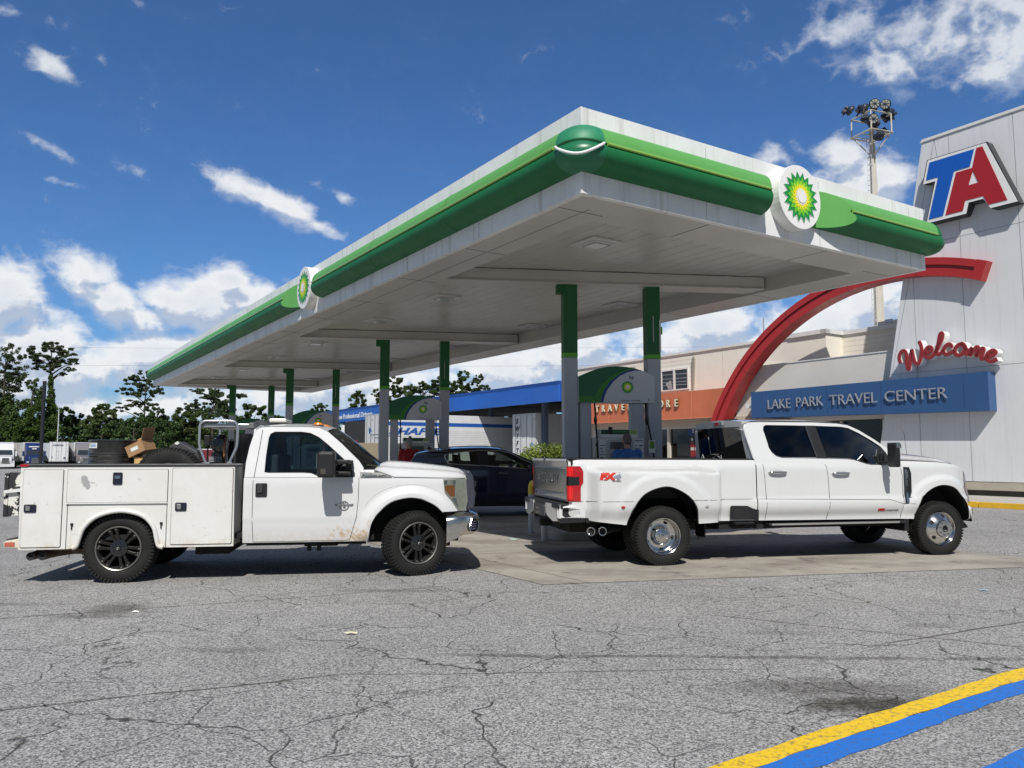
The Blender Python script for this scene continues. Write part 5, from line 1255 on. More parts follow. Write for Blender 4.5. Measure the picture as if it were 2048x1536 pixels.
for sg in (-1, 1):
    m = MB(); m.bb((-1.38, sg*.93, .63), (-1.05, sg*.80, .84)); m.prism([(-1.02, .60), (-1.02, .66), (-1.40, .655), (-1.36, .59)], f=lambda x, z, w_, sg=sg: (x, sg*(.995-w_), z), thick=.1); m.build('corner_pocket', black_plastic, rbp, bevel=.01)
m = MB(); m.prism([(-.33, .64), (.33, .64), (.30, .80), (-.30, .80)], f=lambda y, z, w_: (-1.425+w_, y, z), thick=.14); m.build('centre_pad', MAT('bumper_charcoal', (.05, .05, .055), .4), rbp, bevel=.012)
m = MB(); m.prism(rrect(-.05, .67, .07, .75, .01), [rrect(-.038, .682, .058, .738, .008)], f=lambda y, z, w_: (-1.437+w_, y, z), thick=.014); m.build('socket_trim', chrome, rbp)
m = MB(); m.prism([(-.98, .595), (-.98, .66), (-.87, .645), (-.86, .60)], f=lambda x, z, w_: (x-.03, -.99+w_, z), thick=.06); m.build('corner_flap', black_plastic, rt)
m = MB(); m.bb((-1.40, -.05, .48), (-1.05, .05, .58)); m.bb((-1.25, -.55, .50), (-1.18, .55, .60)); m.build('tow_hitch', under_m, rt)
# marker lamps on the hip
for x_, mt in ((-.56, red_lens), (.665, MAT('clear_marker', (.5, .5, .5), .15, .3))):
    m = MB(); m.lathe([(0, -.012), (.025, -.01), (.03, 0)], 14, T(x_, -yf_r(x_, .81)-.001, .81) @ Matrix.Diagonal((1, 1, .65, 1))); m.build('side_marker', mt, rt, smooth=60)
# FX4 decal
m = text_mb('4', .125, .004, .010, .15); m.xf(T(-.635, -1.205, 1.222) @ Matrix.Diagonal((1.35, 1, 1, 1))); m.v = [(x, -yf_r(x, z)-.004+(y+1.205), z) for x, y, z in m.v]
fx = m.build('decal', MAT('decal_silver', (.25, .26, .32), .4), rt)
m = text_mb('FX', .12, .004, .009, .15); m.xf(T(-.78, -1.205, 1.222) @ Matrix.Diagonal((1.35, 1, 1, 1))); m.v = [(x, -yf_r(x, z)-.008+(y+1.205), z) for x, y, z in m.v]; m.build('red_letters', MAT('decal_red', (.6, .03, .02), .4), fx)
m = text_mb('OFF ROAD', .026, .002, .001); m.xf(T(-.64, -1.205, 1.158)); m.v = [(x, -yf_r(x, z)-.004, z) for x, y, z in m.v]; m.build('small_letters', MAT('decal_grey', (.2, .2, .22), .4), fx)
# greenhouse
def ghr(x, z): return .955-(z-1.38)*.30
OUT_R = [(1.565, 1.37), (1.525, 1.60), (1.49, 1.80), (1.478, 1.90), (1.51, 1.965), (1.60, 1.992), (1.75, 1.998), (2.62, 2.0), (3.05, 1.985), (3.22, 1.965), (3.40, 1.885), (3.62, 1.75), (3.86, 1.58), (3.985, 1.485), (4.0, 1.44), (3.90, 1.36)]
W1 = rr_ = [(1.795, 1.88), (1.81, 1.93), (1.85, 1.95), (2.50, 1.946), (2.585, 1.475), (2.02, 1.482), (1.93, 1.505), (1.865, 1.56), (1.835, 1.62)]
W2 = [(2.655, 1.946), (3.10, 1.934), (3.22, 1.915), (3.38, 1.84), (3.56, 1.735), (3.70, 1.64), (3.775, 1.54), (3.82, 1.40), (3.80, 1.372), (3.50, 1.374), (3.40, 1.39), (3.20, 1.45), (3.10, 1.462), (2.735, 1.47)]
for sg in (-1, 1):
    m = MB(); m.prism(OUT_R, [W1, W2], f=lambda x, z, w_, sg=sg: (x, sg*(ghr(x, z)-w_), z), thick=.05); m.build('door_frame', pearl, rt, bevel=.006)
    for Wn in (W1, W2):
        m = MB(); m.flat(Wn, lambda x, z: (x, sg*(ghr(x, z)-.012), z)); m.build('side_window', tint_glass, rt, recalc=False)
    m = MB(); m.tube([(x, sg*(ghr(x, z)-.004), z) for x, z in W1], .007, 6, closed=True); m.tube([(x, sg*(ghr(x, z)-.004), z) for x, z in W2], .007, 6, closed=True)
    m.prism([(2.49, 1.952), (2.67, 1.952), (2.75, 1.465), (2.575, 1.468)], f=lambda x, z, w_: (x, sg*(ghr(x, z)+.003-w_), z), thick=.02)
    m.build('window_seal', black_plastic, rt)
    m = MB(); m.tube([(2.505, sg*(ghr(2.5, 1.95)+.004), 1.95), (2.59, sg*(ghr(2.6, 1.475)+.004), 1.475)], .004, 5); m.tube([(x, sg*(ghr(x, z)+.002), z) for x, z in [(1.87, 1.55), (1.93, 1.497), (2.02, 1.473), (2.73, 1.462), (3.1, 1.453), (3.20, 1.441), (3.40, 1.381), (3.5, 1.366), (3.80, 1.364)]], .0045, 5); m.build('chrome_strip', chrome, rt)
m = MB(); P = [(3.60, 1.374), (3.80, 1.372), (3.82, 1.40), (3.775, 1.54), (3.70, 1.64), (3.64, 1.60), (3.60, 1.50)]; m.prism(P, f=lambda x, z, w_: (x, -ghr(x, z)-.003+w_, z), thick=.02); m.build('mirror_sail', black_plastic, rt)
zsr2 = lambda x: lerp([(1.475, 1.87), (1.49, 1.94), (1.52, 1.972), (1.60, 1.995), (1.75, 2.001), (2.62, 2.003), (3.05, 1.989), (3.25, 1.955)], x)
zcr2 = lambda x: lerp([(1.475, 1.93), (1.50, 1.99), (1.60, 2.04), (1.75, 2.06), (2.6, 2.065), (3.05, 2.045), (3.25, 2.01)], x)
m = roof_mb(1.475, 3.25, lambda x: ghr(x, zsr2(x))+.003, zsr2, zcr2, .11); m.build('roof', pearl, rt, smooth=50, weld=True)
for sg in (-1, 1):
    m = MB(); m.tube([(x, sg*(ghr(x, 2)-.035), zsr2(x)+.012) for x in np.linspace(1.5, 3.3, 14)], .007, 5); m.build('roof_ditch', black_plastic, rt)
m = MB(); m.prism([(1.66, 2.045), (1.68, 2.075), (1.84, 2.085), (1.90, 2.055)], f=lambda x, z, w_: (x, .05+w_, z), thick=.12); m.build('roof_fin', black_plastic, rt, bevel=.01)
# cab rear: wall, tinted window, brake lamp
rw = lambda y, z: 1.555-(z-1.44)*.13-.05*(1-(y/.9)**2)
m = MB(); RWN = [(-.76, 1.46), (-.70, 1.90), (-.66, 1.93), (.66, 1.93), (.70, 1.90), (.76, 1.46)]
def ring_tess(m, outer, inner, f):
    m.prism(outer, [inner], f=f, thick=.03)
for k in range(16):
    y0_, y1_ = -.80+.1*k, -.70+.1*k
m.grid([[(rw(y, z)+(.0 if z > 1.3 else 0), y, z) for z in (.95, 1.45)] for y in np.linspace(-.95, .95, 17)])
m.grid([[(rw(y, z), y, z) for z in (1.925, 1.96, 2.0+.045*(1-(y/.78)**2))] for y in np.linspace(-.765, .765, 17)])
for sg in (-1, 1): m.grid([[(rw(y, z), y, z) for y in (sg*(.76-(z-1.44)*.14), sg*(.945-(z-1.44)*.31))] for z in np.linspace(1.44, 1.96, 6)])
m.build('cab_rear_wall', pearl, rt, smooth=30)
m = MB(); m.grid([[(rw(y*(.765-(z-1.44)*.14)/.765, z)-.004, y*(.765-(z-1.44)*.14)/.765, z) for z in np.linspace(1.44, 1.93, 6)] for y in np.linspace(-.765, .765, 15)]); rwo = m.build('rear_window', GLASS('rear_tint', (.014, .018, .022), .14), rt, smooth=60)
m = MB(); m.tube([(rw(.28, 1.8)-.008, .28, 1.80), (rw(.28, 1.52)-.008, .28, 1.52), (rw(.05, 1.52)-.008, .02, 1.52)], .006, 5); m.build('slider_frame', MAT('slider_grey', (.3, .3, .3), .4), rwo)
wd = MAT('sticker_vinyl', (.8, .8, .8), .6)
fish = [(.22, 1.468), (.19, 1.475), (.14, 1.50), (.08, 1.505), (.02, 1.49), (-.03, 1.475), (-.07, 1.51), (-.065, 1.475), (-.09, 1.445), (-.04, 1.465), (0, 1.455), (.06, 1.45), (.12, 1.452), (.17, 1.46), (.22, 1.468)]
m = MB(); m.tube([(rw(y, z)-.008, y, z) for y, z in fish], .0028, 4); m.tube([(rw(.12, 1.5)-.008, .12, 1.50), (rw(.14, 1.53)-.008, .15, 1.525), (rw(.1, 1.5)-.008, .08, 1.505)], .0025, 4); m.build('fish_sticker', wd, rwo)
m = MB(); m.tube([(rw(.62, z)-.008, y, z) for y, z in ((.66, 1.455), (.64, 1.50), (.61, 1.52), (.59, 1.48), (.57, 1.455), (.60, 1.47), (.63, 1.46), (.66, 1.455))], .0035, 4); m.build('small_sticker', wd, rwo)
m = MB(); m.prism([(-.29, 1.965), (.06, 1.965), (.05, 2.015), (-.28, 2.015)], f=lambda y, z, w_: (rw(0, 1.99)-.03+w_, y, z), thick=.04); bl = m.build('brake_lamp', dull_metal, rt, bevel=.005)
m = MB(); m.prism([(-.17, 1.968), (-.04, 1.968), (-.04, 2.012), (-.17, 2.012)], f=lambda y, z, w_: (rw(0, 1.99)-.034+w_, y, z), thick=.01); m.build('red_centre', red_lens, bl)
# windscreen, hood, front
R_ = screen_mb(3.26, 1.958, .775, 3.99, 1.455, .90, .10, .22)
m = MB(); m.grid(R_); m.build('windscreen', tint_glass, rt, smooth=60)
zhs2 = lambda x: lerp([(3.95, 1.445), (4.1, 1.441), (4.6, 1.411), (4.95, 1.361), (5.12, 1.30), (5.24, 1.19)], x)
zhc2 = lambda x: lerp(smooth_pts([(3.95, 1.47), (4.1, 1.545), (4.45, 1.525), (4.83, 1.48), (5.04, 1.42), (5.20, 1.33), (5.28, 1.18)], 4), x)
rows = []
for i in range(32):
    q_ = i/31; row = []
    for j in range(-20, 21):
        t = j/20; at_ = abs(t); x0 = 3.95+.22*(1-at_**2); x = x0+(5.24-x0+.05*(1-t*t))*q_
        sh = .62*sst(0, .22, 1-at_)+.38*sst(.15, .5, 1-at_)
        row.append((x, t*(yf_r(min(x, 5.24), 1.33)-.012), zhs2(x)+(zhc2(x)-zhs2(x))*sh))
    rows.append(row)
m = MB(); m.grid(rows); m.build('hood', pearl, rt, smooth=50)
m = MB(); m.prism([(-.80, .80), (.80, .80), (.82, 1.2), (-.82, 1.2)], f=lambda y, z, w_: (5.20+.06*(1-(y/.85)**2)+w_, y, z), thick=.03); m.build('grille', chrome, rt)
for sg in (-1, 1):
    m = MB(); P = [(5.175, 1.262), (5.245, 1.20), (5.262, 1.0), (5.262, .785), (5.20, .80), (5.19, 1.0)]; m.prism(P, f=lambda x, z, w_, sg=sg: (x, sg*(yf_r(min(x, 5.24), z)+.010-w_), z), thick=.06); hh = m.build('headlight', MAT('headlight_smoke', (.12, .08, .09), .08, coat=.8), rt, bevel=.006)
half = smooth_pts([(5.10, -.985), (5.2, -.93), (5.28, -.82), (5.31, -.6), (5.33, 0)], 4); path = half+[(x, -y) for x, y in reversed(half[:-1])]
m = bumper_mb(path, lambda q_: .52, lambda q_: .755, .02); m.build('front_bumper', pearl, rt, smooth=40)
m = MB(); m.bb((5.285, -.86, .60), (5.305, -.80, .70)); m.prism([(5.0, .50), (5.12, .52), (5.22, .40), (5.12, .385)], f=lambda x, z, w_: (x, -.85+w_, z), thick=1.7); m.build('air_dam', black_plastic, rt)
# fender vent
VP_ = [(3.985, 1.335), (4.085, 1.33), (4.115, 1.24), (4.105, .96), (4.02, .79), (3.98, .79)]
m = MB(); m.prism(VP_, f=lambda x, z, w_: (x, -yf_r(x, z)-.009+w_, z), thick=.012); fv = m.build('fender_vent', gloss_black, rt, bevel=.003)
m = MB(); m.prism([(4.0, 1.30), (4.03, 1.30), (4.05, 1.25), (4.05, 1.06), (4.03, 1.02), (4.03, .80), (3.995, .80), (3.995, 1.25)], [[(4.008, 1.24), (4.035, 1.24), (4.035, 1.07), (4.008, 1.05)]], f=lambda x, z, w_: (x, -yf_r(x, z)-.014+w_, z), thick=.005); m.build('trim', chrome, fv)
m = text_mb('SUPER DUTY', .034, .004, .001); m.xf(T(4.022, -1.02, 1.15) @ RY(90)); m.v = [(x, -yf_r(x, z)-.02, z) for x, y, z in m.v]; m.build('lettering', em_, fv)
m = MB()
for k in range(6): m.prism([(4.06, .88+.05*k), (4.095, .885+.05*k), (4.095, .89+.05*k), (4.06, .887+.05*k)], f=lambda x, z, w_: (x, -yf_r(x, z)-.012+w_, z), thick=.003)
m.build('vent_slats', dull_metal, fv)
# door badge
m = MB(); m.prism(rrect(3.53, .683, 3.64, .722, .006, 2), f=lambda x, z, w_: (x, -yf_r(x, z)-.005+w_, z), thick=.006); ba = m.build('door_badge', MAT('badge_red', (.42, .02, .02), .35), rt)
m = text_mb('6.7L POWER STROKE', .026, .003, .001); m.xf(T(3.755, -1.03, .69)); m.v = [(x, -yf_r(x, z)-.004, z) for x, y, z in m.v]; m.build('lettering', MAT('badge_dark2', (.05, .05, .05), .4), ba)
# handles
for x0, x1, zc in ((1.755, 2.02, 1.262), (2.785, 3.05, 1.245)):
    m = MB(); P = smooth_pts([(x0, -yf_r(x0, zc)+.005, zc), (x0+.02, -1.035, zc), ((x0+x1)/2, -1.045, zc), (x1-.02, -1.035, zc), (x1, -yf_r(x1, zc)+.005, zc)], 4); m.tube(P, .017, 8); hd = m.build('door_handle', chrome, rt, smooth=60)
    m = MB(); m.prism(rrect(x0+.06, zc-.045, x1-.04, zc+.04, .03), f=lambda x, z, w_: (x, -yf_r(x, z)-.002+w_, z), thick=.003); m.build('handle_cup', MAT('cup_shade', (.5, .51, .52), .3), hd)
# bed step and running board
m = MB(); m.prism([(1.13, .60), (1.13, .78), (1.15, .795), (1.40, .79), (1.485, .75), (1.575, .742), (1.57, .575), (1.50, .572), (1.49, .60)], f=lambda x, z, w_: (x, -1.008+w_, z), thick=.012); sp = m.build('bed_step', black_plastic, rt, bevel=.004)
m = MB(); m.bb((1.18, -1.04, .535), (1.48, -.9, .565)); m.build('tread', black_plastic, sp, bevel=.006)
m = MB(); m.prism(rrect(1.165, .60, 1.43, .76, .02), f=lambda x, z, w_: (x, -1.0095+w_, z), thick=.001); m.build('recess', dark_void, sp)
m = MB(); m.bb((1.72, -1.03, .50), (3.98, -.86, .535)); rbd = m.build('running_board', black_plastic, rt, bevel=.008)
m = MB(); m.bb((1.76, -1.034, .508), (3.86, -1.03, .533)); m.build('tread_strip', MAT('alu_strip', (.45, .44, .42), .4, .6), rbd)
# mirror
m = MB(); m.bb((3.585, -1.37, 1.335), (3.665, -1.16, 1.685)); mr_ = m.build('side_mirror', black_plastic, rt, bevel=.03, seg=4)
m = MB(); m.prism([(3.60, 1.62), (3.675, 1.61), (3.675, 1.66), (3.655, 1.695), (3.60, 1.695)], f=lambda x, z, w_: (x, -1.375+w_, z), thick=.22); m.bb((3.66, -1.35, 1.49), (3.675, -1.2, 1.52)); m.build('chrome_cap', chrome, mr_, bevel=.008)
m = MB(); m.bb((3.61, -1.20, 1.37), (3.68, -.93, 1.42)); m.bb((3.62, -1.0, 1.36), (3.68, -.95, 1.55)); m.build('mirror_arm', black_plastic, mr_, bevel=.01)
m = MB(); m.bb((3.56, 1.16, 1.37), (3.69, 1.42, 1.67)); m.bb((3.61, .93, 1.40), (3.68, 1.2, 1.45)); m.build('side_mirror', black_plastic, rt, bevel=.03, seg=3)
m = MB(); m.tube([(4.29, -.72, 1.46), (4.25, -.72, 1.88)], .003, 5); m.lathe([(.015, 0), (.01, .03), (0, .035)], 8, T(4.29, -.72, 1.455) @ RX(90)); m.build('antenna', black_plastic, rt)
# underbody, wheels, exhaust
m = MB(); m.bb((-1.1, -.5, .42), (5.0, .5, .58)); m.bb((-.95, -.92, .58), (3.95, .92, .62)); m.bb((1.0, -.9, .46), (1.7, -.5, .58)); m.bb((1.7, -.86, .50), (4.0, .86, .58)); m.bb((4.2, -.4, .35), (4.95, .4, 1.1)); m.build('chassis', under_m, rt)
m = MB(); m.tube([(.05, -.9, .41), (.05, .9, .41)], .06, 10); m.lathe([(0, -.16), (.14, -.12), (.17, 0), (.14, .12), (0, .16)], 16, T(.05, 0, .40)); m.tube([(.6, .1, .42), (3.0, .1, .5)], .05, 8); m.build('rear_axle', under_m, rt, smooth=50)
m = MB(); m.tube([(4.62, -.75, .41), (4.62, .75, .41)], .05, 10); m.build('front_axle', under_m, rt)
for x_ in (-.93, -.765):
    m = MB(); m.tube([(x_+.3, -.7, .50), (x_+.12, -.85, .485), (x_, -.97, .475)], .055, 16, cap=False); e = m.build('exhaust_tip', under_m, rt, smooth=60)
    m = MB(); m.lathe([(.056, .01), (.060, -.004), (.052, -.006), (.046, .0)], 20, T(x_-.005, -.975, .474) @ RZ(-38)); m.build('chrome_rim', chrome, e, smooth=60)
    m = MB(); m.lathe([(.05, .005), (0, .03)], 16, T(x_-.005, -.97, .474) @ RZ(-38)); m.build('bore', dark_void, e)
for q_ in (((.72, -1.02, .36), (.735, -.72, .58)), ((3.98, -.98, .38), (4.06, -.66, .62))): m = MB(); m.bb(*q_); m.build('mud_flap', black_plastic, rt)
wheel(rt, 'dish', .405, .235, (.05, -1.03, .405), 0, 30); wheel(rt, 'plain', .405, .235, (.05, -.76, .405))
wheel(rt, 'dish', .405, .235, (.05, 1.03, .405), 0, 0, True); wheel(rt, 'plain', .405, .235, (.05, .76, .405))
wheel(rt, 'dome', .405, .25, (4.62, -.85, .405), 0, 12); wheel(rt, 'dome', .405, .25, (4.62, .85, .405), 0, 0, True)

# ================================================================ dark blue crossover behind the trucks
sv = thing('crossover_car', 'dark navy blue crossover parked in the shade at the second pump', 'car', (-.44, 20.35, 0), RD(10))
navy_p = MAT('navy_car_paint', (.0025, .005, .024), .12, coat=1.0)
ROOF = smooth_pts([(-2.32, 1.10), (-2.21, 1.30), (-2.06, 1.54), (-1.9, 1.60), (-1.67, 1.635), (-1.48, 1.66), (-1.06, 1.70), (-.56, 1.715), (-.23, 1.71), (.06, 1.675), (.45, 1.55), (.79, 1.40), (1.03, 1.27), (1.2, 1.16)], 3)
BELT = lambda x: lerp([(-2.35, 1.12), (-1.36, 1.30), (-.6, 1.235), (-.17, 1.21), (.83, 1.13), (1.15, 1.12), (1.9, 1.0), (2.25, .86)], x)
def yv(x, z):
    y = .92
    if z < .6: y -= .06*sst(.6, .3, z)
    y -= .03*sst(.9, 1.2, z)+.012*sin((z-.5)*6)
    if x > 1.3: y -= .25*((x-1.3)/.95)**2.2
    if x < -1.7: y -= .18*((-1.7-x)/.65)**2
    return y
AV = lambda c: [(c+.39*cos(RD(a)), .30+.40*sin(RD(a))) for a in range(176, 3, -8)]
AR_, AF_ = AV(-1.55), AV(1.22)
def zbv(x):
    if AR_[0][0] < x < AR_[-1][0]: return lerp(AR_, x)
    if AF_[0][0] < x < AF_[-1][0]: return lerp(AF_, x)
    return .27
xs = xs_range(-2.35, 2.25, .08, [p[0]+d for A_ in (AR_, AF_) for p in (A_[0], A_[-1]) for d in (-.002, .003, .02, -.02)])
m = side_grid(xs, zbv, BELT, yv, 14); m.build('body', navy_p, sv, smooth=35, weld=True)
m = MB(); m.grid([[(x, t*yv(x, BELT(x)), BELT(x)+.05*(1-t*t)*sst(2.3, 1.9, x)) for t in np.linspace(-1, 1, 13)] for x in np.linspace(1.05, 2.25, 12)]); m.build('hood', navy_p, sv, smooth=60)
m = MB(); m.grid([[(2.25+.08*(1-(y/.7)**2)*sin(pi*q_)**.5, y, .27+.6*q_) for q_ in np.linspace(0, 1, 6)] for y in np.linspace(-.68, .68, 9)]); m.build('front_bumper', navy_p, sv, smooth=60)
m = MB(); m.grid([[(-2.35-.06*sin(pi*q_), y, .27+.86*q_) for q_ in np.linspace(0, 1, 6)] for y in np.linspace(-.78, .78, 9)]); m.build('rear_bumper', navy_p, sv, smooth=60)
gv = lambda x, z: yv(min(x, 1.2), 1.15)-.02-(z-BELT(x))*.38
OUTV = [(x, z) for x, z in ROOF if True]
OUTV = [(-2.3, 1.14)]+[(x, z-.03) for x, z in ROOF[3:-2]]+[(1.18, 1.125), (.83, 1.135), (-.17, 1.215), (-.6, 1.24), (-1.36, 1.303)]
DLO = smooth_pts([(-1.37, 1.47), (-1.33, 1.515), (-1.21, 1.55), (-.67, 1.61), (-.26, 1.62), (.08, 1.595), (.33, 1.53), (.58, 1.40), (.83, 1.285), (.95, 1.20), (.92, 1.16), (.83, 1.15), (-.17, 1.23), (-1.21, 1.29), (-1.29, 1.34)], 3, True)
for sg in (-1, 1):
    m = MB(); m.prism(OUTV, [DLO], f=lambda x, z, w_, sg=sg: (x, sg*(gv(x, z)-w_), z), thick=.05); m.build('door_frame', navy_p, sv)
    m = MB(); m.flat(DLO, lambda x, z: (x, sg*(gv(x, z)-.015), z)); m.build('side_window', GLASS('car_glass', (.55, .60, .56), 1.0), sv, recalc=False)
    m = MB(); m.tube([(x, sg*(gv(x, z)+.004), z) for x, z in DLO], .012, 6, closed=True); m.build('chrome_strip', MAT('satin_trim', (.55, .54, .54), .35, .8), sv, smooth=60)
    for P in ([(-1.03, 1.56), (-.99, 1.565), (-.96, 1.28), (-1.01, 1.285)], [(-.59, 1.615), (-.30, 1.62), (-.26, 1.23), (-.52, 1.255)]):
        m = MB(); m.prism(P, f=lambda x, z, w_: (x, sg*(gv(x, z)-.008-w_), z), thick=.03); m.build('window_pillar', black_plastic, sv)
m = MB(); m.grid([[(x, t*(gv(x, z-.03)+.004), z-.03+.035*(1-abs(t)**3)) for t in np.linspace(-1, 1, 17)] for x, z in ROOF[3:28]]); m.build('roof', navy_p, sv, smooth=50)
m = MB(); m.grid([[(x, t*(gv(x, z-.03)-.03), z-.03+.035*(1-abs(t)**3)) for t in np.linspace(-1, 1, 9)] for x, z in ROOF[27:]]); m.build('windscreen', wind_glass, sv, smooth=50)
m = MB(); m.grid([[(x, t*(gv(x, z-.03)-.04), z-.03) for t in np.linspace(-1, 1, 9)] for x, z in ROOF[0:7]]); m.build('rear_window', tint_glass, sv, smooth=50)
m = MB(); m.tube([(x, -.66, lerp(ROOF, x)+.015) for x in np.linspace(-1.7, .1, 12)], .012, 6); m.tube([(x, .66, lerp(ROOF, x)+.015) for x in np.linspace(-1.7, .1, 12)], .012, 6); m.build('roof_rail', dull_metal, sv)
m = MB(); m.prism([(-1.72, 1.65), (-1.60, 1.67), (-1.72, 1.74)], f=lambda x, z, w_: (x, -.03+w_, z), thick=.06); m.build('roof_fin', black_plastic, sv)
m = MB(); m.bb((-2.1, -.88, .26), (1.9, .88, .45)); m.bb((-1.9, -.8, .4), (1.0, .8, .9)); m.build('chassis', under_m, sv)
m = MB()
for x_, y_ in ((.15, -.38), (.15, .38), (-.75, -.38), (-.75, .38)): m.box((x_-.2, y_, 1.13), (.14, .45, .5)); m.box((x_-.24, y_, 1.44), (.1, .24, .16))
m.build('seats', MAT('seat_black', (.02, .02, .02), .8), sv, bevel=.04)
m = MB(); m.bb((.68, -1.08, 1.14), (.80, -.88, 1.27)); m.bb((.72, .88, 1.14), (.84, 1.08, 1.27)); m.build('side_mirror', navy_p, sv, bevel=.03)
for x0, x1 in ((-.05, .16), (-1.12, -.93)): m = MB(); m.tube([(x0, -.93, 1.06), (x0+.03, -.95, 1.065), (x1, -.95, 1.06)], .012, 6); m.build('door_handle', dull_metal, sv)
for q_ in ([(-.35, .3), (-.33, .9), (-.30, 1.22)], [(.86, .3), (.9, .7), (.95, 1.12)], [(-1.15, .6), (-1.02, .9), (-1.0, 1.26)]): m = MB(); seam(m, q_, yv); m.build('door_gap', seam_m, sv)
for x_ in (-1.55, 1.22):
    for sg in (-1, 1): wheel(sv, 'suv', .35, .22, (x_, sg*.79, .35), 0, 0, sg > 0)
liner(sv, AR_, .91, .6); liner(sv, AF_, .91, .6)
# ---------------------------------------------------------------- travel store, tower and signs (s along the facade, w depth)
stucco = MAT('stucco_cream', (.80, .755, .655), .85, var=.05, vs=1.2, bump=.15, bs=60, streak=.12, dirt=(.4, .37, .3))
stucco_g = MAT('stucco_grey', (.66, .63, .58), .85, var=.05, vs=1.2, bump=.15, bs=60)
panel_w = MAT('tower_panel', (.68, .695, .715), .5, var=.05, vs=.5, streak=.38, dirt=(.42, .42, .36))
trim_w = MAT('trim_white', (.72, .72, .70), .5, var=.05, vs=3, streak=.2)
def block(m, s0, s1, w0, w1, z0, z1): m.prism([(s0, w0), (s1, w0), (s1, w1), (s0, w1)], f=lambda a, b, q_: UV(a, b, z0+q_), thick=z1-z0)
FW = lambda w_: (lambda a, b, q_: UV(a, w_+q_, b))
store = thing('travel_store', 'cream stucco store with orange sign band and storefront windows', 'building')
m = MB(); block(m, 22.22, 38.2, 29.0, 40, 0, 6.62); block(m, 20.50, 22.22, 29.0, 40, 0, 6.62); 
bm_ = m
m.build('upper_wall', stucco, store)
m = MB(); block(m, 10, 20.5, 30.1, 40, 0, 6.62); m.build('rear_wall', stucco, store)
m = MB(); block(m, 22.3, 38.25, 28.93, 29.2, 6.62, 6.74); block(m, 20.42, 22.3, 28.9, 29.2, 6.62, 6.80); block(m, 20.42, 20.7, 28.9, 30.3, 6.621, 6.799); block(m, 10, 20.42, 30.03, 30.3, 6.62, 6.79); m.build('coping', trim_w, store)
m = MB()
for s_ in (26.2, 24.4, 28.15, 31.6, 34.2): m.prism([(s_, 4.6), (s_+.012, 4.6), (s_+.012, 6.6), (s_, 6.6)], f=FW(28.994), thick=.004)
for z_ in (5.0, 5.22, 5.44, 5.66, 5.88, 6.1, 6.32, 6.5):
    m.prism([(28.2, z_), (34.2, z_), (34.2, z_+.006), (28.2, z_+.006)], f=FW(28.996), thick=.003); m.prism([(12, z_), (20.45, z_), (20.45, z_+.006), (12, z_+.006)], f=FW(30.096), thick=.003)
m.build('block_joints', MAT('joint_cream', (.42, .39, .33), .9), store)
m = MB(); m.prism([(28.10, 4.7), (28.16, 4.7), (28.16, 6.3), (28.02, 6.42), (27.98, 6.3)], f=FW(28.9), thick=.1); m.build('recess_shadow', MAT('recess_shade', (.3, .28, .24), .7), store)  # dark strip standing in for the shadow in the wall's recessed corner
wn = MB(); wn.prism(rrect(28.42, 4.80, 30.42, 5.92, .01, 1), [rrect(28.50, 4.86, 29.38, 5.84, .01, 1), rrect(29.50, 4.86, 30.34, 5.84, .01, 1)], f=FW(28.92), thick=.08); wo = wn.build('upper_window', trim_w, store)
m = MB(); m.prism([(28.5, 4.86), (30.34, 4.86), (30.34, 5.84), (28.5, 5.84)], f=FW(28.97), thick=.01); m.build('panes', MAT('pane_dark', (.03, .035, .04), .08, var=.5, vs=6), wo)
m = MB()
for z_ in (5.05, 5.2, 5.38, 5.6): m.prism([(28.52, z_), (30.3, z_+.05), (30.3, z_+.075), (28.52, z_+.03)], f=FW(28.962), thick=.006)
m.prism([(29.6, 4.9), (29.9, 4.9), (30.1, 5.2), (29.7, 5.35)], f=FW(28.96), thick=.006)
m.build('blinds', MAT('blind_grey', (.32, .33, .34), .6), wo)
m = text_mb('3301', .26, .01, .004); m.xf(Matrix.Translation(UV(32.7, 28.985, 6.2)) @ Matrix.Rotation(AU-pi, 4, 'Z')); m.build('street_number', MAT('number_black', (.02, .02, .02), .6), store)
# orange band (mansard front) with raised letters
orange = MAT('orange_band', (.56, .155, .07), .5, var=.12, vs=.8, streak=.3, dirt=(.62, .25, .13)); orange_shaded = MAT('orange_band_shaded', (.48, .09, .05), .5, var=.08)
m = MB()
prof_o = [(27.52, 3.24), (27.52, 3.26), (27.58, 4.55), (28.9, 4.55), (28.9, 3.24)]
m.grid([[UV(a, w_, z) for w_, z in prof_o+[prof_o[0]]] for a in (24.7, 26, 29, 32, 34.6)]); m.add([UV(24.7, w_, z) for w_, z in prof_o], [(0, 1, 2, 3, 4)])
band = m.build('sign_band', orange, store)
m = MB(); m.grid([[UV(a, w_+dw, z) for w_, z in prof_o[:4]] for a, dw in ((34.6, .001), (36.3, .3))]); m.add([UV(36.3, w_+.3, z) for w_, z in prof_o], [(0, 1, 2, 3, 4)]); m.build('band_end', orange_shaded, band)  # end face is lit differently: its shade is put into a redder colour
m = MB()
for s_ in (26.9, 30.5, 33.0): m.prism([(s_, 3.26), (s_+.015, 3.26), (s_+.015, 4.54), (s_, 4.54)], f=lambda a, b, q_: UV(a, 27.52+(b-3.26)*.0465-.003+q_, b), thick=.004)
m.prism([(24.72, 3.225), (36.2, 3.225), (36.2, 3.25), (24.72, 3.25)], f=FW(27.49), thick=.05); m.build('band_seams', MAT('orange_seam', (.66, .3, .18), .6), band)
lcream = MAT('letter_cream', (.74, .68, .54), .5); lgold = MAT('letter_shadow', (.20, .12, .03), .6)
xs_l = {'T': 33.52, 'R': 33.0, 'A': 32.45, 'V': 31.9, 'E': 31.38, 'L': 30.85}
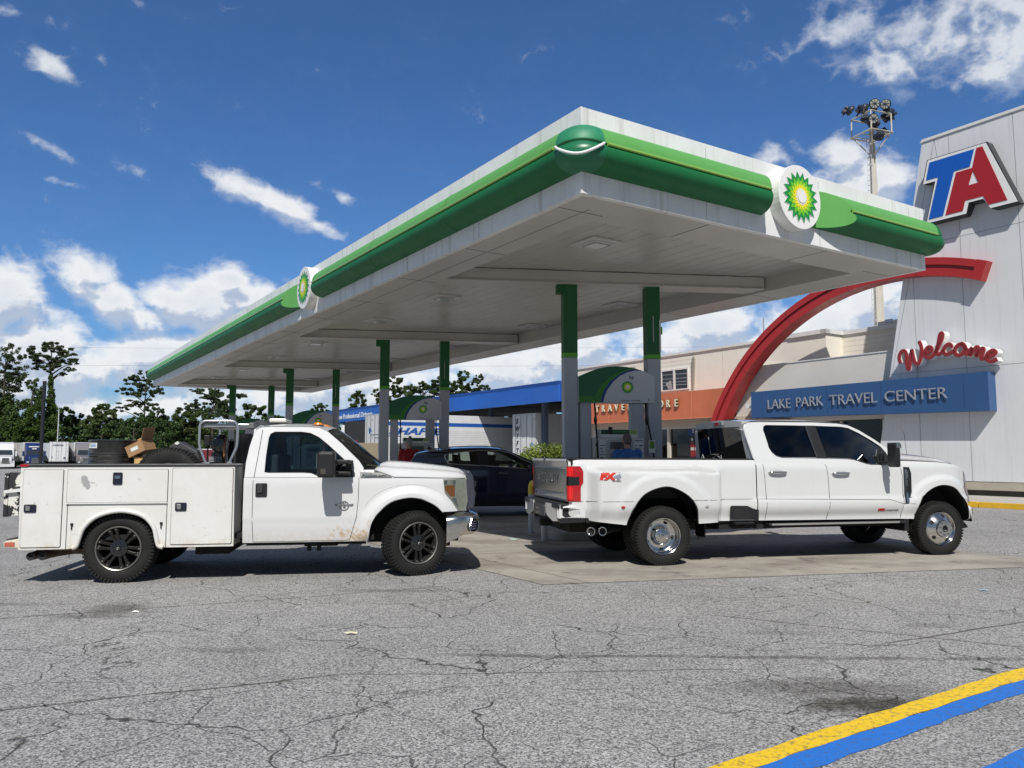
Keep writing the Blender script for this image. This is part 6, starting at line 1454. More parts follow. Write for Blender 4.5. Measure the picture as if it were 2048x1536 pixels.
seq = [('T', 33.45), ('R', 32.92), ('A', 32.36), ('V', 31.82), ('E', 31.30), ('L', 30.80), ('S', 29.7), ('T', 29.12), ('O', 28.42), ('R', 27.93), ('E', 27.38)]
for ch, s_ in seq:
    s_ += .45
    hgt = .50
    for o_, b_, mt, d_, nm in ((.0, .028, lgold, .05, 'back'), (-.055, .006, lcream, .04, 'front')):
        m = text_mb(ch, hgt*1.0, d_, b_); m.xf(Matrix.Translation(UV(s_, 27.50+o_, 4.0)) @ Matrix.Rotation(AU-pi, 4, 'Z') @ Matrix.Scale(.85, 4, (1, 0, 0)))
        if nm == 'back': lo = m.build('letter', mt, band)
        else: m.build('face', mt, lo)
# beige header, piers, storefront glass and what shows behind it
m = MB(); block(m, 23.4, 36.0, 28.0, 28.9, 2.86, 3.24); block(m, 35.0, 36.2, 28.0, 28.9, 0.15, 2.86); block(m, 23.4, 35.0, 28.05, 28.3, .15, .45); m.build('lower_wall', MAT('stucco_beige', (.50, .46, .38), .85, var=.05, streak=.2), store)
m = MB()
for s_ in (34.9, 33.2, 31.5, 29.0, 26.4, 24.2): block(m, s_-.09, s_+.09, 28.03, 28.2, .45, 2.86)
block(m, 23.4, 35.0, 28.02, 28.1, 2.78, 2.859); m.build('mullions', MAT('mullion', (.55, .52, .45), .5), store)
m = MB(); block(m, 23.4, 34.9, 28.14, 28.16, .45, 2.8); m.build('shop_glass', GLASS('shop_glass', (.10, .115, .12), .9), store)
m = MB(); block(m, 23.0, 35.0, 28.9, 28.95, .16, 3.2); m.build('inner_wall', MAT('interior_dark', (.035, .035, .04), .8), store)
m = MB(); block(m, 27.0, 30.9, 28.55, 28.62, .2, 1.72); m.build('counter', MAT('counter_grey', (.16, .17, .17), .8), store)
m = MB(); block(m, 33.1, 34.6, 28.5, 28.6, .2, 1.6); m.build('shelf', MAT('counter_brown', (.12, .10, .09), .8), store)
boxm = MAT('carton_white', (.62, .59, .52), .8)
def stand(label, pts, z0=0): 
    m = MB(); m.prism(pts, f=FW(28.30), thick=.12); return tag(m.build('display_carton', boxm, None, bevel=.01), label, 'carton', 'pale cartons in the shop window')
stand('tall pale folded display stand left of the shop window pier', [(29.18, .5), (29.30, 1.9), (29.55, 1.98), (29.82, 2.05), (29.80, 2.0), (29.50, 1.85), (29.72, .5)])
stand('pale open carton right of the shop window pier', [(28.75, 1.78), (28.42, 1.76), (28.28, 2.12), (28.75, 2.22), (28.55, 2.02), (28.76, 1.95)])
# poster with bottles
ps = thing('window_poster', 'blue price poster above three drink bottles in the shop window', 'poster')
m = MB(); m.prism([(26.63, 2.42), (27.72, 2.42), (27.72, 2.80), (26.63, 2.80)], f=FW(28.115), thick=.006); m.prism([(26.63, 1.2), (27.72, 1.2), (27.72, 1.35), (26.63, 1.35)], f=FW(28.115), thick=.006); m.build('price_panel', MAT('poster_blue', (.012, .035, .15), .5), ps)
m = MB(); m.prism([(26.63, 1.35), (27.72, 1.35), (27.72, 2.42), (26.63, 2.42)], f=FW(28.118), thick=.004); m.build('backing', MAT('poster_black', (.012, .012, .016), .5), ps)
for tx_, s_, z_, sz in (('2', 27.38, 2.66, .24), ('/$', 27.17, 2.66, .13), ('5', 26.98, 2.62, .36)):
    m = text_mb(tx_, sz, .004, .004); m.xf(Matrix.Translation(UV(s_, 28.11, z_)) @ Matrix.Rotation(AU-pi, 4, 'Z')); m.build('lettering', lab_white, ps)
def bottle(sc, body, capc):
    P = [(-.11, 1.42), (.11, 1.42), (.12, 1.5), (.12, 1.95), (.10, 2.02), (.04, 2.15), (.035, 2.28), (-.035, 2.28), (-.04, 2.15), (-.10, 2.02), (-.12, 1.95), (-.12, 1.5)]
    m = MB(); m.prism([(sc+a, b) for a, b in P], f=FW(28.112), thick=.004); o = m.build('bottle_print', body, ps)
    m = MB(); m.prism([(sc-.05, 2.18), (sc+.05, 2.18), (sc+.05, 2.31), (sc-.05, 2.31)], f=FW(28.108), thick=.003); m.build('cap', capc, o)
    m = MB(); m.prism([(sc-.11, 1.72), (sc+.11, 1.72), (sc+.11, 1.86), (sc-.11, 1.86)], f=FW(28.109), thick=.003); m.build('label_band', MAT('label_pale', (.5, .45, .42), .5), o)
bottle(27.45, MAT('bottle_red', (.28, .02, .02), .4), lab_white); bottle(27.17, MAT('bottle_red', (.28, .02, .02), .4), lab_white); bottle(26.86, MAT('bottle_green', (.14, .30, .22), .4), lab_white)
# entrance block below the tower canopy
m = MB(); block(m, 16.6, 24.62, 28.05, 28.95, 2.9, 5.40); block(m, 21.9, 23.36, 28.05, 28.95, .15, 2.9); block(m, 16.5, 17.35, 27.95, 28.9, .15, 2.9); m.build('entrance_wall', stucco_g, store)
m = MB(); block(m, 16.4, 24.66, 28.02, 28.3, 5.401, 5.44); m.build('ledge', trim_w, store)
m = MB(); block(m, 17.35, 21.9, 28.6, 28.65, .15, 2.88); m.build('doorway', MAT('door_dark', (.02, .022, .025), .1), store)
m = MB(); block(m, 17.3, 17.5, 28.0, 28.1, .15, 2.85); block(m, 19.5, 19.58, 28.4, 28.5, .15, 2.85); m.build('door_posts', MAT('mullion', (.55, .52, .45), .5), store)
m = MB(); block(m, 21.3, 23.6, 27.5, 28.3, 3.55, 3.75); block(m, 21.6, 24.2, 27.4, 28.3, 2.75, 2.98); m.build('white_beams', trim_w, store)
m = MB(); block(m, 17.0, 19.4, 31.0, 33, 6.6, 7.12); m.build('roof_screen', MAT('roof_screen', (.16, .16, .17), .6), store)
m = MB(); m.bb((0, 0, 0), (.3, .2, .12)); m.xf(Matrix.Translation(UV(18.6, 30.9, 7.0)) @ Matrix.Rotation(AU, 4, 'Z')); m.build('floodlight', trim_w, store)
m = MB(); m.tube([UV(27.0, 33, 6.6), UV(27.0, 33, 8.6)], .03, 6); m.tube([UV(26.8, 33, 7.6), UV(27.2, 33, 7.6)], .02, 5); m.build('aerial', MAT('aerial_grey', (.25, .25, .26), .5), store)
# security light on the band
m = MB(); m.bb((-.12, -.1, 0), (.12, .1, .1)); m.tube([(0, 0, 0), (0, -.15, -.45)], .03, 6); m.xf(Matrix.Translation(UV(35.2, 27.42, 4.35))); m.build('lamp_bracket', MAT('bracket_dark', (.2, .12, .1), .5), store)

tower = thing('sign_tower', 'tall pale grey panelled tower with a slanted left edge', 'tower')
m = MB(); m.prism([(17.53, .62), (17.47, 1.2), (15.24, 12.80), (2, 12.80), (2, .62)], f=FW(27.56), thick=.42); m.build('front_wall', panel_w, tower)
m = MB(); m.prism([(15.30, 12.80), (15.21, 12.90), (2, 12.90), (2, 12.80)], f=FW(27.52), thick=.5); m.build('coping', trim_w, tower)
m = MB(); m.prism([(17.55, .15), (2, .15), (2, .34), (17.55, .34)], f=FW(27.62), thick=.3); m.build('plinth', seam_dark, tower)
m = MB(); m.prism([(17.56, .34), (2, .34), (2, .60), (17.56, .60)], f=FW(27.53), thick=.4); m.build('base_band', MAT('beige_band', (.42, .38, .30), .7, var=.1), tower)
m = MB()
def pseam(P): m.prism(P, f=FW(27.557), thick=.004)
for s0_, z0_, s1_, z1_ in ((14.78, 12.78, 16.75, 4.47), (14.28, 12.78, 14.28, 11.9), (12.17, 12.78, 12.12, .62), (14.05, 9.6, 14.05, .62), (15.78, 8.6, 15.78, .62), (14.78, 12.78, 14.70, 12.0), (9.5, 12.78, 9.5, .62)):
    pseam([(s0_, z0_), (s0_+.014, z0_), (s1_+.014, z1_), (s1_, z1_)])
for z_, sl_ in ((4.46, 16.86), (9.05, 15.96)): pseam([(sl_, z_), (2, z_), (2, z_+.014), (sl_, z_+.014)])
m.build('panel_seams', MAT('tower_seam', (.22, .24, .26), .8), tower)
m = MB(); block(m, 2, 17.3, 27.98, 29.0, .15, 4.3); m.build('tower_side', stucco_g, tower)
# red arch
red_a = MAT('arch_red', (.40, .022, .022), .38, var=.08, vs=1.5, streak=.15, dirt=(.3, .03, .03)); red_d = MAT('arch_red_groove', (.28, .015, .017), .45)
arch = thing('red_arch', 'large red steel arch curving from the store to the tower', 'arch')
def ARP(R, a, w_): return UV(16.60+R*cos(a), w_, -1.15+R*sin(a))
A0, A1 = RD(8), RD(111.4)
prof_a = [(8.98+.12, 27.86), (9.10, 27.20), (9.365, 27.20), (9.37, 27.26), (9.485, 27.26), (9.49, 27.20), (9.74, 27.20), (9.74, 27.86)]
for nm, idx, mt in (('underside', (0, 1), red_a), ('inner_face', (1, 2), red_a), ('groove', (2, 3, 4, 5), red_d), ('outer_face', (5, 6), red_a), ('outer_edge', (6, 7), red_a), ('back', (7, 0), red_a)):
    m = MB(); m.grid([[ARP(prof_a[i][0], A0+(A1-A0)*k/72, prof_a[i][1]) for i in idx] for k in range(73)]); m.build(nm, mt, arch, smooth=30)
m = MB(); m.prism([(R, w_) for R, w_ in ((9.085, 27.185), (9.755, 27.185), (9.755, 27.87), (9.085, 27.87))], f=lambda R, w_, q_: ARP(R, A1-.035+q_, w_), thick=.035); m.build('end_plate', red_a, arch)
m = MB()
for a in (24, 43, 62, 80, 97):
    for r0, r1 in ((9.10, 9.365), (9.49, 9.74)): m.prism([(r0, -.001), (r1, -.001), (r1, .001), (r0, .001)], f=lambda R, d, q_, a=a: ARP(R, RD(a)+d, 27.1975+q_), thick=.002)
    m.prism([(27.2, -.001), (27.86, -.001), (27.86, .001), (27.2, .001)], f=lambda w_, d, q_, a=a: ARP(9.0975+q_, RD(a)+d, w_), thick=.002)
m.build('joints', seam_m, arch)
# TA sign
ta = thing('tower_letter_sign', 'big blue and red two-letter sign high on the tower', 'sign')
OUT_T = [(14.84, 11.93), (12.87, 11.91), (12.00, 9.66), (12.83, 9.66), (13.05, 10.04), (13.53, 10.04), (13.63, 9.68), (14.99, 9.68), (14.61, 11.11), (15.05, 11.12)]
m = MB(); m.prism([(a+.06*(1 if a > 13.6 else -1)*.6, b+(.03 if b > 10.5 else -.03)) for a, b in OUT_T], f=FW(27.19), thick=.42); m.build('cabinet', MAT('cabinet_black', (.015, .016, .022), .35), ta)
m = MB(); m.prism(OUT_T, f=FW(27.17), thick=.03); m.build('white_border', MAT('sign_white', (.8, .8, .78), .35), ta)
m = MB(); m.prism([(14.78, 11.83), (13.25, 11.82), (13.42, 11.26), (13.95, 11.26), (14.40, 9.80), (14.90, 9.80), (14.50, 11.22), (14.93, 11.23)], f=FW(27.155), thick=.02); m.build('letter_t', MAT('sign_blue', (.004, .10, .48), .3), ta)
m = MB(); m.prism([(13.17, 11.83), (12.98, 11.82), (12.30, 9.79), (12.90, 9.79), (13.04, 10.13), (13.63, 10.13), (13.72, 9.80), (14.31, 9.80), (13.88, 11.19), (13.34, 11.19)], [[(13.33, 11.08), (13.17, 10.63), (13.49, 10.63)]], f=FW(27.155), thick=.02); m.build('letter_a', MAT('sign_red', (.38, .014, .018), .35), ta)
# blue entrance sign with letters
bs = thing('entrance_sign', 'long blue box sign with silver letters over the store entrance', 'sign')
m = MB(); m.prism([(22.93, 3.09), (22.93, 4.20), (13.16, 4.235), (13.16, 2.95)], f=FW(27.08), thick=.475); m.build('box', MAT('sign_box_blue', (.03, .09, .23), .45, var=.05, vs=1), bs)
m = MB()
for s_ in (22.35, 19.2, 16.93, 13.95): m.prism([(s_, 3.08), (s_+.01, 3.08), (s_+.01, 4.2), (s_, 4.2)], f=FW(27.077), thick=.004)
m.build('seams', MAT('blue_seam', (.01, .03, .1), .6), bs)
for word, s0_, s1_, z_, sz in (('LAKE', 22.08, 19.95, 3.66, .50), ('PARK', 19.35, 16.98, 3.68, .52)): pass
words = (('LAKE', 21.05, 3.655, .60, 1.93), ('PARK', 18.85-.0, 3.66, .60, 1.95), ('TRAVEL', 0, 0, 0, 0))
def word(txt, sl_, sr_, zc, h):
    m = text_mb(txt, h/.73, .04, -.004); xs_ = [p[0] for p in m.v]; k = (sl_-sr_)/(max(xs_)-min(xs_)); mid_ = (max(xs_)+min(xs_))/2
    zs_ = [p[2] for p in m.v]; zm = (max(zs_)+min(zs_))/2; kz = h/(max(zs_)-min(zs_))
    m.v = [((x-mid_)*k, y, (z-zm)*kz) for x, y, z in m.v]
    m.xf(Matrix.Translation(UV((sl_+sr_)/2, 27.02, zc)) @ Matrix.Rotation(AU-pi, 4, 'Z'))
    m.build('lettering', MAT('letter_silver', (.36, .38, .42), .45, .3), bs)
word('LAKE', 22.0, 20.87, 3.62, .38); word('PARK', 20.58, 19.33, 3.635, .38); word('TRAVEL', 19.04, 17.05, 3.63, .39); word('CENTER', 16.75, 14.48, 3.63, .385)
# script "Welcome" channel letters
wl = thing('script_welcome_sign', 'red script welcome letters with white sides above the blue entrance sign', 'sign')
def ribbon(P, wd, w0, w1, m, n=5):
    Q = smooth_pts(P, n); rows = []
    for i, p in enumerate(Q):
        a = Q[max(0, i-1)]; b = Q[min(len(Q)-1, i+1)]; d = Vector((b[0]-a[0], b[1]-a[1]))
        d = d.normalized() if d.length > 1e-6 else Vector((1, 0)); nx, nz = -d.y*wd/2, d.x*wd/2
        rows.append([UV(p[0]+nx, w0, p[1]+nz), UV(p[0]-nx, w0, p[1]-nz), UV(p[0]-nx, w1, p[1]-nz), UV(p[0]+nx, w1, p[1]+nz)])
    o = len(m.v); m.grid(rows, True); m.f.append((o, o+1, o+2, o+3)); k = o+(len(rows)-1)*4; m.f.append((k+3, k+2, k+1, k))
STR = {'w': [[(16.16, 4.80), (16.20, 5.0), (16.13, 5.19), (16.0, 5.24), (15.92, 5.09), (15.93, 4.8), (15.87, 4.54), (15.80, 4.75), (15.72, 5.24)], [(15.72, 5.26), (15.68, 5.0), (15.62, 4.78), (15.52, 4.72), (15.42, 4.85), (15.37, 5.1), (15.37, 5.32), (15.44, 5.52)]],
 'e': [[(15.24, 5.05), (15.10, 5.08), (15.00, 5.16), (15.02, 5.25), (15.14, 5.26), (15.24, 5.12), (15.22, 4.96), (15.12, 4.89), (14.98, 4.95), (14.84, 5.10)]],
 'l': [[(14.84, 5.10), (14.68, 5.38), (14.60, 5.60), (14.62, 5.70), (14.69, 5.64), (14.76, 5.35), (14.83, 5.08), (14.78, 4.97), (14.68, 5.02), (14.58, 5.12)]],
 'c': [[(14.34, 5.16), (14.32, 5.24), (14.42, 5.29), (14.54, 5.20), (14.60, 5.05), (14.52, 4.95), (14.40, 4.96), (14.22, 5.05)]],
 'o': [[(13.98, 5.25), (14.12, 5.20), (14.21, 5.05), (14.18, 4.92), (14.06, 4.87), (13.92, 4.96), (13.86, 5.12), (13.92, 5.23), (13.98, 5.25), (13.80, 5.02)]],
 'm': [[(13.88, 4.84), (13.62, 5.09)], [(13.62, 5.09), (13.72, 4.80)], [(13.72, 4.82), (13.52, 5.06), (13.44, 5.05), (13.52, 4.76)], [(13.52, 4.76), (13.34, 5.0), (13.27, 4.98), (13.36, 4.70), (13.26, 4.68)]],
 'f': [[(13.20, 4.72), (13.00, 4.76), (12.90, 4.84), (12.97, 4.91), (13.10, 4.87), (13.19, 4.74), (13.16, 4.61), (13.02, 4.56), (12.86, 4.62)]]}
wr = MAT('neon_face_red', (.26, .015, .015), .25, coat=.5); wp = MAT('neon_edge_pink', (.45, .07, .065), .4)
for ch, ss_ in STR.items():
    m = MB(); [ribbon(P, .14, 27.14, 27.46, m) for P in ss_]; lo = m.build('letter', MAT('channel_white', (.74, .74, .73), .45), wl)
    m = MB(); [ribbon(P, .13, 27.115, 27.138, m) for P in ss_]; m.build('face_edge', wp, lo)
    m = MB(); [ribbon(P, .10, 27.10, 27.114, m) for P in ss_]; m.build('face', wr, lo)
m = MB(); m.tube([UV(13.5, 27.5, 4.95), UV(15.9, 27.5, 5.05)], .02, 6); m.build('raceway', trim_w, wl)
# ---------------------------------------------------------------- diesel canopy
dc = thing('truck_canopy', 'long bright blue truck fuelling canopy behind the pumps', 'canopy')
dblue = MAT('canopy_blue', (.005, .10, .48), .32, var=.07, vs=.6, coat=.3); dblue2 = MAT('canopy_blue_top', (.004, .05, .26), .4)
m = MB(); block(m, 36.6, 75.3, 26.8, 26.95, 4.58, 5.56); m.build('fascia', dblue, dc)
m = MB(); block(m, 36.6, 75.32, 26.79, 27.0, 5.562, 5.77); m.build('top_band', dblue2, dc)
m = MB(); block(m, 36.7, 75.2, 26.96, 40, 5.3, 5.5); m.build('roof_deck', MAT('deck_dark', (.10, .10, .10), .8), dc)
m = MB(); block(m, 75.2, 75.35, 26.8, 40, 4.58, 5.77); block(m, 36.6, 36.7, 27.0, 40, 4.58, 5.77); m.build('end_fascia', dblue, dc)
m = MB()
for k in range(14): block(m, 38+k*2.8, 38.2+k*2.8, 27, 39.9, 4.95, 5.29)
m.build('joists', MAT('joist_grey', (.2, .19, .18), .8), dc)
for k in range(6):
    for w_ in (28.2, 38): m = MB(); block(m, 40+k*6.4, 40.3+k*6.4, w_, w_+.3, -.3, 4.94); m.build('column', MAT('dc_column', (.10, .13, .2), .6), dc)
m = text_mb('Welcome Professional Drivers', .62, .02, .012); xs_ = [p[0] for p in m.v]; k_ = 10.6/(max(xs_)-min(xs_)); m.v = [(x*k_, y, z) for x, y, z in m.v]
m.xf(Matrix.Translation(UV(69.1, 26.77, 5.03)) @ Matrix.Rotation(AU-pi, 4, 'Z')); m.build('lettering', MAT('letter_white', (.7, .74, .8), .5), dc)
# ---------------------------------------------------------------- trailers
alu = MAT('trailer_white', (.66, .67, .68), .4, var=.06, vs=2, streak=.2); corr = MAT('trailer_ribbed', (.62, .63, .64), .45, var=.06, vs=2, streak=.15)
tl_b = MAT('livery_blue', (.015, .09, .36), .4); tyre_m = rubber
def trailer(name, label, loc, rz, L=14.6, body=None, z0=1.1, H_=4.1, ribs=True, group=None):
    t = thing(name, label, 'trailer', loc, rz, group); body = body or alu
    m = MB(); m.bb((0, 0, z0), (L, 2.6, H_)); b = m.build('box', body, t, bevel=.02)
    if ribs:
        m = MB()
        for k in range(16): m.bb((.15, -.008, z0+.12+k*.12), (L-.1, -.002, z0+.128+k*.12))
        m.build('rib_lines', MAT('rib_shadow', (.30, .31, .33), .7), b)
    m = MB(); m.bb((-.03, 0, z0-.02), (.0-.001, 2.6, H_)); d = m.build('rear_frame', MAT('rear_frame', (.5, .5, .5), .4, .4), t)
    for y0 in (.08, 1.32):
        m = MB(); m.bb((-.055, y0, z0+.1), (-.031, y0+1.2, H_-.1)); dd = m.build('door', body, t, bevel=.004)
        m = MB()
        for yy in (y0+.3, y0+.9): m.tube([(-.075, yy, z0+.1), (-.075, yy, H_-.1)], .02, 5)
        for zz in (z0+.4, z0+1.5, z0+2.6): m.bb((-.068, y0, zz), (-.056, y0+.14, zz+.06))
        m.build('lock_rods', dull_metal, dd)
    m = MB(); m.bb((.2, .5, z0-.25), (L-1, 2.1, z0-.02)); m.bb((.0, .1, .5), (.1, 2.5, .62)); m.build('undercarriage', under_m, t)
    for x_ in (1.2, 2.5):
        for y_ in (.25, 2.35): m = MB(); m.lathe([(0, -.14), (.3, -.14), (.5, -.12), (.5, .12), (0, .12)], 20, T(x_, y_, .5)); m.build('wheel', tyre_m, t, smooth=40)
    return t, b
A = RD(34)
t, b = trailer('box_trailer', 'long ribbed white trailer with blue stripe and slanted blue name', (-8.12, 49.4, 0), A, 14.6, corr)
m = MB(); m.bb((.0, -.014, 3.36), (14.5, -.009, 3.59)); m.build('stripe', tl_b, b)
m = text_mb('SHAFFER', .60, .01, .02, .35); xs_ = [p[0] for p in m.v]; k_ = 4.3/(max(xs_)-min(xs_)); m.v = [((x-min(xs_))*k_, y, z) for x, y, z in m.v]; m.xf(T(.45, -.014, 2.98)); m.build('lettering', tl_b, b)
m = MB(); m.bb((.3, -.016, 2.66), (1.3, -.009, 2.71)); m.build('underline', tl_b, b)
for y_, z_, s_, tx in ((1.7, 3.05, .42, 'S'),):
    m = MB(); m.prism([(y_+.2, z_-.2), (y_+.28, z_+.28), (y_+.05, z_+.1), (y_-.02, z_+.3), (y_-.25, z_-.1), (y_-.02, z_-.05), (y_-.1, z_-.35), (y_+.1, z_-.15)], f=lambda y, z, w_: (-.062+w_, y, z), thick=.004); m.build('emblem', tl_b, b)
m = MB()
for k, (z_, a, b_) in enumerate(((2.75, .35, 1.6), (2.55, .3, 1.0), (2.2, .2, .75), (2.05, .2, .6), (1.9, .2, .8), (1.75, .2, .7))): m.bb((-.062, a, z_), (-.058, b_, z_+.05))
m.build('small_print', MAT('print_grey', (.12, .13, .17), .6), b)
t, b = trailer('box_trailer', 'white trailer with black vertical name on its rear door beside the hedge', (1.52, 49.0, 0), A, 13.0, alu, ribs=False)
for k, ch in enumerate('SWIFT'):
    m = text_mb(ch, .44, .006, .02, .25); m.xf(T(-.066, 2.05, 3.62-k*.47) @ RZ(-90)); m.build('lettering', MAT('letter_navy', (.02, .025, .05), .5), b)
m = MB(); m.prism(disc(.42, 2.1, .17, 20, .2), f=lambda y, z, w_: (-.064+w_, y, z), thick=.003); m.bb((-.066, .2, 1.7), (-.060, .65, 1.8)); m.build('decal', MAT('decal_blue', (.2, .32, .5), .5), b)
m = MB(); m.bb((-.02, 2.6, 1.1), (.1, 2.62, 4.1)); m.build('corner_post', dull_metal, t)
# black curtained box standing in for the shadowed truck bay, with pale bulkhead
t = thing('curtain_bay', 'black curtain-sided trailer in the shade under the blue canopy', 'trailer', (-12.4, 58.5, 0), RD(4))
m = MB(); m.bb((0, 0, .9), (3.4, 2.5, 3.95)); cb = m.build('curtain', MAT('curtain_black', (.008, .009, .014), .6, var=.3, vs=2), t, bevel=.02)
m = MB(); m.bb((-.25, 0, .9), (-.02, 2.5, 3.7)); m.build('bulkhead', alu, t)
m = MB(); m.tube([(1.55, -.03, 3.95), (1.55, -.03, 3.2)], .03, 5); m.tube([(2.3, -.03, 3.9), (2.9, -.05, 1.2)], .02, 5); m.build('straps', dull_metal, t)
m = MB(); m.bb((0, .1, .4), (3.4, 2.4, .88)); m.build('undercarriage', under_m, t)
t = thing('brown_cabinet', 'tan brown utility cabinet beside the trailer rear doors', 'cabinet', (-8.05, 43, 0), RD(10))
m = MB(); m.bb((-.35, 0, 0), (.75, .6, 2.15)); m.build('case', MAT('cabinet_tan', (.26, .22, .15), .7, var=.1), t, bevel=.02)
m = MB(); m.bb((-.47, 0, 0), (-.36, .6, 2.3)); m.build('red_edge', MAT('cabinet_red', (.2, .01, .015), .6), t)
# semis parked on the far lot
glass_d = MAT('truck_screen', (.03, .04, .05), .08, coat=.5)
def face_cam(x, y): return atan2(-y, -x)
def tractor(label, px, d, col, yaw=0, scale=1.0, vis=True):
    x = (px-1024)/FPX*d; t = thing('semi_truck', label, 'truck', (x, d, gz(d)), face_cam(x, d)+RD(yaw), 'trucks parked on the far lot')
    t.scale = (scale,)*3
    paint_ = MAT('semi_'+col[0], col[1], .25, coat=.6)
    m = MB(); m.prism([(-1.9, .9), (1.2, .9), (1.25, 2.0), (.95, 2.9), (.4, 3.75), (-.2, 3.98), (-1.9, 4.0)], f=lambda a, b, w_: (a, -1.2+w_, b), thick=2.4); b = m.build('cab', paint_, t, bevel=.12, seg=3)
    m = MB(); m.prism([(1.1, .75), (2.9, .75), (3.05, 1.2), (2.95, 1.75), (1.25, 2.12)], f=lambda a, b, w_: (a, -.85+w_, b), thick=1.7); m.build('hood', paint_, t, bevel=.12, seg=3)
    m = MB(); m.prism([(2.0, .5), (3.0, .45), (3.05, .9), (2.5, 1.25), (1.6, 1.2), (1.3, .6)], f=lambda a, b, w_: (a, -1.2+w_, b), thick=.42); m.prism([(2.0, .5), (3.0, .45), (3.05, .9), (2.5, 1.25), (1.6, 1.2), (1.3, .6)], f=lambda a, b, w_: (a, .78+w_, b), thick=.42); m.bb((2.6, -1.2, .3), (3.15, 1.2, .72)); m.build('fenders', paint_ if col[0] != 'grey' else MAT('semi_dark', (.05, .05, .05), .5), t, bevel=.08, seg=3)
    m = MB(); m.prism([(-1.02, 2.12), (1.02, 2.12), (.92, 2.85), (-.92, 2.85)], f=lambda y, z, w_: (1.26-(z-2.0)*.36+w_, y, z), thick=.03); m.build('windscreen', glass_d, t)
    m = MB(); m.prism([(-.5, .85), (.5, .85), (.42, 1.65), (-.42, 1.65)], f=lambda y, z, w_: (3.07+w_, y, z), thick=.03); g_ = m.build('grille', chrome, t)
    m = MB()
    for k in range(6): m.bb((3.10, -.42, .95+k*.11), (3.12, .42, 1.0+k*.11))
    m.build('bars', under_m, g_)
    for y_ in (-.92, .92): m = MB(); m.box((3.02, y_, 1.0), (.12, .34, .26)); m.build('headlight', MAT('semi_lamp', (.6, .62, .64), .1, .3), t, bevel=.04)
    for y_ in (-1.45, 1.45): m = MB(); m.bb((1.1, y_-.12, 1.9), (1.25, y_+.12, 2.7)); m.build('side_mirror', paint_, t, bevel=.03)
    for x_ in (2.35, -2.6, -3.9):
        for y_ in (-1.05, 1.05): m = MB(); m.lathe([(0, -.15), (.3, -.15), (.5, -.13), (.5, .13), (0, .13)], 18, T(x_, y_, .5)); m.build('wheel', tyre_m, t, smooth=40)
    m = MB(); m.bb((-4.8, -.5, .7), (2.4, .5, 1.0)); m.build('frame', under_m, t)
    m = MB(); m.bb((-17.0, -1.3, 1.15), (-2.6, 1.3, 4.1)); m.build('trailer_box', alu, t)
    return t, b
t, b = tractor('white semi truck facing the camera at the far left edge', 13, 122, ('white', (.68, .69, .7)), 3)
t, b = tractor('dark blue semi truck facing the camera beside the black pole', 71, 124, ('blue', (.008, .025, .12)), 4)
m = MB()
for y0, y1, z_ in ((-.75, .75, 3.3), (-.3, .3, 2.98)): m.bb((.75, y0, z_), (1.1-(z_-2.98)*.9, y1, z_+.16))
m.build('name_panel', lab_white, b)
tractor('grey semi truck facing the camera behind the steel drum', 172, 124, ('grey', (.20, .19, .20)), 5)
def fartrailer(label, px, d, yaw, mt, L=12):
    x = (px-1024)/FPX*d; rz = atan2(d, x)+RD(yaw)
    return trailer('box_trailer', label, (x+1.3*cos(rz+pi/2)*-1, d+1.3*sin(rz+pi/2)*-1, gz(d)), rz, L, mt, group='trucks parked on the far lot', ribs=False)
t, b = fartrailer('small white trailer seen from behind between the blue and grey semis', 121, 120, 0, alu)
m = MB()
for k in range(6): m.prism([(.95-.23*k, 3.45), (1.1-.23*k, 3.45), (1.04-.23*k, 3.7), (.89-.23*k, 3.7)], f=lambda y, z, w_: (-.09+w_, y+1.0, z), thick=.004)
m.bb((-.09, .35, 1.45), (-.085, .65, 1.8)); m.bb((-.09, 2.1, 1.6), (-.085, 2.25, 1.9)); m.build('small_print', MAT('print_grey', (.12, .13, .17), .6), b)
beige_t = MAT('trailer_tan', (.34, .34, .29), .6, var=.1, streak=.2); grey_t = MAT('trailer_grey', (.36, .35, .34), .6, var=.1, streak=.3)
fartrailer('grey stained trailer between the white and blue semis', 43, 130, -12, grey_t); fartrailer('pale blue-white trailer directly right of the black pole', 97, 132, -8, MAT('trailer_pale', (.5, .55, .6), .5), 14); fartrailer('tan trailer right of the small white trailer', 147, 131, 8, beige_t, 14)
t = thing('maroon_dump_trailer', 'maroon open dump trailer far behind the silver tube frame', 'trailer', ((403-1024)/FPX*125, 125, gz(125)), RD(25))
m = MB(); m.prism([(-1.5, 1.2), (1.4, 1.2), (1.9, 2.9), (-2.0, 2.9)], f=lambda a, b, w_: (a, -1.2+w_, b), thick=2.4); m.build('tub', MAT('maroon', (.16, .015, .03), .5), t, bevel=.05)
m = MB(); m.bb((-2.05, -1.25, 2.9), (1.95, 1.25, 3.05)); m.build('rim', alu, t)
m = MB(); m.bb((-1.6, -1, .4), (1.6, 1, 1.18)); m.build('undercarriage', under_m, t)
# low building behind the trucks
lb = thing('office_building', 'low pale building with dark flat roof behind the parked trucks', 'building', ((136-1024)/FPX*165, 165, gz(165)), RD(24))
m = MB(); m.bb((-2.6, 0, 0), (2.7, 6, 5.0)); m.build('wall', stucco, lb); m = MB(); m.bb((-2.9, -.3, 5.0), (3.0, 6.3, 5.35)); m.build('roof', MAT('roof_dark_blue', (.05, .08, .12), .6), lb)
m = MB(); m.bb((-1.6, -.03, 4.1), (-.9, 0, 4.4)); m.build('window', glass_d, lb)
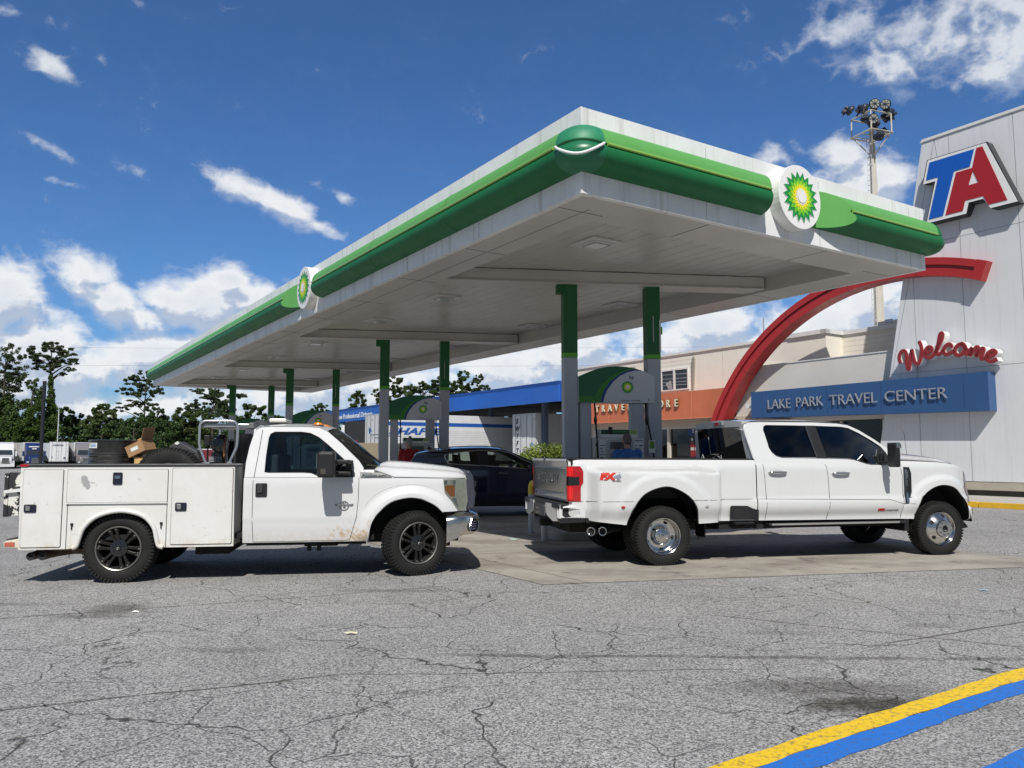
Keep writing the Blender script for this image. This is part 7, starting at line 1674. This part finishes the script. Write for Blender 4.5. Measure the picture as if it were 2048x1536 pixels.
# poles
t = tag(MB().build('x', black_plastic) if False else (lambda m: (m.box((0, 0, 3.7), (.21, .21, 7.4)), m.build('lamp_pole', MAT('pole_black', (.012, .014, .018), .5), None, bevel=.015))[1])(MB()), 'black square steel pole rising behind the toolbox bed', 'pole'); t.location = ((85.5-1024)/FPX*62, 62, -.1)
for px, d, top, lab in ((117, 128, 9.5, 'thin pale pole in front of the low building'), (183, 150, 5.6, 'short thin pale post left of the drum against trees')):
    m = MB(); m.tube([(0, 0, 0), (0, 0, top)], .07, 8); o = m.build('thin_pole', MAT('pole_pale', (.5, .52, .5), .6), None); o.location = ((px-1024)/FPX*d, d, gz(d)); tag(o, lab, 'pole')
# ---------------------------------------------------------------- floodlight mast
ms = thing('floodlight_mast', 'tall beige floodlight mast with platform and ladder behind the store', 'light mast', (20.75, 44, 0), RD(20))
mpaint = MAT('mast_beige', (.52, .49, .42), .6, var=.08, streak=.2); fl_b = MAT('flood_black', (.02, .025, .045), .5)
m = MB(); m.grid([[(r*cos(2*pi*k/8+.39), r*sin(2*pi*k/8+.39), z) for k in range(8)] for r, z in ((.36, 0), (.30, 8), (.19, 18), (.15, 20.7))], True); m.build('pole', mpaint, ms)
m = MB()
for z_ in (19.85, 20.95): 
    hs = .74 if z_ > 20 else .78
    for a, b in (((-hs, -hs), (hs, -hs)), ((hs, -hs), (hs, hs)), ((hs, hs), (-hs, hs)), ((-hs, hs), (-hs, -hs))): m.tube([(a[0], a[1], z_), (b[0], b[1], z_)], .05, 4)
    if z_ < 20:
        for k in (-.5, 0, .5): m.tube([(-hs, k, z_), (hs, k, z_)], .035, 4)
for x_ in (-.74, .74):
    for y_ in (-.74, .74): m.tube([(x_, y_, 19.85), (x_, y_, 20.95)], .05, 4); m.tube([(x_*.95, y_*.95, 19.85), (x_*.12, y_*.12, 18.7)], .035, 4)
m.tube([(-.15, -.5, 18.7), (.15, .5, 18.7)], .05, 4)
m.build('platform', mpaint, ms)
m = MB()
for x_ in (-.62, -.30): m.tube([(x_, -.1, 7.5), (x_+.12, -.1, 19.8)], .02, 4)
for k in range(40): m.tube([(-.60+.0098*.3*k, -.1, 7.8+k*.3), (-.30+.0098*.3*k, -.1, 7.8+k*.3)], .014, 4)
for z_ in (9, 12, 15, 18): m.bb((-.4, -.12, z_), (-.1, -.08, z_+.1))
m.build('ladder', MAT('ladder_grey', (.5, .51, .52), .4, .3), ms)
cdir = face_cam(20.75, 44)-RD(20)
for i, (x_, y_, z_, yaw, tilt) in enumerate(((-.55, -.9, 21.35, 10, 12), (.35, -1.0, 21.4, -8, 10), (1.0, -.6, 21.15, -55, 25), (1.05, -.2, 20.95, -95, 30), (-1.1, -.5, 21.15, 75, 35), (-1.45, .4, 21.3, 100, 40), (-.75, -.9, 20.45, 25, 20), (-.2, -.4, 20.35, -150, 30), (1.15, .3, 20.25, -100, 35), (-.2, -.8, 19.5, -160, 40), (.4, .9, 21.2, 180, 30))):
    R4 = T(x_*.82, y_*.82, z_) @ Matrix.Scale(1.15, 4) @ Matrix.Rotation(cdir+RD(yaw), 4, 'Z') @ RY(tilt) @ RZ(90)
    m = MB(); m.lathe([(.24, -.10), (.26, -.02), (.22, .08), (.12, .16), (.1, .3), (0, .31)], 18, R4); m.box((0, .2, -.2), (.3, .2, .14), M=R4); m.box((0, .12, -.33), (.06, .06, .26), M=R4); f_ = m.build('floodlight', fl_b, ms, smooth=40)
    m = MB(); m.lathe([(.215, -.095), (0, -.10)], 18, R4); m.build('lens', MAT('flood_lens', (.38, .39, .36), .15), f_)
    m = MB()
    for k in range(4): a = pi*k/4; m.tube([tuple(R4 @ Vector((.21*cos(a), -.11, .21*sin(a)))), tuple(R4 @ Vector((-.21*cos(a), -.11, -.21*sin(a))))], .012, 4)
    m.lathe([(.05, -.115), (0, -.116)], 10, R4)
    m.build('lens_guard', fl_b, f_)
# ---------------------------------------------------------------- people
def limb(m, P, R, n=12, k=4):
    Q = smooth_pts([tuple(p)+(r,) for p, r in zip(P, R)], k); m.tube([q[:3] for q in Q], [max(.004, q[3]) for q in Q], n)
    for q in (Q[0], Q[-1]): ball(m, q[:3], (q[3],)*3)
def ball(m, c, r, n=14):
    c = Vector(c); m.grid([[tuple(c+Vector((r[0]*sin(t)*cos(a), r[1]*sin(t)*sin(a), r[2]*cos(t)))) for a in np.linspace(0, 2*pi, n+1)[:-1]] for t in np.linspace(.02, pi-.02, 10)], True)
def loft(m, S_, n=20):
    "S_: (cx, cy, z, rx, ry)"
    Q = smooth_pts(S_, 4); o = len(m.v)
    m.grid([[(c[0]+c[3]*cos(a), c[1]+c[4]*sin(a), c[2]) for a in np.linspace(0, 2*pi, n+1)[:-1]] for c in Q], True)
    m.f.append(tuple(o+k for k in range(n))); m.f.append(tuple(o+(len(Q)-1)*n+k for k in range(n))[::-1])
def fuse(o, vox, sm_=3):
    r = o.modifiers.new('fuse', 'REMESH'); r.mode = 'VOXEL'; r.voxel_size = vox; r.use_smooth_shade = True
    s = o.modifiers.new('smooth', 'SMOOTH'); s.iterations = sm_; s.factor = .6
skin = MAT('skin', (.42, .24, .17), .55, var=.08, vs=15)
def person(label, loc, rz, shirt, trousers, hair, Ht=1.73, lean=(0, 0), arms=None, headturn=0):
    "stands facing local +y"
    t = thing('person', label, 'person', loc, rz); k = Ht/1.75; t.scale = (k,)*3
    lx, ly = lean
    def L(x, y, z): f = max(0, (z-.95))/.8; return (x+lx*f, y+ly*f, z-.04*f*(abs(ly)+abs(lx)))
    m = MB(); b = m
    for s in (-1, 1):
        limb(b, [(s*.10, 0, .92), (s*.105, .02, .5), (s*.11, -.01, .10)], [.085, .058, .04])
        limb(b, [(s*.11, -.02, .07), (s*.12, .12, .04)], [.045, .035])
    loft(b, [L(0, 0, .85)+(.15, .10), L(0, .01, 1.0)+(.145, .10), L(0, 0, 1.15)+(.15, .10), L(0, -.01, 1.32)+(.17, .105), L(0, -.01, 1.42)+(.14, .08), L(0, 0, 1.48)+(.06, .055)])
    limb(b, [L(0, -.005, 1.42), L(0, .015, 1.55)], [.058, .052])
    A_ = arms or [[(.19, 0, 1.40), (.24, .10, 1.14), (.16, .33, 1.18)], [(-.19, 0, 1.40), (-.24, .10, 1.14), (-.14, .32, 1.12)]]
    for P in A_:
        Q = [L(*P[0]), L(*P[1]), L(*P[2])]; limb(b, Q, [.052, .042, .028])
        w_ = Vector(Q[2]); d = (Vector(Q[2])-Vector(Q[1])).normalized(); sd = d.cross(Vector((0, 0, 1))).normalized(); up = sd.cross(d)
        limb(b, [w_, w_+d*.05, w_+d*.085], [.026, .034, .03], 10)
        for j, ln in enumerate((.062, .072, .068, .055)):
            p0 = w_+d*.085+sd*(.025-.0165*j); limb(b, [p0, p0+d*ln*.55-up*.008, p0+d*ln*.8-up*.035], [.009, .0085, .007], 7)
        limb(b, [w_+d*.03+sd*.03, w_+d*.065+sd*.052-up*.01, w_+d*.09+sd*.05-up*.025], [.011, .01, .008], 7)
    hc = Vector(L(0, .025, 1.63)); Rh = Matrix.Rotation(headturn, 3, 'Z')
    def hb(c, r): ball(b, hc+Rh @ Vector(c), r)
    hb((0, 0, .02), (.076, .095, .105)); hb((0, .03, -.055), (.056, .062, .06)); hb((0, .098, -.02), (.013, .02, .022)); hb((0, .088, -.055), (.024, .012, .007)); hb((0, .092, .035), (.05, .012, .01))
    for s in (-1, 1): hb((s*.079, -.005, -.01), (.012, .022, .033)); hb((s*.03, .085, .012), (.012, .008, .007))
    body = b.build('body', skin, t, recalc=False); fuse(body, .011, 3)
    m = MB()
    loft(m, [L(0, 0, .86)+(.185, .135), L(0, .01, .98)+(.18, .135), L(0, 0, 1.15)+(.185, .135), L(0, -.015, 1.32)+(.205, .135), L(0, -.01, 1.41)+(.18, .105), L(0, -.005, 1.465)+(.085, .075), L(0, 0, 1.49)+(.064, .062)])
    for P in A_:
        Q = [Vector(L(*P[0])), Vector(L(*P[1])), Vector(L(*P[2]))]; e = Q[1]+(Q[2]-Q[1])*.1
        limb(m, [Q[0]+Vector((0, 0, -.005)), Q[0]+(Q[1]-Q[0])*.55, Q[1]+(Q[2]-Q[1])*.02], [.085, .074, .062])
    so_ = m.build('shirt', shirt, t, recalc=False); fuse(so_, .013, 3)
    m = MB(); loft(m, [(0, 0, .80, .165, .125), (0, 0, .90, .175, .13), (0, 0, 1.0, .165, .125)])
    for s in (-1, 1): limb(m, [(s*.095, 0, .88), (s*.105, .02, .5), (s*.112, -.005, .09)], [.105, .082, .068])
    fuse(m.build('trousers', trousers, t, recalc=False), .016, 3)
    m = MB()
    for s in (-1, 1): limb(m, [(s*.112, -.04, .05), (s*.12, .06, .045), (s*.125, .16, .035)], [.05, .05, .038])
    fuse(m.build('shoes', black_plastic, t, recalc=False), .015, 2)
    m = MB()
    def hh(c, r): ball(m, hc+Rh @ Vector(c), r)
    hh((0, -.018, .035), (.082, .092, .103)); hh((0, -.045, -.02), (.072, .06, .06))
    for q_ in range(26):
        a, z_ = random.uniform(0, 2*pi), random.uniform(-.02, .11); rr = .07*sqrt(max(.05, 1-(z_/.125)**2)); hh((rr*cos(a), -.025+rr*sin(a)*1.1 if sin(a) < .4 else -.02, z_), (.018, .018, .014))
    fuse(m.build('hair', hair, t, recalc=False), .009, 1)
    return t
cloth_b = MAT('shirt_blue', (.035, .13, .38), .85, var=.12, vs=6, bump=.6, bs=9); cloth_r = MAT('shirt_red', (.26, .008, .012), .85, var=.12, vs=6, bump=.5, bs=9)
denim = MAT('denim', (.04, .05, .08), .9, var=.2, vs=20)
person('man in blue shirt with short grey hair standing at the nearest pump', (2.09, 14.27, .156), RD(8), cloth_b, denim, MAT('hair_grey_short', (.13, .11, .10), .9, var=.3, vs=40), 1.735, (0, .03))
person('grey-haired person in red shirt leaning over at the second pump', (-2.76, 21.45, .156), RD(18), cloth_r, MAT('trousers_tan', (.2, .17, .12), .9), MAT('hair_grey_full', (.26, .25, .24), .95, var=.3, vs=40), 1.80, (-.03, .10), None, RD(25))
# ---------------------------------------------------------------- trees and hedge
def leafmat(name, c):
    mt = bpy.data.materials.new(name); mt.use_nodes = True; t = mt.node_tree; b = t.nodes['Principled BSDF']; q = NT(t)
    oi = q.n('ShaderNodeNewGeometry'); tc = q.n('ShaderNodeTexCoord').outputs['Object']
    v = q.m('MULTIPLY', q.mr(oi.outputs['Random Per Island'], 0, 1, .45, 1.7), q.mr(q.noise(tc, .6, 3), .3, .7, .7, 1.3))
    q.l(q.mix(1.0, tuple(c)+(1,), v, 'MULTIPLY'), b.inputs['Base Color']); b.inputs['Roughness'].default_value = .55; b.inputs['Specular IOR Level'].default_value = .3
    return mt
bark = MAT('bark', (.06, .05, .04), .95, var=.3, vs=6)
LM = {'pine': leafmat('pine_needles', (.040, .064, .024)), 'dark': leafmat('dark_leaves', (.038, .070, .018)), 'mid': leafmat('mid_leaves', (.048, .075, .02)), 'vine': leafmat('vine_leaves', (.042, .078, .012)), 'hedge': leafmat('hedge_leaves', (.14, .19, .03))}
rng = np.random.default_rng(5)
def leaves(cl, n, size, flat=.6, shell=.35):
    "cl: clumps (x,y,z,rx,ry,rz); n leaf faces shared by volume; returns verts, faces"
    vols = np.array([c[3]*c[4]*c[5] for c in cl])**.75; cnt = np.maximum(6, (n*vols/vols.sum()).astype(int))
    V = []; F = []; o = 0
    for c, k in zip(cl, cnt):
        d = rng.normal(size=(k, 3)); d /= np.linalg.norm(d, axis=1)[:, None]; r = (shell+(1-shell)*rng.random(k)**.6)[:, None]*(1+.12*rng.normal(size=(k, 1)))
        P = np.array(c[:3])+d*r*np.array(c[3:6])
        a = rng.normal(size=(k, 3))+d*.4; a /= np.linalg.norm(a, axis=1)[:, None]; b = np.cross(a, rng.normal(size=(k, 3))); b /= np.linalg.norm(b, axis=1)[:, None]
        s = size*(.6+.8*rng.random((k, 1)))
        Q = np.stack([P-a*s, P+b*s*flat, P+a*s, P-b*s*flat], 1); V.append(Q.reshape(-1, 3)); F.append(np.arange(k*4).reshape(-1, 4)+o); o += k*4
    return np.concatenate(V), np.concatenate(F)
def leafobj(name, cl, n, size, mat, parent=None, **kw):
    V, F = leaves(cl, n, size, **kw); me = bpy.data.meshes.new(name); me.vertices.add(len(V)); me.vertices.foreach_set('co', V.ravel().astype(np.float32))
    me.loops.add(F.size); me.loops.foreach_set('vertex_index', F.ravel().astype(np.int32)); me.polygons.add(len(F)); me.polygons.foreach_set('loop_start', np.arange(0, F.size, 4, dtype=np.int32))
    me.update(calc_edges=True); me.materials.append(mat); o = bpy.data.objects.new(name, me); COL.objects.link(o)
    if parent: o.parent = parent
    return o
def tree(name, label, px, d, top, kind, spec, trunk=True, n=5000, size=.28, vine=None, group='trees beyond the far lot', lean=0):
    "spec: clumps in metres relative to trunk base (x, z, rx, rz [,y])"
    x = (px-1024)/FPX*d; t = thing(name, label, 'tree', (x, d, gz(d)), 0, group); R = random.Random(px)
    cl = []
    for c in spec:
        cx, cz, rx, rz_ = c[:4]; cy = c[4] if len(c) > 4 else R.uniform(-.5, .5)*rx
        m_ = max(14, int(rx*rz_*5))
        for j in range(m_):
            a = R.uniform(0, 2*pi); q_ = sqrt(R.random()); cl.append((cx+rx*q_*cos(a)*1.28, cy+R.uniform(-.7, .7)*rx, cz+rz_*q_*sin(a)*1.3, rx*R.uniform(.2, .42), rx*R.uniform(.2, .42), rz_*R.uniform(.22, .42)))
    leafobj('crown', cl, int(n*2.6), size*.6, LM[kind], t, shell=.2)
    m = MB(); H_ = top*.93; tr = max(.16, top*.016)
    tp = [(lean*q_**2+.25*sin(q_*5+px)*.5, .1*sin(q_*7), H_*q_) for q_ in np.linspace(0, 1, 9)]; m.tube(tp, [tr*(1-.8*q_)+.04 for q_ in np.linspace(0, 1, 9)], 8)
    for c in spec:
        z0 = max(top*.25, min(H_*.95, c[1]-abs(c[0]-lean*.6)*.45-.5)); q_ = z0/H_; bx = lean*q_**2
        m.tube([(bx, 0, z0), ((bx+c[0])/2, (c[4] if len(c) > 4 else 0)*.5, (z0+c[1])/2+.25), (c[0]+c[2]*.4*(1 if c[0] > bx else -1), (c[4] if len(c) > 4 else 0), c[1]+.1)], [tr*.45, tr*.28, .03], 6)
    m.build('trunk', bark, t, smooth=60)
    if vine: leafobj('climbing_vines', [(v_[0], -.2, v_[1], v_[2], v_[2]*.8, v_[3]) for v_ in vine], int(n*.7), size*.9, LM['vine'], t, shell=.7)
    return t
PX = lambda px, py, d: 1.52-gz(d)+(909-py)/FPX*d
def P2(px0, d, lst):  # clumps given as (px, py, rx_px, rz_px)
    return [((a-px0)/FPX*d, PX(a, b, d), c/FPX*d, e/FPX*d) for a, b, c, e in lst]
D = 140
tree('pine_tree', 'dark pine tree at the left edge of the picture', 6, D, 20, 'pine', P2(6, D, [(12, 705, 16, 14), (-6, 725, 22, 16), (28, 740, 22, 12), (40, 757, 16, 8), (0, 760, 24, 16), (20, 780, 18, 10), (-10, 800, 24, 30), (5, 840, 26, 30)]), n=9000, size=.24, vine=P2(6, D, [(5, 850, 20, 34), (15, 815, 12, 26)]))
tree('pine_tree', 'tallest pine tree with a flat open crown and vine-covered trunk', 100, D, 20.5, 'pine', P2(100, D, [(96, 692, 14, 8), (75, 702, 16, 8), (60, 712, 12, 7), (115, 700, 16, 8), (130, 712, 12, 6), (85, 718, 20, 8), (110, 722, 18, 7), (142, 724, 12, 5), (68, 728, 12, 5), (132, 738, 10, 4), (98, 735, 14, 7), (120, 748, 8, 3)]), n=8000, size=.22, vine=P2(100, D, [(99, 765, 5, 20), (101, 800, 7, 26), (104, 840, 12, 34), (96, 868, 18, 18)]), lean=-.3)
tree('vine_covered_tree', 'bright vine-covered tree mass between the two left pines', 62, 137, 13, 'vine', P2(62, 137, [(62, 775, 13, 14), (52, 800, 16, 18), (72, 805, 16, 18), (45, 835, 22, 24), (75, 840, 24, 26), (60, 868, 34, 18), (30, 862, 20, 20)]), n=9000, size=.24)
tree('leafy_tree', 'dark tree with airy top right of the vine-covered trunk', 128, 150, 9, 'dark', P2(128, 150, [(128, 828, 12, 12), (122, 845, 16, 16), (142, 850, 18, 14), (155, 835, 8, 8), (160, 855, 14, 14)]), n=5000)
tree('leafy_tree', 'round pale green tree between the low building and drum', 205, 145, 9.5, 'mid', P2(205, 145, [(203, 825, 14, 12), (190, 838, 14, 14), (222, 842, 16, 16), (205, 860, 30, 18), (180, 858, 14, 18)]), n=8000)
tree('pine_tree', 'ragged pine tree left of the canopy corner', 290, D, 15, 'pine', P2(290, D, [(288, 750, 14, 9), (270, 762, 16, 8), (305, 762, 12, 10), (252, 785, 14, 6), (285, 782, 18, 9), (312, 785, 12, 8), (240, 818, 12, 4), (262, 808, 16, 5), (300, 812, 14, 9), (320, 822, 8, 8), (285, 835, 12, 8)]), n=8000, size=.22)
tree('leafy_tree', 'dense green tree below the ragged pine', 270, 138, 8, 'dark', P2(270, 138, [(262, 855, 26, 18), (300, 850, 22, 20), (325, 858, 22, 20), (240, 868, 20, 14)]), n=8000)
tree('pine_tree', 'small round-topped pine tree left of the first canopy column pair', 385, 160, 12, 'pine', P2(385, 160, [(385, 808, 12, 6), (378, 818, 16, 5), (395, 822, 12, 6)]), n=3000, size=.25)
tree('leafy_tree', 'broad olive tree behind the drum and frame', 372, 142, 9, 'mid', P2(372, 142, [(365, 838, 22, 14), (345, 850, 20, 16), (395, 845, 26, 18), (375, 865, 40, 16), (420, 832, 22, 16)]), n=9000)
tree('pine_tree', 'spreading pine tree seen under the far canopy edge', 425, 135, 12.5, 'pine', P2(425, 135, [(425, 785, 10, 10), (395, 783, 14, 4), (410, 795, 14, 5), (445, 800, 18, 12), (478, 790, 12, 5), (450, 822, 22, 12), (412, 815, 10, 8)]), n=8000, size=.22)
tree('pine_tree', 'dark double-crowned tree between the far canopy columns', 505, 150, 9, 'dark', P2(505, 150, [(495, 822, 12, 10), (515, 820, 12, 9), (505, 840, 22, 12), (478, 846, 14, 12), (530, 842, 10, 8)]), n=6000)
tree('leafy_tree', 'low dark tree right of the double-crowned tree', 560, 160, 8, 'dark', P2(560, 160, [(550, 842, 16, 7), (575, 846, 14, 6)]), n=3000)
D2 = 120
tree('leafy_tree', 'small round tree above the left end of the blue canopy', 712, D2, 11, 'mid', P2(712, D2, [(715, 792, 9, 7), (706, 802, 9, 8), (722, 806, 9, 8), (712, 820, 16, 12)]), n=4000, size=.22)
tree('leafy_tree', 'thin-crowned pale tree left of the second pump sign', 775, D2, 13, 'mid', P2(775, D2, [(790, 762, 11, 7), (775, 775, 10, 7), (800, 782, 12, 10), (752, 785, 8, 6), (765, 800, 12, 10), (790, 805, 18, 12)]), n=4500, size=.22)
tree('leafy_tree', 'dark spreading tree above the second pump sign', 845, D2, 12.5, 'dark', P2(845, D2, [(840, 772, 12, 7), (860, 775, 14, 8), (825, 778, 8, 8), (880, 765, 12, 8), (850, 790, 26, 12), (895, 780, 16, 10)]), n=6000, size=.24)
tree('leafy_tree', 'dark two-topped tree rising above the blue canopy', 925, D2, 14, 'dark', P2(925, D2, [(925, 752, 9, 8), (922, 770, 12, 12), (958, 755, 6, 6), (950, 765, 6, 6), (905, 785, 14, 8), (940, 782, 18, 8), (968, 775, 9, 4)]), n=6000, size=.24)
tree('leafy_tree', 'tiny distant tree between the second and third canopy column pairs', 641, 170, 12, 'dark', P2(641, 170, [(641, 812, 9, 4), (636, 822, 10, 5), (650, 826, 8, 5)]), n=1800)
# far wood as one mass
cl = []; R = random.Random(3)
for k in range(230):
    px = R.uniform(-160, 660); hh_ = R.uniform(842, 868) if px > 120 else R.uniform(835, 860); d = R.uniform(158, 172); X_ = (px-1024)/FPX*d; z = 1.52+(909-hh_)/FPX*d
    cl.append((X_, d, z-1.5, R.uniform(2.4, 4.5), 2, R.uniform(1.2, 2.4))); cl.append((X_, d-2, 2.0, 3.5, 2.5, 3.0))
for k in range(60):
    px = R.uniform(640, 1300); d = R.uniform(150, 165); cl.append(((px-1024)/FPX*d, d, 4.5, 4, 2, 4.5))
tag(leafobj('distant_wood', cl, 80000, .34, LM['dark'], None, shell=.5), 'dark mass of distant trees behind the far lot', 'woodland', None, 'stuff')
# trimmed hedge
hg = thing('hedge_bush', 'bright green trimmed bush behind the dark crossover', 'bush', (1.5, 30, 0), 0)
cl = [(R.uniform(-1.15, 1.1), R.uniform(-.7, .7), R.uniform(.2, 1.72), .34, .34, .30) for k in range(190)]; cl = [c for c in cl if abs(c[0]/1.2)**3+abs(max(0, c[2]-.5)/1.22)**3+abs(c[1]/.85)**3 < 1]
leafobj('foliage', cl, 26000, .036, LM['hedge'], hg, shell=.75, flat=.7)
m = MB()
for k in range(9): a = k*.7; m.tube([(.2*cos(a), .15*sin(a), 0), (.6*cos(a), .4*sin(a), 1.2)], .02, 5)
m.build('stems', bark, hg)
# power lines behind the trees
for i, (z_, px_) in enumerate(((17.5, 0), (14.8, 0))):
    m = MB(); m.tube([(-90+6*k, 118+.05*k, z_+.35*((k-10)/10)**2) for k in range(21)], .012, 4); tag(m.build('power_line', MAT('cable_grey', (.1, .1, .1), .7), None), ('upper' if i == 0 else 'lower')+' thin overhead cable crossing behind the canopy', 'cable')
